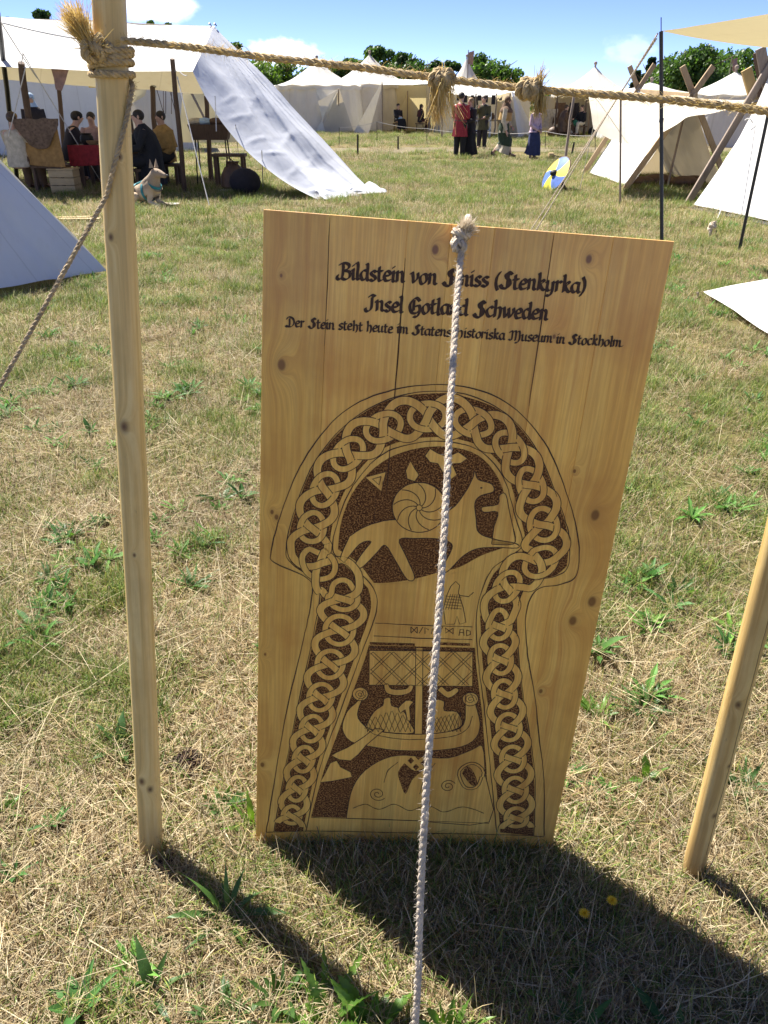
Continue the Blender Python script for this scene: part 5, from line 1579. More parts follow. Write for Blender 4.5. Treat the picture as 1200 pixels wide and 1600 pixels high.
for z in (.35, .75): sh.box((P(748, 200, 40.2).x, 40.2, z), (1.1, .4, .05))
for x in (-.52, .52): sh.box((P(748, 200, 40.2).x + x, 40.2, .55), (.05, .4, 1.1))
tag(sh.build('white_rack', plain('white_painted_wood', (.7, .7, .68), .6)), 'low white two-shelf rack standing in the market stall', 'rack')

# shade canopy of the people sitting far right
sc_ = thing('shade_canopy', 'low white canopy strip over the people sitting among their gear', 'awning', Vector((P(905, 205, 42).x, 42, 0)))
sheet(MB(), P(848, 136, 44), P(1000, 138, 44), P(842, 142, 41), P(1004, 146, 41), 24, 6, .06, .03).build('roof', M['canvas_far'], sc_)
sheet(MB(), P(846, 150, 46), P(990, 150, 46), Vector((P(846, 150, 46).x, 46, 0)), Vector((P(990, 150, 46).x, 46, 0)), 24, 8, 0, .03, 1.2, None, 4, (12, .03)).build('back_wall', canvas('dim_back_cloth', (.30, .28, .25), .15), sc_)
for x in (846, 872, 918, 960, 998): pole(MB(), Vector((P(x, 150, 41).x, 41, 0)), P(x, 143, 41), .035).build('post', M['dark_timber'], sc_)
hang = (('brown hide hanging under the far canopy, left of the sitters', 876, 160, .50, 1.3, 'c_brown'), ('black cloak hung under the far canopy beside the brown hide', 898, 160, .45, .9, 'c_dark'), ('dark brown hide over a frame behind the woman in black', 884, 172, .7, 1.1, 'leather'), ('cream linen thrown over a rail under the far canopy', 862, 170, .6, .8, 'c_cream'))
for lab, x, y, w, h_, m_ in hang:
    q = P(x, y, 42.0)
    mb = sheet(MB(), q + Vector((-w / 2, 0, 0)), q + Vector((w / 2, 0, 0)), q + Vector((-w / 2 - .1, -.1, -h_)), q + Vector((w / 2 + .12, -.1, -h_)), 10, 10, .05, .07, 2.0, None, x, (2, .06))
    tag(mb.build('hanging_cloth', M[m_]), lab, 'hide' if 'hide' in lab else 'cloth')
for k, (x, s_, lab) in enumerate(((866, .28, 'round dark basket at the left under the far canopy'), (893, .34, 'dark wooden chest beside the woman in black'), (930, .30, 'dark bundle right of the woman in black'), (948, .4, 'large dark bundle at the right end of the far canopy'))):
    mb = MB(); q = Vector((P(x, 200, 41.2).x, 41.2, s_ * .8)); mb.ellipsoid(q, (s_ * 1.1, s_ * .9, s_ * .9), 12, 8) if k != 1 else mb.box(q, (.7, .45, s_ * 1.6), None, .9)
    tag(mb.build(('basket', 'chest', 'bundle', 'bundle')[k], M[('leather', 'dark_timber', 'c_dark', 'c_brown')[k]]), lab, ('basket', 'chest', 'bundle', 'bundle')[k])

# string barrier along the path
sb = thing('string_barrier', 'thin string on small iron stakes along the trodden path', 'barrier', Vector((P(700, 240, 28).x, 28, 0)))
tops = []
for x, yb, yt in ((530, 228, 199), (589, 224, 190), (667, 225, 201), (757, 228, 207), (852, 232, 205), (930, 235, 212)):
    a = G(x, yb); b_ = P(x, yt, a.y); tops.append(b_)
    pole(MB(), a, b_, .012, 5).build('stake', M['iron'], sb)
mb = MB()
for a, b_ in zip(tops, tops[1:]): cord(mb, a, b_, .008, .06)
mb.build('string', M['cord'], sb)
for k, (x, yb, yt, lab) in enumerate(((559, 243, 210, 'black stake in the grass, just right of the slanting awning wall'), (622, 234, 213, 'black stake in the grass below the woman with the blue cloth'), (893, 244, 222, 'leaning dark stake beside the checked shield'), (1034 - 160, 262, 240, 'short dark stake by the shield'))[:3]):
    a = G(x, yb); pole(MB(), a, P(x + (4 if k == 2 else 0), yt, a.y), .03, 7).build('iron_stake', M['iron']); o = bpy.context.scene.objects[-1] if False else COL.objects[-1]
    tag(o, lab, 'stake', 'dark stakes in the meadow')

# round painted shield leaning on the thin pole
sc0 = P(869, 273, 16.2)
Mx = Vector((.53, .02, .85)).normalized(); view = (sc0 - Vector((0, 0, CAM_H))).normalized()
pr = Vector((-.85, 0, .53)); nS = (-view * .34 + pr * .93); nS = (nS - Mx * nS.dot(Mx)).normalized(); sx_ = Mx.cross(nS).normalized()
shd = thing('round_shield', 'round blue and yellow segmented shield tilted against a thin pole', 'shield', sc0)
M['shield_blue'] = plain('shield_blue_paint', (.07, .15, .46), .6, .3, 9); M['shield_yellow'] = plain('shield_yellow_paint', (.68, .56, .04), .6, .25, 9)
RS = .36
for k in range(6):
    mb = MB(); vs = []
    a0, a1 = 2 * math.pi * k / 6 + .35, 2 * math.pi * (k + 1) / 6 + .35
    def sp_(r_, a, z): 
        a = a + .55 * (1 - r_ / RS)
        return sc0 + Mx * (r_ * math.cos(a)) + sx_ * (r_ * math.sin(a)) + nS * (z + .05 * (1 - (r_ / RS) ** 2))
    mb.grid(lambda u, v: sp_(.07 + (RS - .07) * v, a0 + (a1 - a0) * u, .012), 6, 5); mb.grid(lambda u, v: sp_(.07 + (RS - .07) * v, a1 + (a0 - a1) * u, 0), 6, 5)
    mb.build('painted_segment', M['shield_blue' if k % 2 else 'shield_yellow'], shd)
mb = MB(); mb.ellipsoid(sc0 + nS * .06, (.08, .08, .06), 12, 8); mb.build('boss', M['iron'], shd)
mb = MB(); mb.tube([sp_(RS, 2 * math.pi * t / 32, .006) for t in range(33)], .012, 6); mb.build('rim', M['leather'], shd)
mb = MB(); mb.tube([sc0 - nS * .02 - Mx * .3, sc0 - nS * .02 + Mx * .3], .015, 6); mb.build('grip', M['tan_timber'], shd)
pole(MB(), G(878, 299) + Vector((.1, -.05, 0)), sc0 - nS * .03 + Vector((0, 0, .02)), .022, 7).build('prop_stick', M['dark_timber']); tag(COL.objects[-1], 'dark stick propping up the round shield', 'stick')
# unidentified pale knob on a dark stick, lying by the shield
mq = G(863, 248)
ml = thing('knobbed_stick', 'unidentified pale knob on a dark stick lying in the grass above the shield', 'knobbed stick', mq)
mb = MB(); mb.tube([mq + Vector((-.12, 0, .10)), mq + Vector((.02, .02, .10))], .075, 10); mb.build('head', M['pale_timber'], ml)
mb = MB(); mb.tube([mq + Vector((0, 0, .09)), mq + Vector((.45, -.05, .02))], .025, 8); mb.build('handle', M['dark_timber'], ml)

# flags on tall poles
for x, y, Y, lab in ((735, 92, 60, 'small reddish flag on a tall pole above the market stall'), (1147, 103, 48, 'small reddish grey flag above the tent peak at the right')):
    q = P(x - 3, y + 14, Y)
    fl_ = thing('flag', lab, 'flag', Vector((q.x, Y, 0)), 0, 'flags over the camp')
    pole(MB(), Vector((q.x, Y, 0)), P(x - 3, y - 14, Y), .03).build('post', M['grey_timber'], fl_)
    sheet(MB(), P(x - 3, y - 10, Y), P(x + 6, y - 13, Y), P(x - 3, y + 8, Y), P(x + 4, y + 10, Y), 10, 8, 0, .12, 2.0).build('cloth', cloth('faded_flag_cloth', (.33, .20, .17)), fl_)

# boards lying on the grass by the small tent
for k, (x, y) in enumerate(((108, 344), (122, 347))):
    q = G(x, y); mb = MB(); mb.beam(q + Vector((-.28, .05 * k, .03)), q + Vector((.30, .08, .03)), .12, .03)
    tag(mb.build('loose_board', M['pale_timber']), ['pale loose board on the grass, farther of two behind the small tent', 'pale loose board on the grass, nearer of two behind the small tent'][k], 'board', 'boards on the grass')
# ------------------------------------------------------------------ things under the long awning
def box_thing(name, label, cat, c_, size, m, group=None, planks=3):
    """plank-built box: boards are parts"""
    t = thing(name, label, cat, (c_[0], c_[1], c_[2] - size[2] / 2), 0, group)
    sx, sy, sz = size
    for k in range(planks):
        h_ = sz / planks
        z = c_[2] - sz / 2 + h_ * (k + .5)
        for y, (w, d) in ((-sy / 2, (sx, .025)), (sy / 2, (sx, .025))):
            mb = MB(); mb.box((c_[0], c_[1] + y, z), (w, d, h_ - .012)); mb.build('side_board', m, t, smooth=False)
        for x in (-sx / 2 + .0125, sx / 2 - .0125):
            mb = MB(); mb.box((c_[0] + x, c_[1], z), (.025, sy - .03, h_ - .012)); mb.build('side_board', m, t, smooth=False)
    mb = MB(); mb.box((c_[0], c_[1], c_[2] + sz / 2 + .012), (sx + .04, sy + .04, .025)); mb.build('lid', m, t, smooth=False)
    return t
q = G(18, 283); box_thing('wooden_chest', 'pale wooden chest on the grass under the left end of the awning', 'chest', (q.x, 15.7, .27), (.62, .36, .52), M['pale_timber'])
q = G(142, 290); box_thing('wooden_crate', 'pale wooden crate on the grass beside the pale pole, by the table', 'crate', (q.x + .02, 15.9, .21), (.46, .34, .40), M['pale_timber'])
# chair with orange cloth and a brown hide thrown over
chx, chy = P(72, 220, 16.0).x, 16.0
ch = thing('wooden_chair', 'high-backed chair draped with a brown hide over orange cloth', 'chair', (chx, chy, 0))
for sx in (-.26, .26):
    for sy, hh in ((-.2, 1.24), (.25, .46)):
        mb = MB(); mb.beam((chx + sx, chy + sy, 0), (chx + sx, chy + sy, hh), .05, .05, (0, 1, 0)); mb.build('leg', M['dark_timber'], ch)
mb = MB(); mb.box((chx, chy + .02, .46), (.60, .52, .04)); mb.build('seat', M['dark_timber'], ch)
sheet(MB(), (chx - .34, chy - .24, 1.22), (chx + .34, chy - .24, 1.24), (chx - .30, chy - .28, .50), (chx + .38, chy - .28, .46), 16, 14, .02, .03, 2.5, None, 2, (3, .012)).build('orange_cloth', M['c_orange'], ch)
mb = MB(); mb.grid(lambda u, v: Vector((chx + (u - .5) * .84 * (1 - .30 * v * v), chy - .31 - .03 * math.sin(3 * v), 1.27 - .50 * v ** .8 * (1 - .5 * abs(2 * u - 1) ** 3) + .03 * noise.noise(Vector((u * 5, v * 5, 2))))), 18, 12); mb.build('hide', plain('shaggy_brown_hide', (.17, .11, .07), .95, .4, 22, 0, .9), ch)
# table with a red cloth
tx0, tx1, ty = P(116, 220, 16.6).x, P(218, 220, 16.6).x, 16.6
tb = thing('trestle_table', 'long table with a red cloth front between the sitting people', 'table', ((tx0 + tx1) / 2, ty, 0))
mb = MB(); mb.box(((tx0 + tx1) / 2, ty, .78), (tx1 - tx0, .7, .04)); mb.build('tabletop', M['dark_timber'], tb)
for x in (tx0 + .15, tx1 - .15):
    for y in (-.28, .28):
        mb = MB(); mb.beam((x, ty + y, 0), (x, ty + y * .8, .76), .06, .06, (0, 1, 0)); mb.build('leg', M['dark_timber'], tb)
sheet(MB(), (tx0 - .02, ty - .36, .81), (tx1 * .6 + tx0 * .4, ty - .36, .81), (tx0 - .02, ty - .40, .44), (tx1 * .6 + tx0 * .4, ty - .40, .47), 24, 8, 0, .02, 2, None, 1, (7, .015)).build('red_cloth', M['c_red2'], tb)
def pot(name, label, cat, q, r_, h_, m, prof=((.6, 0), (1, .35), (.95, .7), (.7, .9), (.8, 1)), parent=None):
    mb = MB(); q = Vector(q)
    rings = [[q + Vector((r_ * k * math.cos(a * .4488), r_ * k * math.sin(a * .4488), z * h_)) for a in range(14)] for k, z in prof]
    inner_ = [[q + Vector((r_ * k * .86 * math.cos(a * .4488), r_ * k * .86 * math.sin(a * .4488), max(.06, z) * h_)) for a in range(14)] for k, z in reversed(prof)]
    mb.loft(rings + inner_)
    return tag(mb.build(name, m), label, cat, 'tableware under the awning')
pot('iron_pot', 'black iron pot standing on the red-clothed table', 'pot', (tx0 + .25, ty, .80), .13, .20, M['iron'])
pot('clay_jug', 'grey clay jug on the table beside the black pot', 'jug', (tx0 + .55, ty + .05, .80), .09, .24, M['ceramic'])
pot('wooden_bowl', 'wooden bowl on the front edge of the red-clothed table', 'bowl', (tx0 + .42, ty - .2, .80), .12, .08, M['wood_bowl'], ((.5, 0), (.85, .5), (1, 1)))
pot('wooden_bowl', 'wooden bowl at the right end of the table', 'bowl', (tx1 - .3, ty - .1, .80), .12, .08, M['wood_bowl'], ((.5, 0), (.85, .5), (1, 1)))
# dark trough on legs with folded cloths on it
qx, qy = P(329, 205, 17.3).x, 17.3
tr = thing('wooden_trough', 'dark wooden trough raised on thin legs under the right end of the awning', 'trough', (qx, qy, 0))
mb = MB(); mb.loft([[(qx + sx * (.34 + .08 * k), qy + sy * (.14 + .05 * k), .86 + .28 * k) for sx, sy in ((-1, -1), (1, -1), (1, 1), (-1, 1))] for k in (0, 1)]); mb.build('body', M['dark_timber'], tr, smooth=False)
for sx in (-.3, .3):
    for sy in (-.12, .12):
        mb = MB(); mb.tube([(qx + sx, qy + sy, .88), (qx + sx * 1.1, qy + sy * 1.6, 0)], .014, 6); mb.build('leg', M['iron'], tr)
for k, (dx, m_, lab) in enumerate(((-.1, 'c_bluewhite', 'pale blue cloth folded on the dark trough'), (.14, 'c_brown', 'brown cloth folded on the dark trough'), (-.26, 'c_cream', 'cream cloth hanging at the left end of the dark trough'))):
    mb = MB(); mb.ellipsoid((qx + dx, qy - .02, 1.19), (.17, .14, .07), 12, 7); o = mb.build('folded_cloth', M[m_])
    tag(o, lab, 'cloth', 'cloths on the trough')
# low dark bench, leather bag, plates on the grass
bx, by = P(358, 240, 16.9).x, 16.9
bn = thing('wooden_bench', 'low dark wooden bench under the slanting awning wall', 'bench', (bx, by, 0))
mb = MB(); mb.box((bx, by, .60), (.66, .34, .05)); mb.build('seat', M['dark_timber'], bn)
for sx in (-.27, .27):
    for sy in (-.12, .12):
        mb = MB(); mb.beam((bx + sx, by + sy, 0), (bx + sx, by + sy, .58), .06, .06, (0, 1, 0)); mb.build('leg', M['dark_timber'], bn)
gx, gy = P(364, 260, 16.2).x, 16.2
bg_ = thing('leather_bag', 'slumped brown leather bag on the grass below the dark bench', 'bag', (gx, gy, 0))
mb = MB(); mb.loft([[Vector((gx, gy, 0)) + Vector((r_ * math.cos(a * .4488), r_ * .7 * math.sin(a * .4488), z)) for a in range(14)] for r_, z in ((.16, 0), (.26, .08), (.25, .28), (.17, .42), (.10, .48), (.13, .53))]); mb.build('body', M['leather'], bg_)
mb = MB(); mb.tube(spline([(gx - .12, gy - .05, .44), (gx - .05, gy - .16, .60), (gx + .1, gy - .05, .45)], 6), .012, 6); mb.build('strap', M['leather'], bg_)
for k, (x, y) in enumerate(((355, 301), (388, 300), (268, 323))):
    q = G(x, y); pot('plate', ['pale plate lying on the grass under the slanting awning wall', 'pale plate on the grass near the foot of the slanting wall', 'pale plate on the grass beside the dog'][k], 'plate', (q.x, q.y, .03), .15, .02, M['ceramic'], ((.5, 0), (.9, .5), (1, 1)))
q = P(382, 275, 15.6); 
mb = MB(); mb.ellipsoid((q.x, q.y, .22), (.3, .22, .24), 12, 8); tag(mb.build('dark_sack', M['c_dark']), 'dark sack on the grass at the foot of the slanting awning wall', 'sack')

# ------------------------------------------------------------------ people
def grow(name, verts, edges, radii, root, m, parent, sub=1, shape_fn=None):
    """one continuous skinned surface over a skeleton"""
    me = bpy.data.meshes.new(name)
    me.from_pydata([tuple(v) for v in verts], edges, [])
    o = bpy.data.objects.new(name, me); COL.objects.link(o)
    md = o.modifiers.new('skin', 'SKIN'); md.use_smooth_shade = True
    for i, r_ in enumerate(radii):
        rr = r_ if isinstance(r_, tuple) else (r_, r_)
        me.skin_vertices[0].data[i].radius = rr
        me.skin_vertices[0].data[i].use_root = (i == root)
    if sub:
        s_ = o.modifiers.new('sub', 'SUBSURF'); s_.levels = sub
    dg = bpy.context.evaluated_depsgraph_get()
    out = bpy.data.meshes.new_from_object(o.evaluated_get(dg))
    bpy.data.objects.remove(o); bpy.data.meshes.remove(me)
    if shape_fn:
        for v in out.vertices: v.co = shape_fn(v.co)
    out.materials.clear(); out.materials.append(m)
    out.polygons.foreach_set('use_smooth', [True] * len(out.polygons))
    o2 = bpy.data.objects.new(name, out); COL.objects.link(o2); o2.parent = parent
    return o2
def V3(*a): return Vector(a)
POSES = {
 'stand': dict(pelvis=V3(0, 0, .53), lean=V3(0, .005, 0), knee=((-.055, .012, .28), (.06, .012, .28)), ankle=((-.055, -.012, .045), (.065, -.012, .045)), toe=((-.065, .09, .018), (.085, .085, .018))),
 'walk': dict(pelvis=V3(0, 0, .52), lean=V3(0, .05, 0), knee=((-.055, .10, .285), (.055, -.01, .27)), ankle=((-.055, .145, .055), (.055, -.17, .085)), toe=((-.06, .245, .035), (.06, -.09, .018))),
 'sit': dict(pelvis=V3(0, 0, .285), lean=V3(0, .05, 0), knee=((-.085, .24, .285), (.085, .24, .285)), ankle=((-.08, .24, .045), (.08, .26, .045)), toe=((-.09, .34, .018), (.09, .36, .018))),
}
ARMS = {'down': ((.135, -.02, -.185), (.145, .035, -.345)), 'front': ((.13, .02, -.17), (.06, .15, -.20)), 'up': ((.15, .06, -.14), (.07, .17, -.02)), 'table': ((.15, .09, -.15), (.08, .24, -.16)), 'clasp': ((.135, .0, -.18), (.03, .11, -.28)), 'back': ((.14, -.08, -.17), (.15, -.06, -.33))}
def person(label, loc, rz, h=1.72, pose='stand', arms=('down', 'down'), skin_='skin', bend=0.0, garments=(), hair='hair_dark', hairstyle='short', group=None, foot=None):
    t = thing('person', label, 'person', loc, rz, group)
    p = POSES[pose]
    pel = p['pelvis']; up = (V3(0, 0, 1) + p['lean'] * 2 + V3(0, bend, -.2 * bend * bend)).normalized()
    pts = {'pelvis': pel, 'belly': pel + up * .10, 'chest': pel + up * .22, 'neck': pel + up * .325}
    hd_up = (up + V3(0, .25 + bend * .3, .5)).normalized()
    pts['head0'] = pts['neck'] + hd_up * .040; pts['head1'] = pts['neck'] + hd_up * .085; pts['head2'] = pts['neck'] + hd_up * .125
    vs, ed, rd, ix = [], [], [], {}
    def v(name, q, r_, to=None):
        ix[name] = len(vs); vs.append(Vector(q) * h); rd.append((r_[0] * h, r_[1] * h) if isinstance(r_, tuple) else r_ * h)
        if to: ed.append((ix[to], ix[name]))
    v('pelvis', pts['pelvis'], (.085, .062)); v('belly', pts['belly'], (.078, .055), 'pelvis'); v('chest', pts['chest'], (.092, .060), 'belly'); v('neck', pts['neck'], .032, 'chest')
    v('head0', pts['head0'], (.040, .046), 'neck'); v('head1', pts['head1'], (.044, .054), 'head0'); v('head2', pts['head2'], (.030, .036), 'head1')
    J = {}
    for k, sg in ((0, -1), (1, 1)):
        sh = pts['chest'] + V3(sg * .105, 0, .055)
        e, w = ARMS[arms[k]]
        el = sh + V3(sg * (e[0] - .105), e[1], e[2]); wr_ = sh + V3(sg * (w[0] - .105), w[1], w[2])
        d = (wr_ - el).normalized(); hn = wr_ + d * .038
        s_ = 'LR'[k]
        v('sh' + s_, sh, .040, 'chest'); v('el' + s_, el, .027, 'sh' + s_); v('wr' + s_, wr_, .017, 'el' + s_); v('hn' + s_, hn, (.022, .014), 'wr' + s_)
        side = d.cross(V3(0, 0, 1)); side = (side if side.length > .1 else V3(1, 0, 0)).normalized()
        for f in range(4):
            b_ = hn + side * (.018 - .012 * f) + d * .022
            v('f%s%d' % (s_, f), b_, .0055, 'hn' + s_); v('g%s%d' % (s_, f), b_ + d * (.026 - .004 * abs(f - 1.3)) + V3(0, .004, -.010), .0045, 'f%s%d' % (s_, f))
        v('t' + s_, hn + V3(-sg * .014, .018, .004), .006, 'hn' + s_); v('u' + s_, hn + V3(-sg * .018, .026, .0) + d * .02, .005, 't' + s_)
        hp = pel + V3(sg * .052, 0, -.012)
        kn, an, to = (Vector(p[q][k]) for q in ('knee', 'ankle', 'toe'))
        v('hp' + s_, hp, .062, 'pelvis'); v('kn' + s_, kn, .040, 'hp' + s_); v('an' + s_, an, .024, 'kn' + s_); v('to' + s_, to, (.028, .018), 'an' + s_)
        J[s_] = (sh, el, wr_, hp, kn, an, to)
    hc = Vector(pts['head1']) * h
    fwd = V3(0, 1, -.05 - bend * .25).normalized()
    def face(co):
        r_ = (co - hc)
        if r_.length < .085 * h and r_.dot(fwd) > .02 * h:
            side = r_.x / h; z_ = (r_.z - fwd.z * r_.dot(fwd)) / h
            n_ = math.exp(-(side / .010) ** 2 - ((z_ + .004) / .016) ** 2)
            m_ = math.exp(-(side / .018) ** 2 - ((z_ + .034) / .008) ** 2)
            s_ = math.exp(-((abs(side) - .018) / .010) ** 2 - ((z_ - .014) / .009) ** 2)
            co = co + fwd * h * (.016 * n_ + .004 * m_ - .005 * s_)
        return co
    body = grow('body', vs, ed, rd, 0, M[skin_], t, 2, face)
    for sg in (-1, 1):
        b_ = MB(); b_.ellipsoid(hc + V3(sg * .018 * h, .046 * h, .013 * h), (.0055 * h, .004 * h, .0045 * h), 8, 5); b_.build('eye', M['black_paint'], t, local=True)
        b_ = MB(); b_.ellipsoid(hc + V3(sg * .047 * h, -.002 * h, 0), (.006 * h, .012 * h, .018 * h), 8, 6); b_.build('ear', M[skin_], t, local=True)
    def loft_path(pp, rr, n=20, pleat=0, name='c', mat=None, ry=.72, cap=True):
        mb = MB(); rings = []
        for i, (c_, r_) in enumerate(zip(pp, rr)):
            tt = (Vector(pp[min(i + 1, len(pp) - 1)]) - Vector(pp[max(i - 1, 0)])).normalized()
            X = V3(1, 0, 0); Y = tt.cross(X).normalized()
            ring = []
            for k in range(n):
                a = 2 * math.pi * k / n
                q = r_ * (1 + pleat * (i / len(pp)) * math.sin(a * 7 + i * .4) + .03 * noise.noise(Vector((a, i * .5, len(label)))))
                yy = ry if not isinstance(ry, (list, tuple)) else ry[i]
                ring.append((Vector(c_) + X * q * math.cos(a) + Y * q * yy * math.sin(a)) * h)
            rings.append(ring)
        mb.loft(rings, cap)
        return mb.build(name, mat, t, local=True)
    dn = V3(0, 0, -1)
    kmid = (J['L'][4] + J['R'][4]) / 2; amid = (J['L'][5] + J['R'][5]) / 2
    for g in garments:
        kind, m_ = g[0], M[g[1]]
        if kind in ('tunic', 'shirt'):
            hem = g[2] if len(g) > 2 else .18
            if pose == 'sit':
                pp = [pts['neck'] - up * .01, pts['neck'] - up * .05, pts['chest'] + up * .02, pts['belly'], pel, pel + dn * .05]
                loft_path(pp, [.045, .108, .118, .108, .118, .115], 20, .02, kind, m_, .68)
            else:
                pp = [pts['neck'] - up * .01, pts['neck'] - up * .045, pts['chest'] + up * .02, pts['belly'], pel, pel + dn * hem * .5, pel + dn * hem]
                loft_path(pp, [.045, .108, .118, .104, .114, .125, .138], 22, .10, kind, m_, .70)
            for s_ in 'LR':
                sh, el, w_ = J[s_][:3]
                b_ = MB(); b_.tube([Vector(q) * h for q in (sh + V3(0, 0, .004), sh.lerp(el, .5), el, el.lerp(w_, .5), el.lerp(w_, .92))], lambda q: h * (.048 - .016 * q), 10); b_.build('sleeve', m_, t, local=True)
        elif kind == 'skirt':
            if pose == 'sit':
                loft_path([pel + up * .05, pel + V3(0, .06, .01), pel + V3(0, .15, .01), kmid + V3(0, .02, .01), kmid + V3(0, .05, -.08), amid + V3(0, .02, .02)], [.10, .125, .135, .14, .145, .165], 24, .08, kind, m_, [.7, .6, .45, .42, .5, .6])
            else:
                loft_path([pel + up * .06, pel, pel + dn * .12, pel.lerp(kmid, .9) + dn * .02, (kmid + amid) / 2, amid + V3(0, 0, g[2] if len(g) > 2 else .0)], [.088, .112, .128, .145, .16, .178], 28, .14, kind, m_, .78)
        elif kind == 'trousers':
            for s_ in 'LR':
                hp, kn, an = J[s_][3:6]
                b_ = MB(); b_.tube([Vector(q) * h for q in (hp + V3(0, 0, .03), hp.lerp(kn, .5), kn, kn.lerp(an, .5), an)], lambda q: h * (.070 - .030 * q), 12); b_.build('trouser_leg', m_, t, local=True)
        elif kind == 'shoes':
            for s_ in 'LR':
                an, to = J[s_][5:7]
                b_ = MB(); b_.tube([Vector(q) * h for q in (an + V3(0, 0, .03), an + V3(0, -.012, -.01), an.lerp(to, .5) + V3(0, 0, -.003), to)], lambda q: h * (.030 - .006 * q), 10, True, .85); b_.build('shoe', m_, t, local=True)
        elif kind == 'cloak':
            low = g[2] if len(g) > 2 else .08
            zt = low
            bk = V3(0, -.05, 0)
            if pose == 'sit': pp = [pts['neck'] + bk * .2 + V3(0, 0, .02), pts['neck'] - up * .05 + bk * .3, pts['chest'] + bk * .5, pts['belly'] + bk, V3(pel.x, pel.y - .03, pel.z), V3(0, -.03, max(zt, .06))]
            else: pp = [pts['neck'] + bk * .2 + V3(0, 0, .02), pts['neck'] - up * .05 + bk * .3, pts['chest'] + bk * .4, pts['belly'] + bk * .6, V3(pel.x, pel.y - .03, pel.z - .1), V3(0, -.04, zt)]
            loft_path(pp, [.055, .125, .150, .155, .165, .19], 24, .10, kind, m_, .72)
        elif kind == 'shawl':
            pp = [pts['neck'] + V3(0, 0, .012), pts['neck'] - up * .045, pts['chest'] + up * .03, pts['chest'] - up * .06, pts['belly'] + up * .0]
            loft_path(pp, [.052, .122, .142, .150, .155], 22, .08, kind, m_, .74)
        elif kind == 'overskirt':
            loft_path([pel + up * .07, pel, pel + dn * .12, pel.lerp(kmid, .95), (kmid * .7 + amid * .3)], [.096, .121, .138, .152, .162], 28, .12, kind, m_, .78)
        elif kind == 'cape':
            loft_path([pts['neck'] + V3(0, 0, .014), pts['neck'] - up * .04, pts['chest'] + up * .045, pts['chest'] + up * .01], [.060, .128, .146, .150], 22, .06, kind, m_, .76)
        elif kind == 'apron':
            mb = MB(); z0 = pel + V3(0, .10, .05)
            mb.grid(lambda u, v: (z0 + V3((u - .5) * (.15 + .06 * v), .03 - .10 * (2 * abs(u - .5)) ** 2 + .04 * v, -(.36) * v)) * h, 10, 10); mb.build(kind, m_, t, local=True)
        elif kind == 'belt':
            loft_path([pel + up * .055, pel + up * .035], [.112, .113], 20, 0, kind, m_, .70)
        elif kind == 'cap':
            mb = MB(); mb.ellipsoid(hc + V3(0, -.008, .022) * h, (.052 * h, .060 * h, .046 * h), 14, 9); mb.build(kind, m_, t, local=True)
        elif kind == 'hood':
            mb = MB(); mb.ellipsoid(hc + V3(0, -.014, .012) * h, (.056 * h, .058 * h, .066 * h), 14, 9); mb.tube([hc + V3(0, -.03, -.03) * h, (pts['neck'] + V3(0, -.01, -.02)) * h], lambda q: h * (.055 + .03 * q), 12); mb.build(kind, m_, t, local=True)
        elif kind == 'bundle':
            mb = MB(); c_ = (J['L'][2] + J['R'][2]) / 2 + V3(0, .04, -.03); mb.ellipsoid(c_ * h, (.09 * h, .06 * h, .08 * h), 12, 8); o = mb.build('bundle', m_, t, local=True)
    if hairstyle:
        mb = MB()
        mb.ellipsoid(hc + V3(0, -.018, .014) * h, (.053 * h, .059 * h, .055 * h), 14, 9)
        if hairstyle == 'long': mb.tube([hc + V3(0, -.03, .01) * h, hc + V3(0, -.045, -.05) * h, hc + V3(0, -.055, -.13) * h], lambda q: h * (.045 - .018 * q), 10)
        if hairstyle == 'bun': mb.ellipsoid(hc + V3(0, -.065, .02) * h, (.026 * h, .026 * h, .026 * h), 10, 7)
        mb.build('hair', M[hair], t, local=True)
    return t
def gp_(x, Y): return Vector((P(x, 200, Y).x, Y, 0))
FACE_CAM, FACE_R, FACE_L, AWAY = math.pi, -math.pi / 2, math.pi / 2, 0.0
g1 = 'people walking by the far tents'; g2 = 'people sitting under the long awning'
f_ = G(717, 246); yy = f_.y
person('person in a knee-long red tunic and black trousers, back half turned, by the tassel', (f_.x, yy, 0), -.5, 1.78, 'stand', ('front', 'front'), garments=(('trousers', 'c_black'), ('tunic', 'c_red', .20), ('belt', 'leather'), ('shoes', 'leather'), ('cap', 'c_black')), group=g1)
person('person in dark dress with blond hair, standing just right of the red tunic', (gp_(735, yy + .1).x, yy + .25, 0), 2.2, 1.64, 'stand', ('front', 'down'), garments=(('skirt', 'c_black'), ('tunic', 'c_dark', .12), ('shoes', 'leather')), hair='hair_fair', hairstyle='long', group=g1)
person('person in dark olive clothes standing at the market stall, holding something', (gp_(754, 31).x, 31.0, 0), math.pi - .3, 1.72, 'stand', ('front', 'up'), garments=(('trousers', 'c_dark'), ('tunic', 'c_olive', .16), ('belt', 'leather'), ('shoes', 'leather')), hair='hair_brown', group=g1)
f_ = G(784, 247)
person('person walking with brown striped shawl, green apron and long cream dress', (f_.x, f_.y, 0), FACE_R - .2, 1.68, 'walk', ('clasp', 'down'), garments=(('skirt', 'c_cream', .03), ('tunic', 'c_cream', .10), ('overskirt', 'c_green'), ('shawl', 'c_mustard'), ('cape', 'c_brown'), ('shoes', 'leather'), ('hood', 'c_brown')), hairstyle=None, group=g1)
f_ = G(832, 249)
person('person in a lilac blouse and long navy skirt below the second straw knot', (f_.x, f_.y, 0), -2.4, 1.50, 'stand', ('clasp', 'clasp'), garments=(('skirt', 'c_navy', .05), ('shirt', 'c_lilac', .04), ('shoes', 'leather')), hair='hair_fair', group=g1)
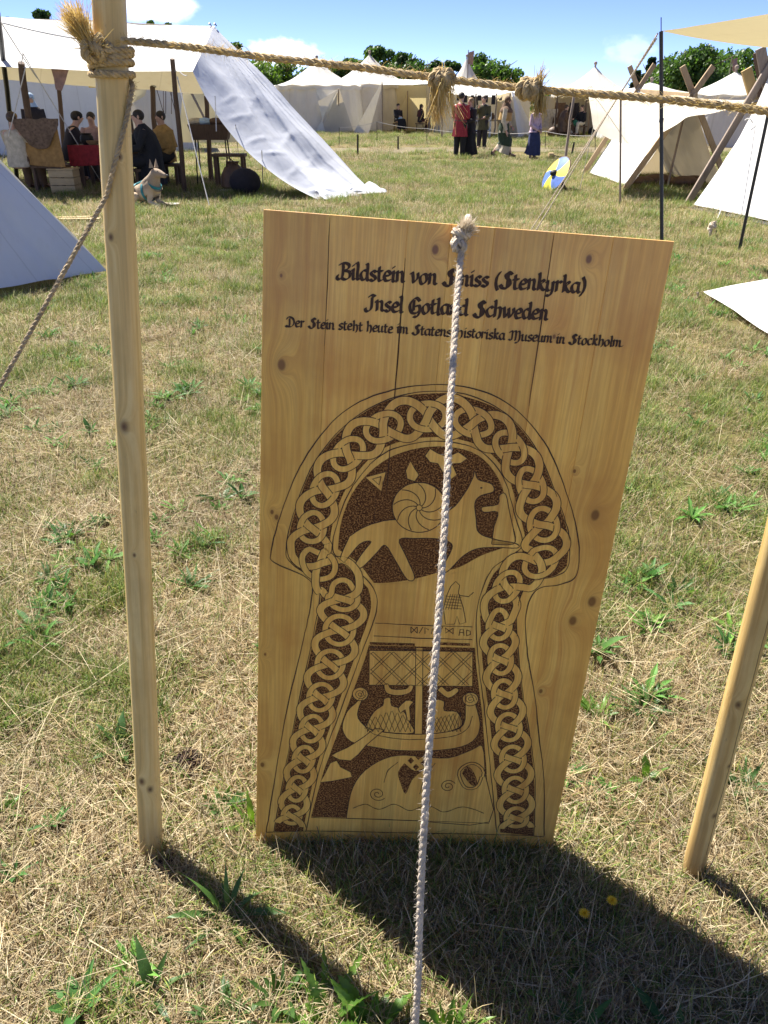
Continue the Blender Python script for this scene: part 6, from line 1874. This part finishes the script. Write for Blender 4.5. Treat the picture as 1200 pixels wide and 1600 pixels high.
person('person sitting in black with a pale blue cloth on the lap, by the lit doorway', gp_(621, 46.2) + V3(0, 0, .16), math.pi + .5, 1.7, 'sit', ('clasp', 'table'), garments=(('skirt', 'c_black'), ('tunic', 'c_dark'), ('bundle', 'c_bluewhite'), ('shoes', 'leather')), hairstyle='bun', group='people sitting by the far tents')
person('person sitting in dark maroon, right of the lit doorway', gp_(656, 46.2) + V3(0, 0, .16), FACE_R + .3, 1.66, 'sit', ('clasp', 'clasp'), garments=(('skirt', 'c_maroon'), ('tunic', 'c_dark'), ('shawl', 'c_maroon'), ('shoes', 'leather')), hair='hair_dark', hairstyle='long', group='people sitting by the far tents')
for k, (x, w) in enumerate(((621, .5), (656, .5), (908, .5), (880, .5))):
    Y = 46.2 if k < 2 else 41.0
    s_ = thing('stool', ['stool under the person with the pale blue cloth', 'stool under the person in maroon', 'stool under the person with the bright green cloth', 'stool under the brown clad person'][k], 'stool', gp_(x, Y), 0, 'stools among the tents')
    mb = MB(); mb.box(gp_(x, Y) + V3(0, 0, .48), (w, .36, .05)); mb.build('seat', M['dark_timber'], s_)
    for sx in (-.2, .2):
        for sy in (-.13, .13):
            mb = MB(); mb.tube([gp_(x, Y) + V3(sx, sy, 0), gp_(x, Y) + V3(sx * .8, sy * .8, .46)], .02, 6); mb.build('leg', M['dark_timber'], s_)
person('person sitting in black with a bright green cloth on the knees, under the far canopy', gp_(908, 41) + V3(0, 0, .12), FACE_L + .6, 1.7, 'sit', ('clasp', 'table'), garments=(('trousers', 'c_cream'), ('tunic', 'c_black'), ('bundle', 'c_kelly'), ('shoes', 'leather')), hair='hair_brown', group='people sitting by the far tents')
person('person sitting in brown clothes under the far canopy', gp_(880, 41) + V3(0, 0, .12), FACE_R, 1.7, 'sit', ('table', 'clasp'), garments=(('trousers', 'c_brown'), ('tunic', 'c_brown'), ('cloak', 'leather'), ('shoes', 'leather')), hair='hair_brown', group='people sitting by the far tents')
# under the awning
person('person in off-white tunic and yellow cap, seated at the left edge', gp_(18, 15.75) + V3(0, 0, .05), AWAY - .2, 1.76, 'sit', ('table', 'table'), garments=(('trousers', 'c_brown'), ('tunic', 'c_cream'), ('scarf', 'c_red2'), ('shoes', 'leather'), ('cap', 'c_mustard')), hair='hair_brown', group=g2)
person('person in dark clothes and pale headscarf standing behind the hide-draped chair', gp_(56, 20.5), math.pi + .5, 1.70, 'stand', ('front', 'front'), garments=(('skirt', 'c_dark'), ('tunic', 'c_dark', .1), ('shawl', 'c_dark'), ('hood', 'c_bluewhite'), ('shoes', 'leather')), group=g2)
person('person in dark clothes bending over the left end of the table', gp_(98, 17.3) + V3(0, 0, .05), FACE_R + .5, 1.84, 'sit', ('table', 'table'), bend=.35, garments=(('trousers', 'c_dark'), ('tunic', 'c_dark'), ('shoes', 'leather'), ('cap', 'c_black')), hair='hair_dark', group=g2)
person('person in a dusty pink shirt sitting behind the table', gp_(146, 18.3) + V3(0, 0, .05), math.pi, 1.72, 'sit', ('table', 'table'), garments=(('trousers', 'c_dark'), ('tunic', 'c_pink'), ('shoes', 'leather')), hair='hair_dark', group=g2)
person('person in a long black cloak sitting with the back to the dog', gp_(224, 15.9) + V3(0, 0, .05), FACE_L + .5, 1.80, 'sit', ('table', 'table'), garments=(('trousers', 'c_black'), ('tunic', 'c_black'), ('cloak', 'c_black', .06), ('shoes', 'leather')), hair='hair_dark', group=g2)
person('person in brown clothes with a grey bundle at the right end of the table', gp_(205, 16.9) + V3(0, 0, .05), FACE_L, 1.72, 'sit', ('table', 'clasp'), garments=(('skirt', 'c_brown'), ('tunic', 'c_brown'), ('bundle', 'c_grey'), ('shoes', 'leather')), hair='hair_brown', hairstyle='long', group=g2)
person('person wrapped in a mustard shawl, sitting right of the black cloak', gp_(257, 17.2) + V3(0, 0, .05), FACE_L + .9, 1.76, 'sit', ('clasp', 'clasp'), garments=(('trousers', 'c_black'), ('tunic', 'c_mustard'), ('shawl', 'c_mustard'), ('bundle', 'c_grey'), ('shoes', 'leather')), hair='hair_dark', group=g2)
# benches they sit on
for k, (x0, x1, Y, lab) in enumerate(((82, 116, 17.3, 'dark bench under the person bending over the table'), (132, 165, 18.3, 'dark bench behind the table under the pink shirt'), (200, 240, 15.9, 'dark bench under the black cloak'), (244, 276, 17.2, 'dark bench under the mustard shawl'))):
    a, b_ = gp_(x0, Y), gp_(x1, Y); c_ = (a + b_) / 2
    s_ = thing('wooden_bench', lab, 'bench', c_, 0, 'benches at the table')
    mb = MB(); mb.box(c_ + V3(0, 0, .40), ((b_ - a).length, .34, .05)); mb.build('seat', M['dark_timber'], s_)
    for x in (a.x + .08, b_.x - .08):
        for sy in (-.12, .12):
            mb = MB(); mb.beam((x, Y + sy, 0), (x, Y + sy, .37), .06, .06, (0, 1, 0)); mb.build('leg', M['dark_timber'], s_)

# ------------------------------------------------------------------ the dog
dq = G(234, 322)
dog = thing('dog', 'cream husky-like dog in a teal harness lying on the grass by the pale pole', 'dog', dq, R(-28))
def fur():
    m, n, l, b = new_mat('cream_fur')
    t = n.new('ShaderNodeTexCoord'); s_ = n.new('ShaderNodeSeparateXYZ'); l.new(t.outputs['Object'], s_.inputs[0])
    f = nz(n, l, t.outputs['Object'], 60, 4, .7)
    h_ = math_(n, l, 'ADD', s_.outputs[2], math_(n, l, 'MULTIPLY', nz(n, l, t.outputs['Object'], 7, 3), .16))
    c_ = ramp(n, l, h_, [(.14, (.58, .47, .33)), (.30, (.46, .34, .21)), (.44, (.24, .165, .10))])
    l.new(mixc(n, l, math_(n, l, 'MULTIPLY', f, .45), c_, (.70, .60, .46)), b.inputs['Base Color']); b.inputs['Roughness'].default_value = .95
    bump(n, l, b, f, .8, .01)
    return m
# lies facing right (+x): chest up on the forelegs, haunch folded behind
dv = [(-.30, 0, .17), (-.12, 0, .21), (.06, 0, .25), (.15, 0, .32), (.18, 0, .44), (.23, 0, .535), (.34, 0, .50), (.44, 0, .475),
      (.13, -.085, .20), (.10, -.10, .07), (.24, -.10, .035), (.36, -.10, .025), (.13, .085, .20), (.10, .10, .07), (.24, .10, .035), (.37, .10, .025),
      (-.28, -.10, .15), (-.10, -.15, .16), (-.26, -.16, .045), (-.08, -.16, .025), (-.28, .10, .15), (-.10, .15, .16), (-.26, .16, .045), (-.08, .16, .025),
      (-.40, 0, .12), (-.52, -.06, .06), (-.60, -.16, .05)]
de = [(0, 1), (1, 2), (2, 3), (3, 4), (4, 5), (5, 6), (6, 7), (3, 8), (8, 9), (9, 10), (10, 11), (3, 12), (12, 13), (13, 14), (14, 15), (0, 16), (16, 17), (17, 18), (18, 19), (0, 20), (20, 21), (21, 22), (22, 23), (0, 24), (24, 25), (25, 26)]
dr = [.13, .145, .15, .125, .098, .102, .056, .032, .06, .042, .034, .032, .06, .042, .034, .032, .09, .075, .036, .032, .09, .075, .036, .032, .05, .055, .03]
db = grow('body', dv, de, dr, 2, fur(), dog, 2)
fur_m = db.data.materials[0]
for sy in (-1, 1):
    mb = MB(); mb.loft([[(.200 + .042 * k * math.cos(a * .785), sy * .058 + .030 * k * math.sin(a * .785) + sy * .012 * (1 - k), .595 + .14 * (1 - k)) for a in range(8)] for k in (1, .75, .4, .06)]); mb.build('ear', fur_m, dog, local=True)
    mb = MB(); mb.ellipsoid((.318, sy * .052, .548), (.010, .006, .009), 8, 6); mb.build('eye', M['black_paint'], dog, local=True)
mb = MB(); mb.ellipsoid((.470, 0, .486), (.020, .022, .018), 10, 6); mb.build('nose', M['black_paint'], dog, local=True)
teal = plain('teal_webbing', (.02, .20, .23), .7, .2, 30)
hs = thing('dog_harness', 'teal', 'harness') if False else None
mb = MB()
def ring(c_, ax, r_, w):
    ax = Vector(ax).normalized(); x = ax.cross(V3(0, 1, 0)).normalized(); y = V3(0, 1, 0)
    rings = [[Vector(c_) + ax * dz + x * (r_ * k * math.cos(a * .2618)) + y * (r_ * k * .98 * math.sin(a * .2618)) for a in range(24)] for dz, k in ((-w, 1), (w, 1), (w, 1.05), (-w, 1.05), (-w, 1))]
    mb.loft(rings, False)
ring((.02, 0, .235), (1, 0, .2), .158, .022); ring((.155, 0, .345), (.5, 0, .85), .122, .022); ring((-.22, 0, .185), (1, 0, 0), .150, .02)
mb.tube([(-.2, -.02, .335), (.02, -.02, .405), (.10, -.04, .42)], .018, 8)
mb.build('harness', teal, dog, local=True)

# ------------------------------------------------------------------ trees beyond the camp
M['leaf_dark'] = leaf_mat('dark_tree_leaf', (.050, .098, .028)); M['leaf_mid'] = leaf_mat('tree_leaf', (.080, .150, .036)); M['leaf_pale'] = leaf_mat('pale_tree_leaf', (.10, .17, .035)); M['leaf_con'] = leaf_mat('conifer_needle', (.020, .045, .022))
M['bark'] = plain('tree_bark', (.09, .065, .045), .9, .3, 6)
def tree(label, x, Y, ytop, wpx, m, seed, conifer=False, n=9000):
    r2 = random.Random(seed)
    base = gp_(x, Y); top = P(x, ytop - 3, Y).z; w = wpx * Y / 1365 * .64
    t = thing('conifer_tree' if conifer else 'broadleaf_tree', label, 'tree', base, 0, 'trees beyond the camp')
    mb = MB(); mb.tube([base + V3(0, 0, -.2), base + V3(.1, 0, top * .4), base + V3(-.05, .1, top * .85)], lambda q: .22 - .17 * q, 8)
    for k in range(7):
        a = k * 2.4; z = top * (.25 + .08 * k)
        mb.tube([base + V3(0, 0, z), base + V3(w * .5 * math.cos(a), w * .5 * math.sin(a), z + top * .12), base + V3(w * .8 * math.cos(a), w * .8 * math.sin(a), z + top * .22)], lambda q: .09 - .07 * q, 5)
    mb.build('trunk', M['bark'], t)
    lob = []
    for k in range(30):
        if conifer:
            z = top * (.12 + .86 * k / 25); rr = w * (1 - k / 26) * 1.05
            a = k * 2.4; lob.append((V3(rr * .6 * math.cos(a), rr * .6 * math.sin(a), z), max(.3, rr * .5)))
        else:
            z = r2.uniform(.3, .94); rr = w * max(.12, 1 - (abs(z - .45) / .56) ** 5) * r2.uniform(.15, .85); a = r2.uniform(0, 6.28)
            if k % 3 == 0: rr *= .35; z = r2.uniform(.3, .75)
            lob.append((V3(rr * math.cos(a), rr * math.sin(a), z * top * .97), w * r2.uniform(.26, .50) * (1.0 - .35 * (z > .8))))
    mb = MB()
    for _ in range(n):
        c_, rr = r2.choice(lob)
        d = V3(r2.gauss(0, 1), r2.gauss(0, 1), r2.gauss(0, 1)).normalized() * rr * (r2.random() ** .4)
        q = base + c_ + V3(d.x, d.y, d.z * .75)
        if q.z > top * 1.02: q.z = top * r2.uniform(.8, 1.0)
        nn = V3(r2.gauss(0, 1), r2.gauss(0, 1), r2.gauss(.5, 1)).normalized(); X = nn.orthogonal().normalized(); Yv = nn.cross(X)
        s_ = r2.uniform(.11, .27) * (Y / 90)
        mb.add([q - X * s_, q - Yv * s_ * .55, q + X * s_, q + Yv * s_ * .55], [(0, 1, 2, 3)])
    o = mb.build('crown', m, t, smooth=False); o['kind'] = 'stuff'
    return t
TREES = [(615, 110, 84, 56, 'leaf_mid', 'mid green tree between the tall one and the broad dark one'), (672, 108, 92, 44, 'leaf_dark', 'dark tree at the right shoulder of the broad dark one'), (735, 104, 104, 44, 'leaf_dark', 'low dark tree beneath the reddish flag'), (50, 78, 20, 66, 'leaf_mid', 'round green tree at the left, behind the long awning roof'), (96, 84, 4, 44, 'leaf_dark', 'dark tree beside the pale pole, behind the awning roof'), (22, 96, 27, 50, 'leaf_mid', 'low green tree at the far left above the awning roof'), (250, 92, 24, 46, 'leaf_mid', 'green tree top right of the pale pole, over the awning roof'), (286, 95, 30, 40, 'leaf_dark', 'small dark tree top over the right part of the awning roof'),
         (368, 92, 62, 50, 'leaf_pale', 'pale green tree right of the awning ridge, mostly behind the slanting wall'), (430, 88, 92, 92, 'leaf_pale', 'wide pale green tree below the cloud'), (392, 86, 96, 70, 'leaf_mid', 'mid green tree behind the slanting wall, left of the pale wide one'), (545, 104, 84, 44, 'leaf_mid', 'mid green tree left of the two dark ones, over the white pavilions'), (586, 106, 70, 58, 'leaf_mid', 'tall mid green tree above the joined pavilions'), (645, 100, 79, 84, 'leaf_dark', 'broad dark tree above the cream awning'), (704, 112, 94, 34, 'leaf_dark', 'small dark tree left of the reddish flag'),
         (762, 96, 85, 84, 'leaf_mid', 'round tree right of the flag, above the market stall'), (808, 125, 122, 26, 'leaf_mid', 'tiny far tree right of the round tree'), (1004, 90, 96, 50, 'leaf_con', 'dark conifer left of the black pole'), (985, 118, 116, 34, 'leaf_con', 'smaller conifer left of the leaning plank'), (1075, 84, 72, 110, 'leaf_mid', 'large green tree right of the black pole'), (1130, 92, 82, 96, 'leaf_mid', 'green tree behind the small flag at the right'), (1185, 94, 96, 64, 'leaf_dark', 'dark green tree at the right edge'), (1035, 98, 94, 70, 'leaf_dark', 'dark low tree behind the black pole'), (1240, 96, 92, 60, 'leaf_mid', 'green tree just past the right edge')]
for k, (x, Y, yt, w, m_, lab) in enumerate(TREES): tree(lab, x, Y, yt, w, M[m_], 40 + k, m_ == 'leaf_con')
# far scrub that closes the horizon
r3 = random.Random(5)
mb = MB()
for _ in range(14000):
    x = r3.uniform(-140, 140); Y = 150 + r3.gauss(0, 3); z = r3.random() ** .7 * (2.6 + 1.6 * noise.noise(Vector((x * .06, 2, 0))) + 1.1 * noise.noise(Vector((x * .3, 7, 0))))
    q = V3(x, Y, z); nn = V3(r3.gauss(0, 1), r3.gauss(0, 1), r3.gauss(.5, 1)).normalized(); X = nn.orthogonal().normalized(); Yv = nn.cross(X); s_ = r3.uniform(.3, .7)
    mb.add([q - X * s_, q - Yv * s_ * .6, q + X * s_, q + Yv * s_ * .6], [(0, 1, 2, 3)])
o = mb.build('far_scrub', M['leaf_dark'], smooth=False); o['kind'] = 'stuff'

# ------------------------------------------------------------------ near plants, soil, flowers
def leaf(mb, base, az, tilt, length, width, bend, lobed=0.0, segs=8, twist=0.0, shape_=.9):
    dirh = V3(math.cos(az), math.sin(az), 0); side = V3(-math.sin(az), math.cos(az), 0)
    p = Vector(base); t = tilt; b0 = len(mb.v)
    for i in range(segs + 1):
        q = i / segs
        w = width * .5 * max(.03, math.sin(math.pi * min(1, .08 + .92 * q) ** shape_)) * (1 - min(.8, lobed * 1.6) * (1 if i % 2 else 0) * (1 - q * .5))
        up = V3(-dirh.x * math.cos(t), -dirh.y * math.cos(t), math.sin(t))
        sd = (side * math.cos(twist * q) + up * math.sin(twist * q))
        ru = .30 * width * noise.noise(V3(q * 3, az, length * 50))
        mb.v += [tuple(p - sd * w + up * (w * .28 + ru)), tuple(p), tuple(p + sd * w + up * (w * .28 - ru))]
        if i < segs:
            for k in (0, 1): mb.f.append((b0 + 3 * i + k, b0 + 3 * i + k + 1, b0 + 3 * i + k + 4, b0 + 3 * i + k + 3))
            p = p + (dirh * math.sin(t) + V3(0, 0, 1) * math.cos(t)) * (length / segs); t += bend / segs
def near_leaf_mat(name, c1, c2):
    m, n, l, b = new_mat(name)
    f = nz(n, l, mapped(n, l), 45, 4, .6)
    oi = n.new('ShaderNodeObjectInfo')
    base = ramp(n, l, f, [(.3, c1), (.7, c2)])
    base = mixc(n, l, 1.0, base, ramp(n, l, oi.outputs['Random'], [(0, (.7, .75, .7)), (1, (1.25, 1.2, 1.1))]), 'MULTIPLY')
    l.new(base, b.inputs['Base Color']); b.inputs['Roughness'].default_value = .45
    t = n.new('ShaderNodeBsdfTranslucent'); l.new(mixc(n, l, 1.0, base, (1.6, 1.8, .5), 'MULTIPLY'), t.inputs['Color'])
    mx_ = n.new('ShaderNodeMixShader'); mx_.inputs[0].default_value = .4
    l.new(b.outputs[0], mx_.inputs[1]); l.new(t.outputs[0], mx_.inputs[2]); l.new(mx_.outputs[0], n['Material Output'].inputs['Surface'])
    bump(n, l, b, f, .4, .003)
    return m
M['near_leaf'] = near_leaf_mat('plantain_leaf', (.05, .115, .03), (.085, .165, .045)); M['near_leaf_b'] = near_leaf_mat('dandelion_leaf', (.09, .19, .026), (.15, .26, .05))
def plant(name, label, x, y, spec, m='near_leaf', group='weeds in the near grass'):
    q = G(x, y); q.z = gz(q.x, q.y)
    t = thing(name, label, 'plant', q, 0, group)
    big = 1.15 if y > 1575 else 1.0
    for az, tilt, L, w, bend, lob in spec:
        L *= big; w *= big
        mb = MB(); leaf(mb, q + V3(.006 * math.cos(R(az)), .006 * math.sin(R(az)), .004), R(az), R(tilt), L, w, R(bend), lob, 18 if lob else 12, .9 * math.sin(az * 3.7))
        mb.build('leaf', M[m], t)
    return t
def rosette(n, L, w, lob, seed, t0=35, t1=70, b=35):
    r_ = random.Random(seed)
    return [(360 * k / n * .8 + r_.uniform(-40, 40), r_.uniform(t0, t1), L * r_.uniform(.45, 1.2), w * r_.uniform(.6, 1.25), r_.uniform(0, b + 25), lob) for k in range(n * 2)]
NEAR = [('ribwort_plant', 'tall dark ribwort with long narrow leaves, just right of the pale pole foot', 356, 1428, [(160, 22, .16, .015, 55, 0), (190, 50, .15, .014, 60, 0), (95, 8, .13, .012, 30, 0), (60, 14, .12, .012, 50, 0), (20, 30, .13, .016, 75, 0), (-5, 52, .15, .017, 55, 0), (-60, 62, .10, .013, 20, 0), (230, 70, .12, .013, 15, 0), (140, 40, .09, .010, 40, 0), (40, 50, .09, .011, 50, 0), (110, 30, .08, .009, 30, 0)], 'near_leaf'),
        ('ribwort_plant', 'ribwort with one broad upright leaf in the straw, lower left', 235, 1545, [(120, 18, .12, .024, 45, 0), (200, 65, .11, .015, 40, 0), (20, 50, .10, .015, 55, 0), (-50, 60, .09, .014, 35, 0), (70, 35, .08, .013, 40, 0), (160, 45, .07, .011, 50, 0)], 'near_leaf'),
        ('dandelion_plant', 'dandelion rosette with toothed leaves at the bottom, left of the white rope', 512, 1590, rosette(10, 0.108, 0.022, .45, 3, 30, 62), 'near_leaf_b'),
        ('dandelion_plant', 'dandelion with broad bright leaves nearest the white rope foot, left side', 580, 1610, rosette(8, 0.101, 0.024, .3, 4, 22, 55), 'near_leaf_b'),
        ('dandelion_plant', 'dandelion with upright bright leaves right of the white rope foot', 700, 1625, rosette(7, 0.086, 0.021, .35, 5, 12, 45), 'near_leaf_b'),
        ('ribwort_plant', 'dark leafy plant at the bottom between the ribwort and the dandelions', 440, 1560, rosette(8, 0.086, 0.018, .1, 6, 20, 55), 'near_leaf'),
        ('dock_plant', 'low grey-green weed at the bottom beneath the tall ribwort', 350, 1590, rosette(7, 0.065, 0.018, .5, 7, 45, 75), 'near_leaf'),
        ('dandelion_plant', 'green weed at the left edge level with the molehill', 8, 1268, rosette(7, 0.072, 0.016, .4, 8), 'near_leaf_b'),
        ('dock_plant', 'weed with drooping leaves left of the pale pole, above its foot', 188, 1165, [(150, 40, .10, .026, 40, .2), (95, 25, .11, .03, 50, .2), (30, 50, .10, .03, 45, .2), (-60, 60, .09, .03, 30, .2), (230, 60, .09, .026, 30, .2)], 'near_leaf'),
        ('dock_plant', 'leafy weed by the lower left corner of the panel', 345, 1258, rosette(8, 0.086, 0.014, .2, 10, 30, 66), 'near_leaf'),
        ('dandelion_plant', 'dandelion rosette left of the pale pole halfway up the meadow', 108, 838, rosette(10, 0.108, 0.019, .5, 11, 45, 72), 'near_leaf'),
        ('dandelion_plant', 'dark dandelion rosette left of the pale pole, below the one halfway up', 78, 905, rosette(9, 0.094, 0.018, .5, 12, 45, 75), 'near_leaf'),
        ('dandelion_plant', 'dandelion rosette between the pale pole and the panel, farther one', 345, 780, rosette(9, 0.101, 0.017, .5, 13, 45, 72), 'near_leaf'),
        ('dandelion_plant', 'dandelion rosette between the pale pole and the panel, nearer one', 300, 915, rosette(9, 0.101, 0.018, .5, 14, 45, 72), 'near_leaf'),
        ('dandelion_plant', 'large weed patch of toothed leaves right of the panel foot', 1010, 1110, rosette(11, 0.108, 0.019, .45, 15, 40, 70), 'near_leaf'),
        ('dandelion_plant', 'bright dandelion leaves beside the lower right edge of the panel', 935, 1120, rosette(8, 0.079, 0.017, .4, 16, 30, 65), 'near_leaf_b'),
        ('dandelion_plant', 'dandelion rosette at the right edge above the round pole foot', 1165, 1225, rosette(9, 0.086, 0.018, .45, 17, 45, 72), 'near_leaf'),
        ('dock_plant', 'single upright leafed weed left of the round pole', 1010, 1215, [(100, 10, .07, .022, 20, 0), (20, 60, .07, .022, 30, 0), (200, 60, .06, .02, 20, 0)], 'near_leaf_b'),
        ('dandelion_plant', 'weed in the grass right of the panel, at half its height', 1060, 930, rosette(8, 0.086, 0.017, .45, 19, 40, 70), 'near_leaf'),
        ('ribwort_plant', 'green leaves at the panel foot, at its left bottom corner', 395, 1290, [(110, 10, .11, .016, 20, 0), (150, 30, .09, .016, 30, 0), (200, 50, .08, .016, 30, 0)], 'near_leaf_b'),
        ('dock_plant', 'dark rosette in the shade under the yellow flowers', 905, 1455, rosette(8, 0.058, 0.015, .4, 21, 50, 75), 'near_leaf')]
for nm, lab, x, y, spec, m_ in NEAR: plant(nm, lab, x, y, spec, m_)
for k, (x, y, hgt) in enumerate(((913, 1428, .075), (956, 1408, .085))):
    base = G(x + 4, y + 30); base.z = gz(base.x, base.y)
    t = thing('yellow_flower', ['yellow flower in the panel shadow, lower left of the pair', 'yellow flower at the edge of the panel shadow, upper right of the pair'][k], 'flower', base, 0, 'yellow flowers in the grass')
    hd = P(x, y, base.y + .012); 
    mb = MB(); mb.tube([base, base.lerp(hd, .5) + V3(.006, 0, 0), hd], .0013, 6); mb.build('stem', M['near_leaf'], t)
    mb = MB()
    for ring_, (n_, L, tl) in enumerate(((16, .0135, 74), (14, .011, 50), (10, .008, 22))):
        for j in range(n_): leaf(mb, hd + V3(0, 0, .001 * ring_), 6.283 * j / n_ + ring_ * .2, R(tl), L, .0038, R(10), 0, 3)
    o = mb.build('flower_head', M['petal'], t); o['kind'] = 'stuff'
# molehill and the broken earth at the pole feet
def mound(label, x, y, r_, h_, n, seed):
    r4 = random.Random(seed); q = G(x, y); q.z = gz(q.x, q.y)
    t = thing('soil_mound', label, 'soil', q, 0, 'patches of dark earth')
    mb = MB(); mb.grid(lambda u, v: q + V3(r_ * v * math.cos(6.283 * u) * (1 + .25 * noise.noise(V3(u * 4 % 4, seed, 0))), r_ * .75 * v * math.sin(6.283 * u), h_ * (1 - v * v) + .012 * noise.noise(V3(v * 4 * math.cos(6.283 * u), v * 4 * math.sin(6.283 * u), seed)) - .004 * v), 30, 10); mb.build('earth', M['soil'], t)
    mb = MB()
    for _ in range(n):
        a, k = r4.uniform(0, 6.28), r_ * 1.25 * math.sqrt(r4.random()); s_ = r4.uniform(.002, .008)
        c_ = q + V3(k * math.cos(a), k * .75 * math.sin(a), max(0, h_ * (1 - (k / r_) ** 2)) + s_ * .3)
        d = [c_ + V3(r4.uniform(-1, 1), r4.uniform(-1, 1), r4.uniform(-.6, 1)) * s_ for _ in range(5)]
        mb.add(d, [(0, 1, 2), (0, 2, 3), (0, 3, 1), (1, 4, 2), (2, 4, 3), (3, 4, 1)])
    o = mb.build('crumbs', M['soil'], t, smooth=False); o['kind'] = 'stuff'
mound('dark molehill in the straw between the pale pole and the panel', 296, 1184, .058, .024, 260, 2)
mound('dark broken earth round the foot of the pale pole', 248, 1345, .050, .012, 200, 3)
mound('small hole of dark earth left of the round pole foot', 960, 1362, .022, .004, 60, 4)
mound('dark broken earth behind the foot of the round pole', 1095, 1380, .036, .006, 90, 5)
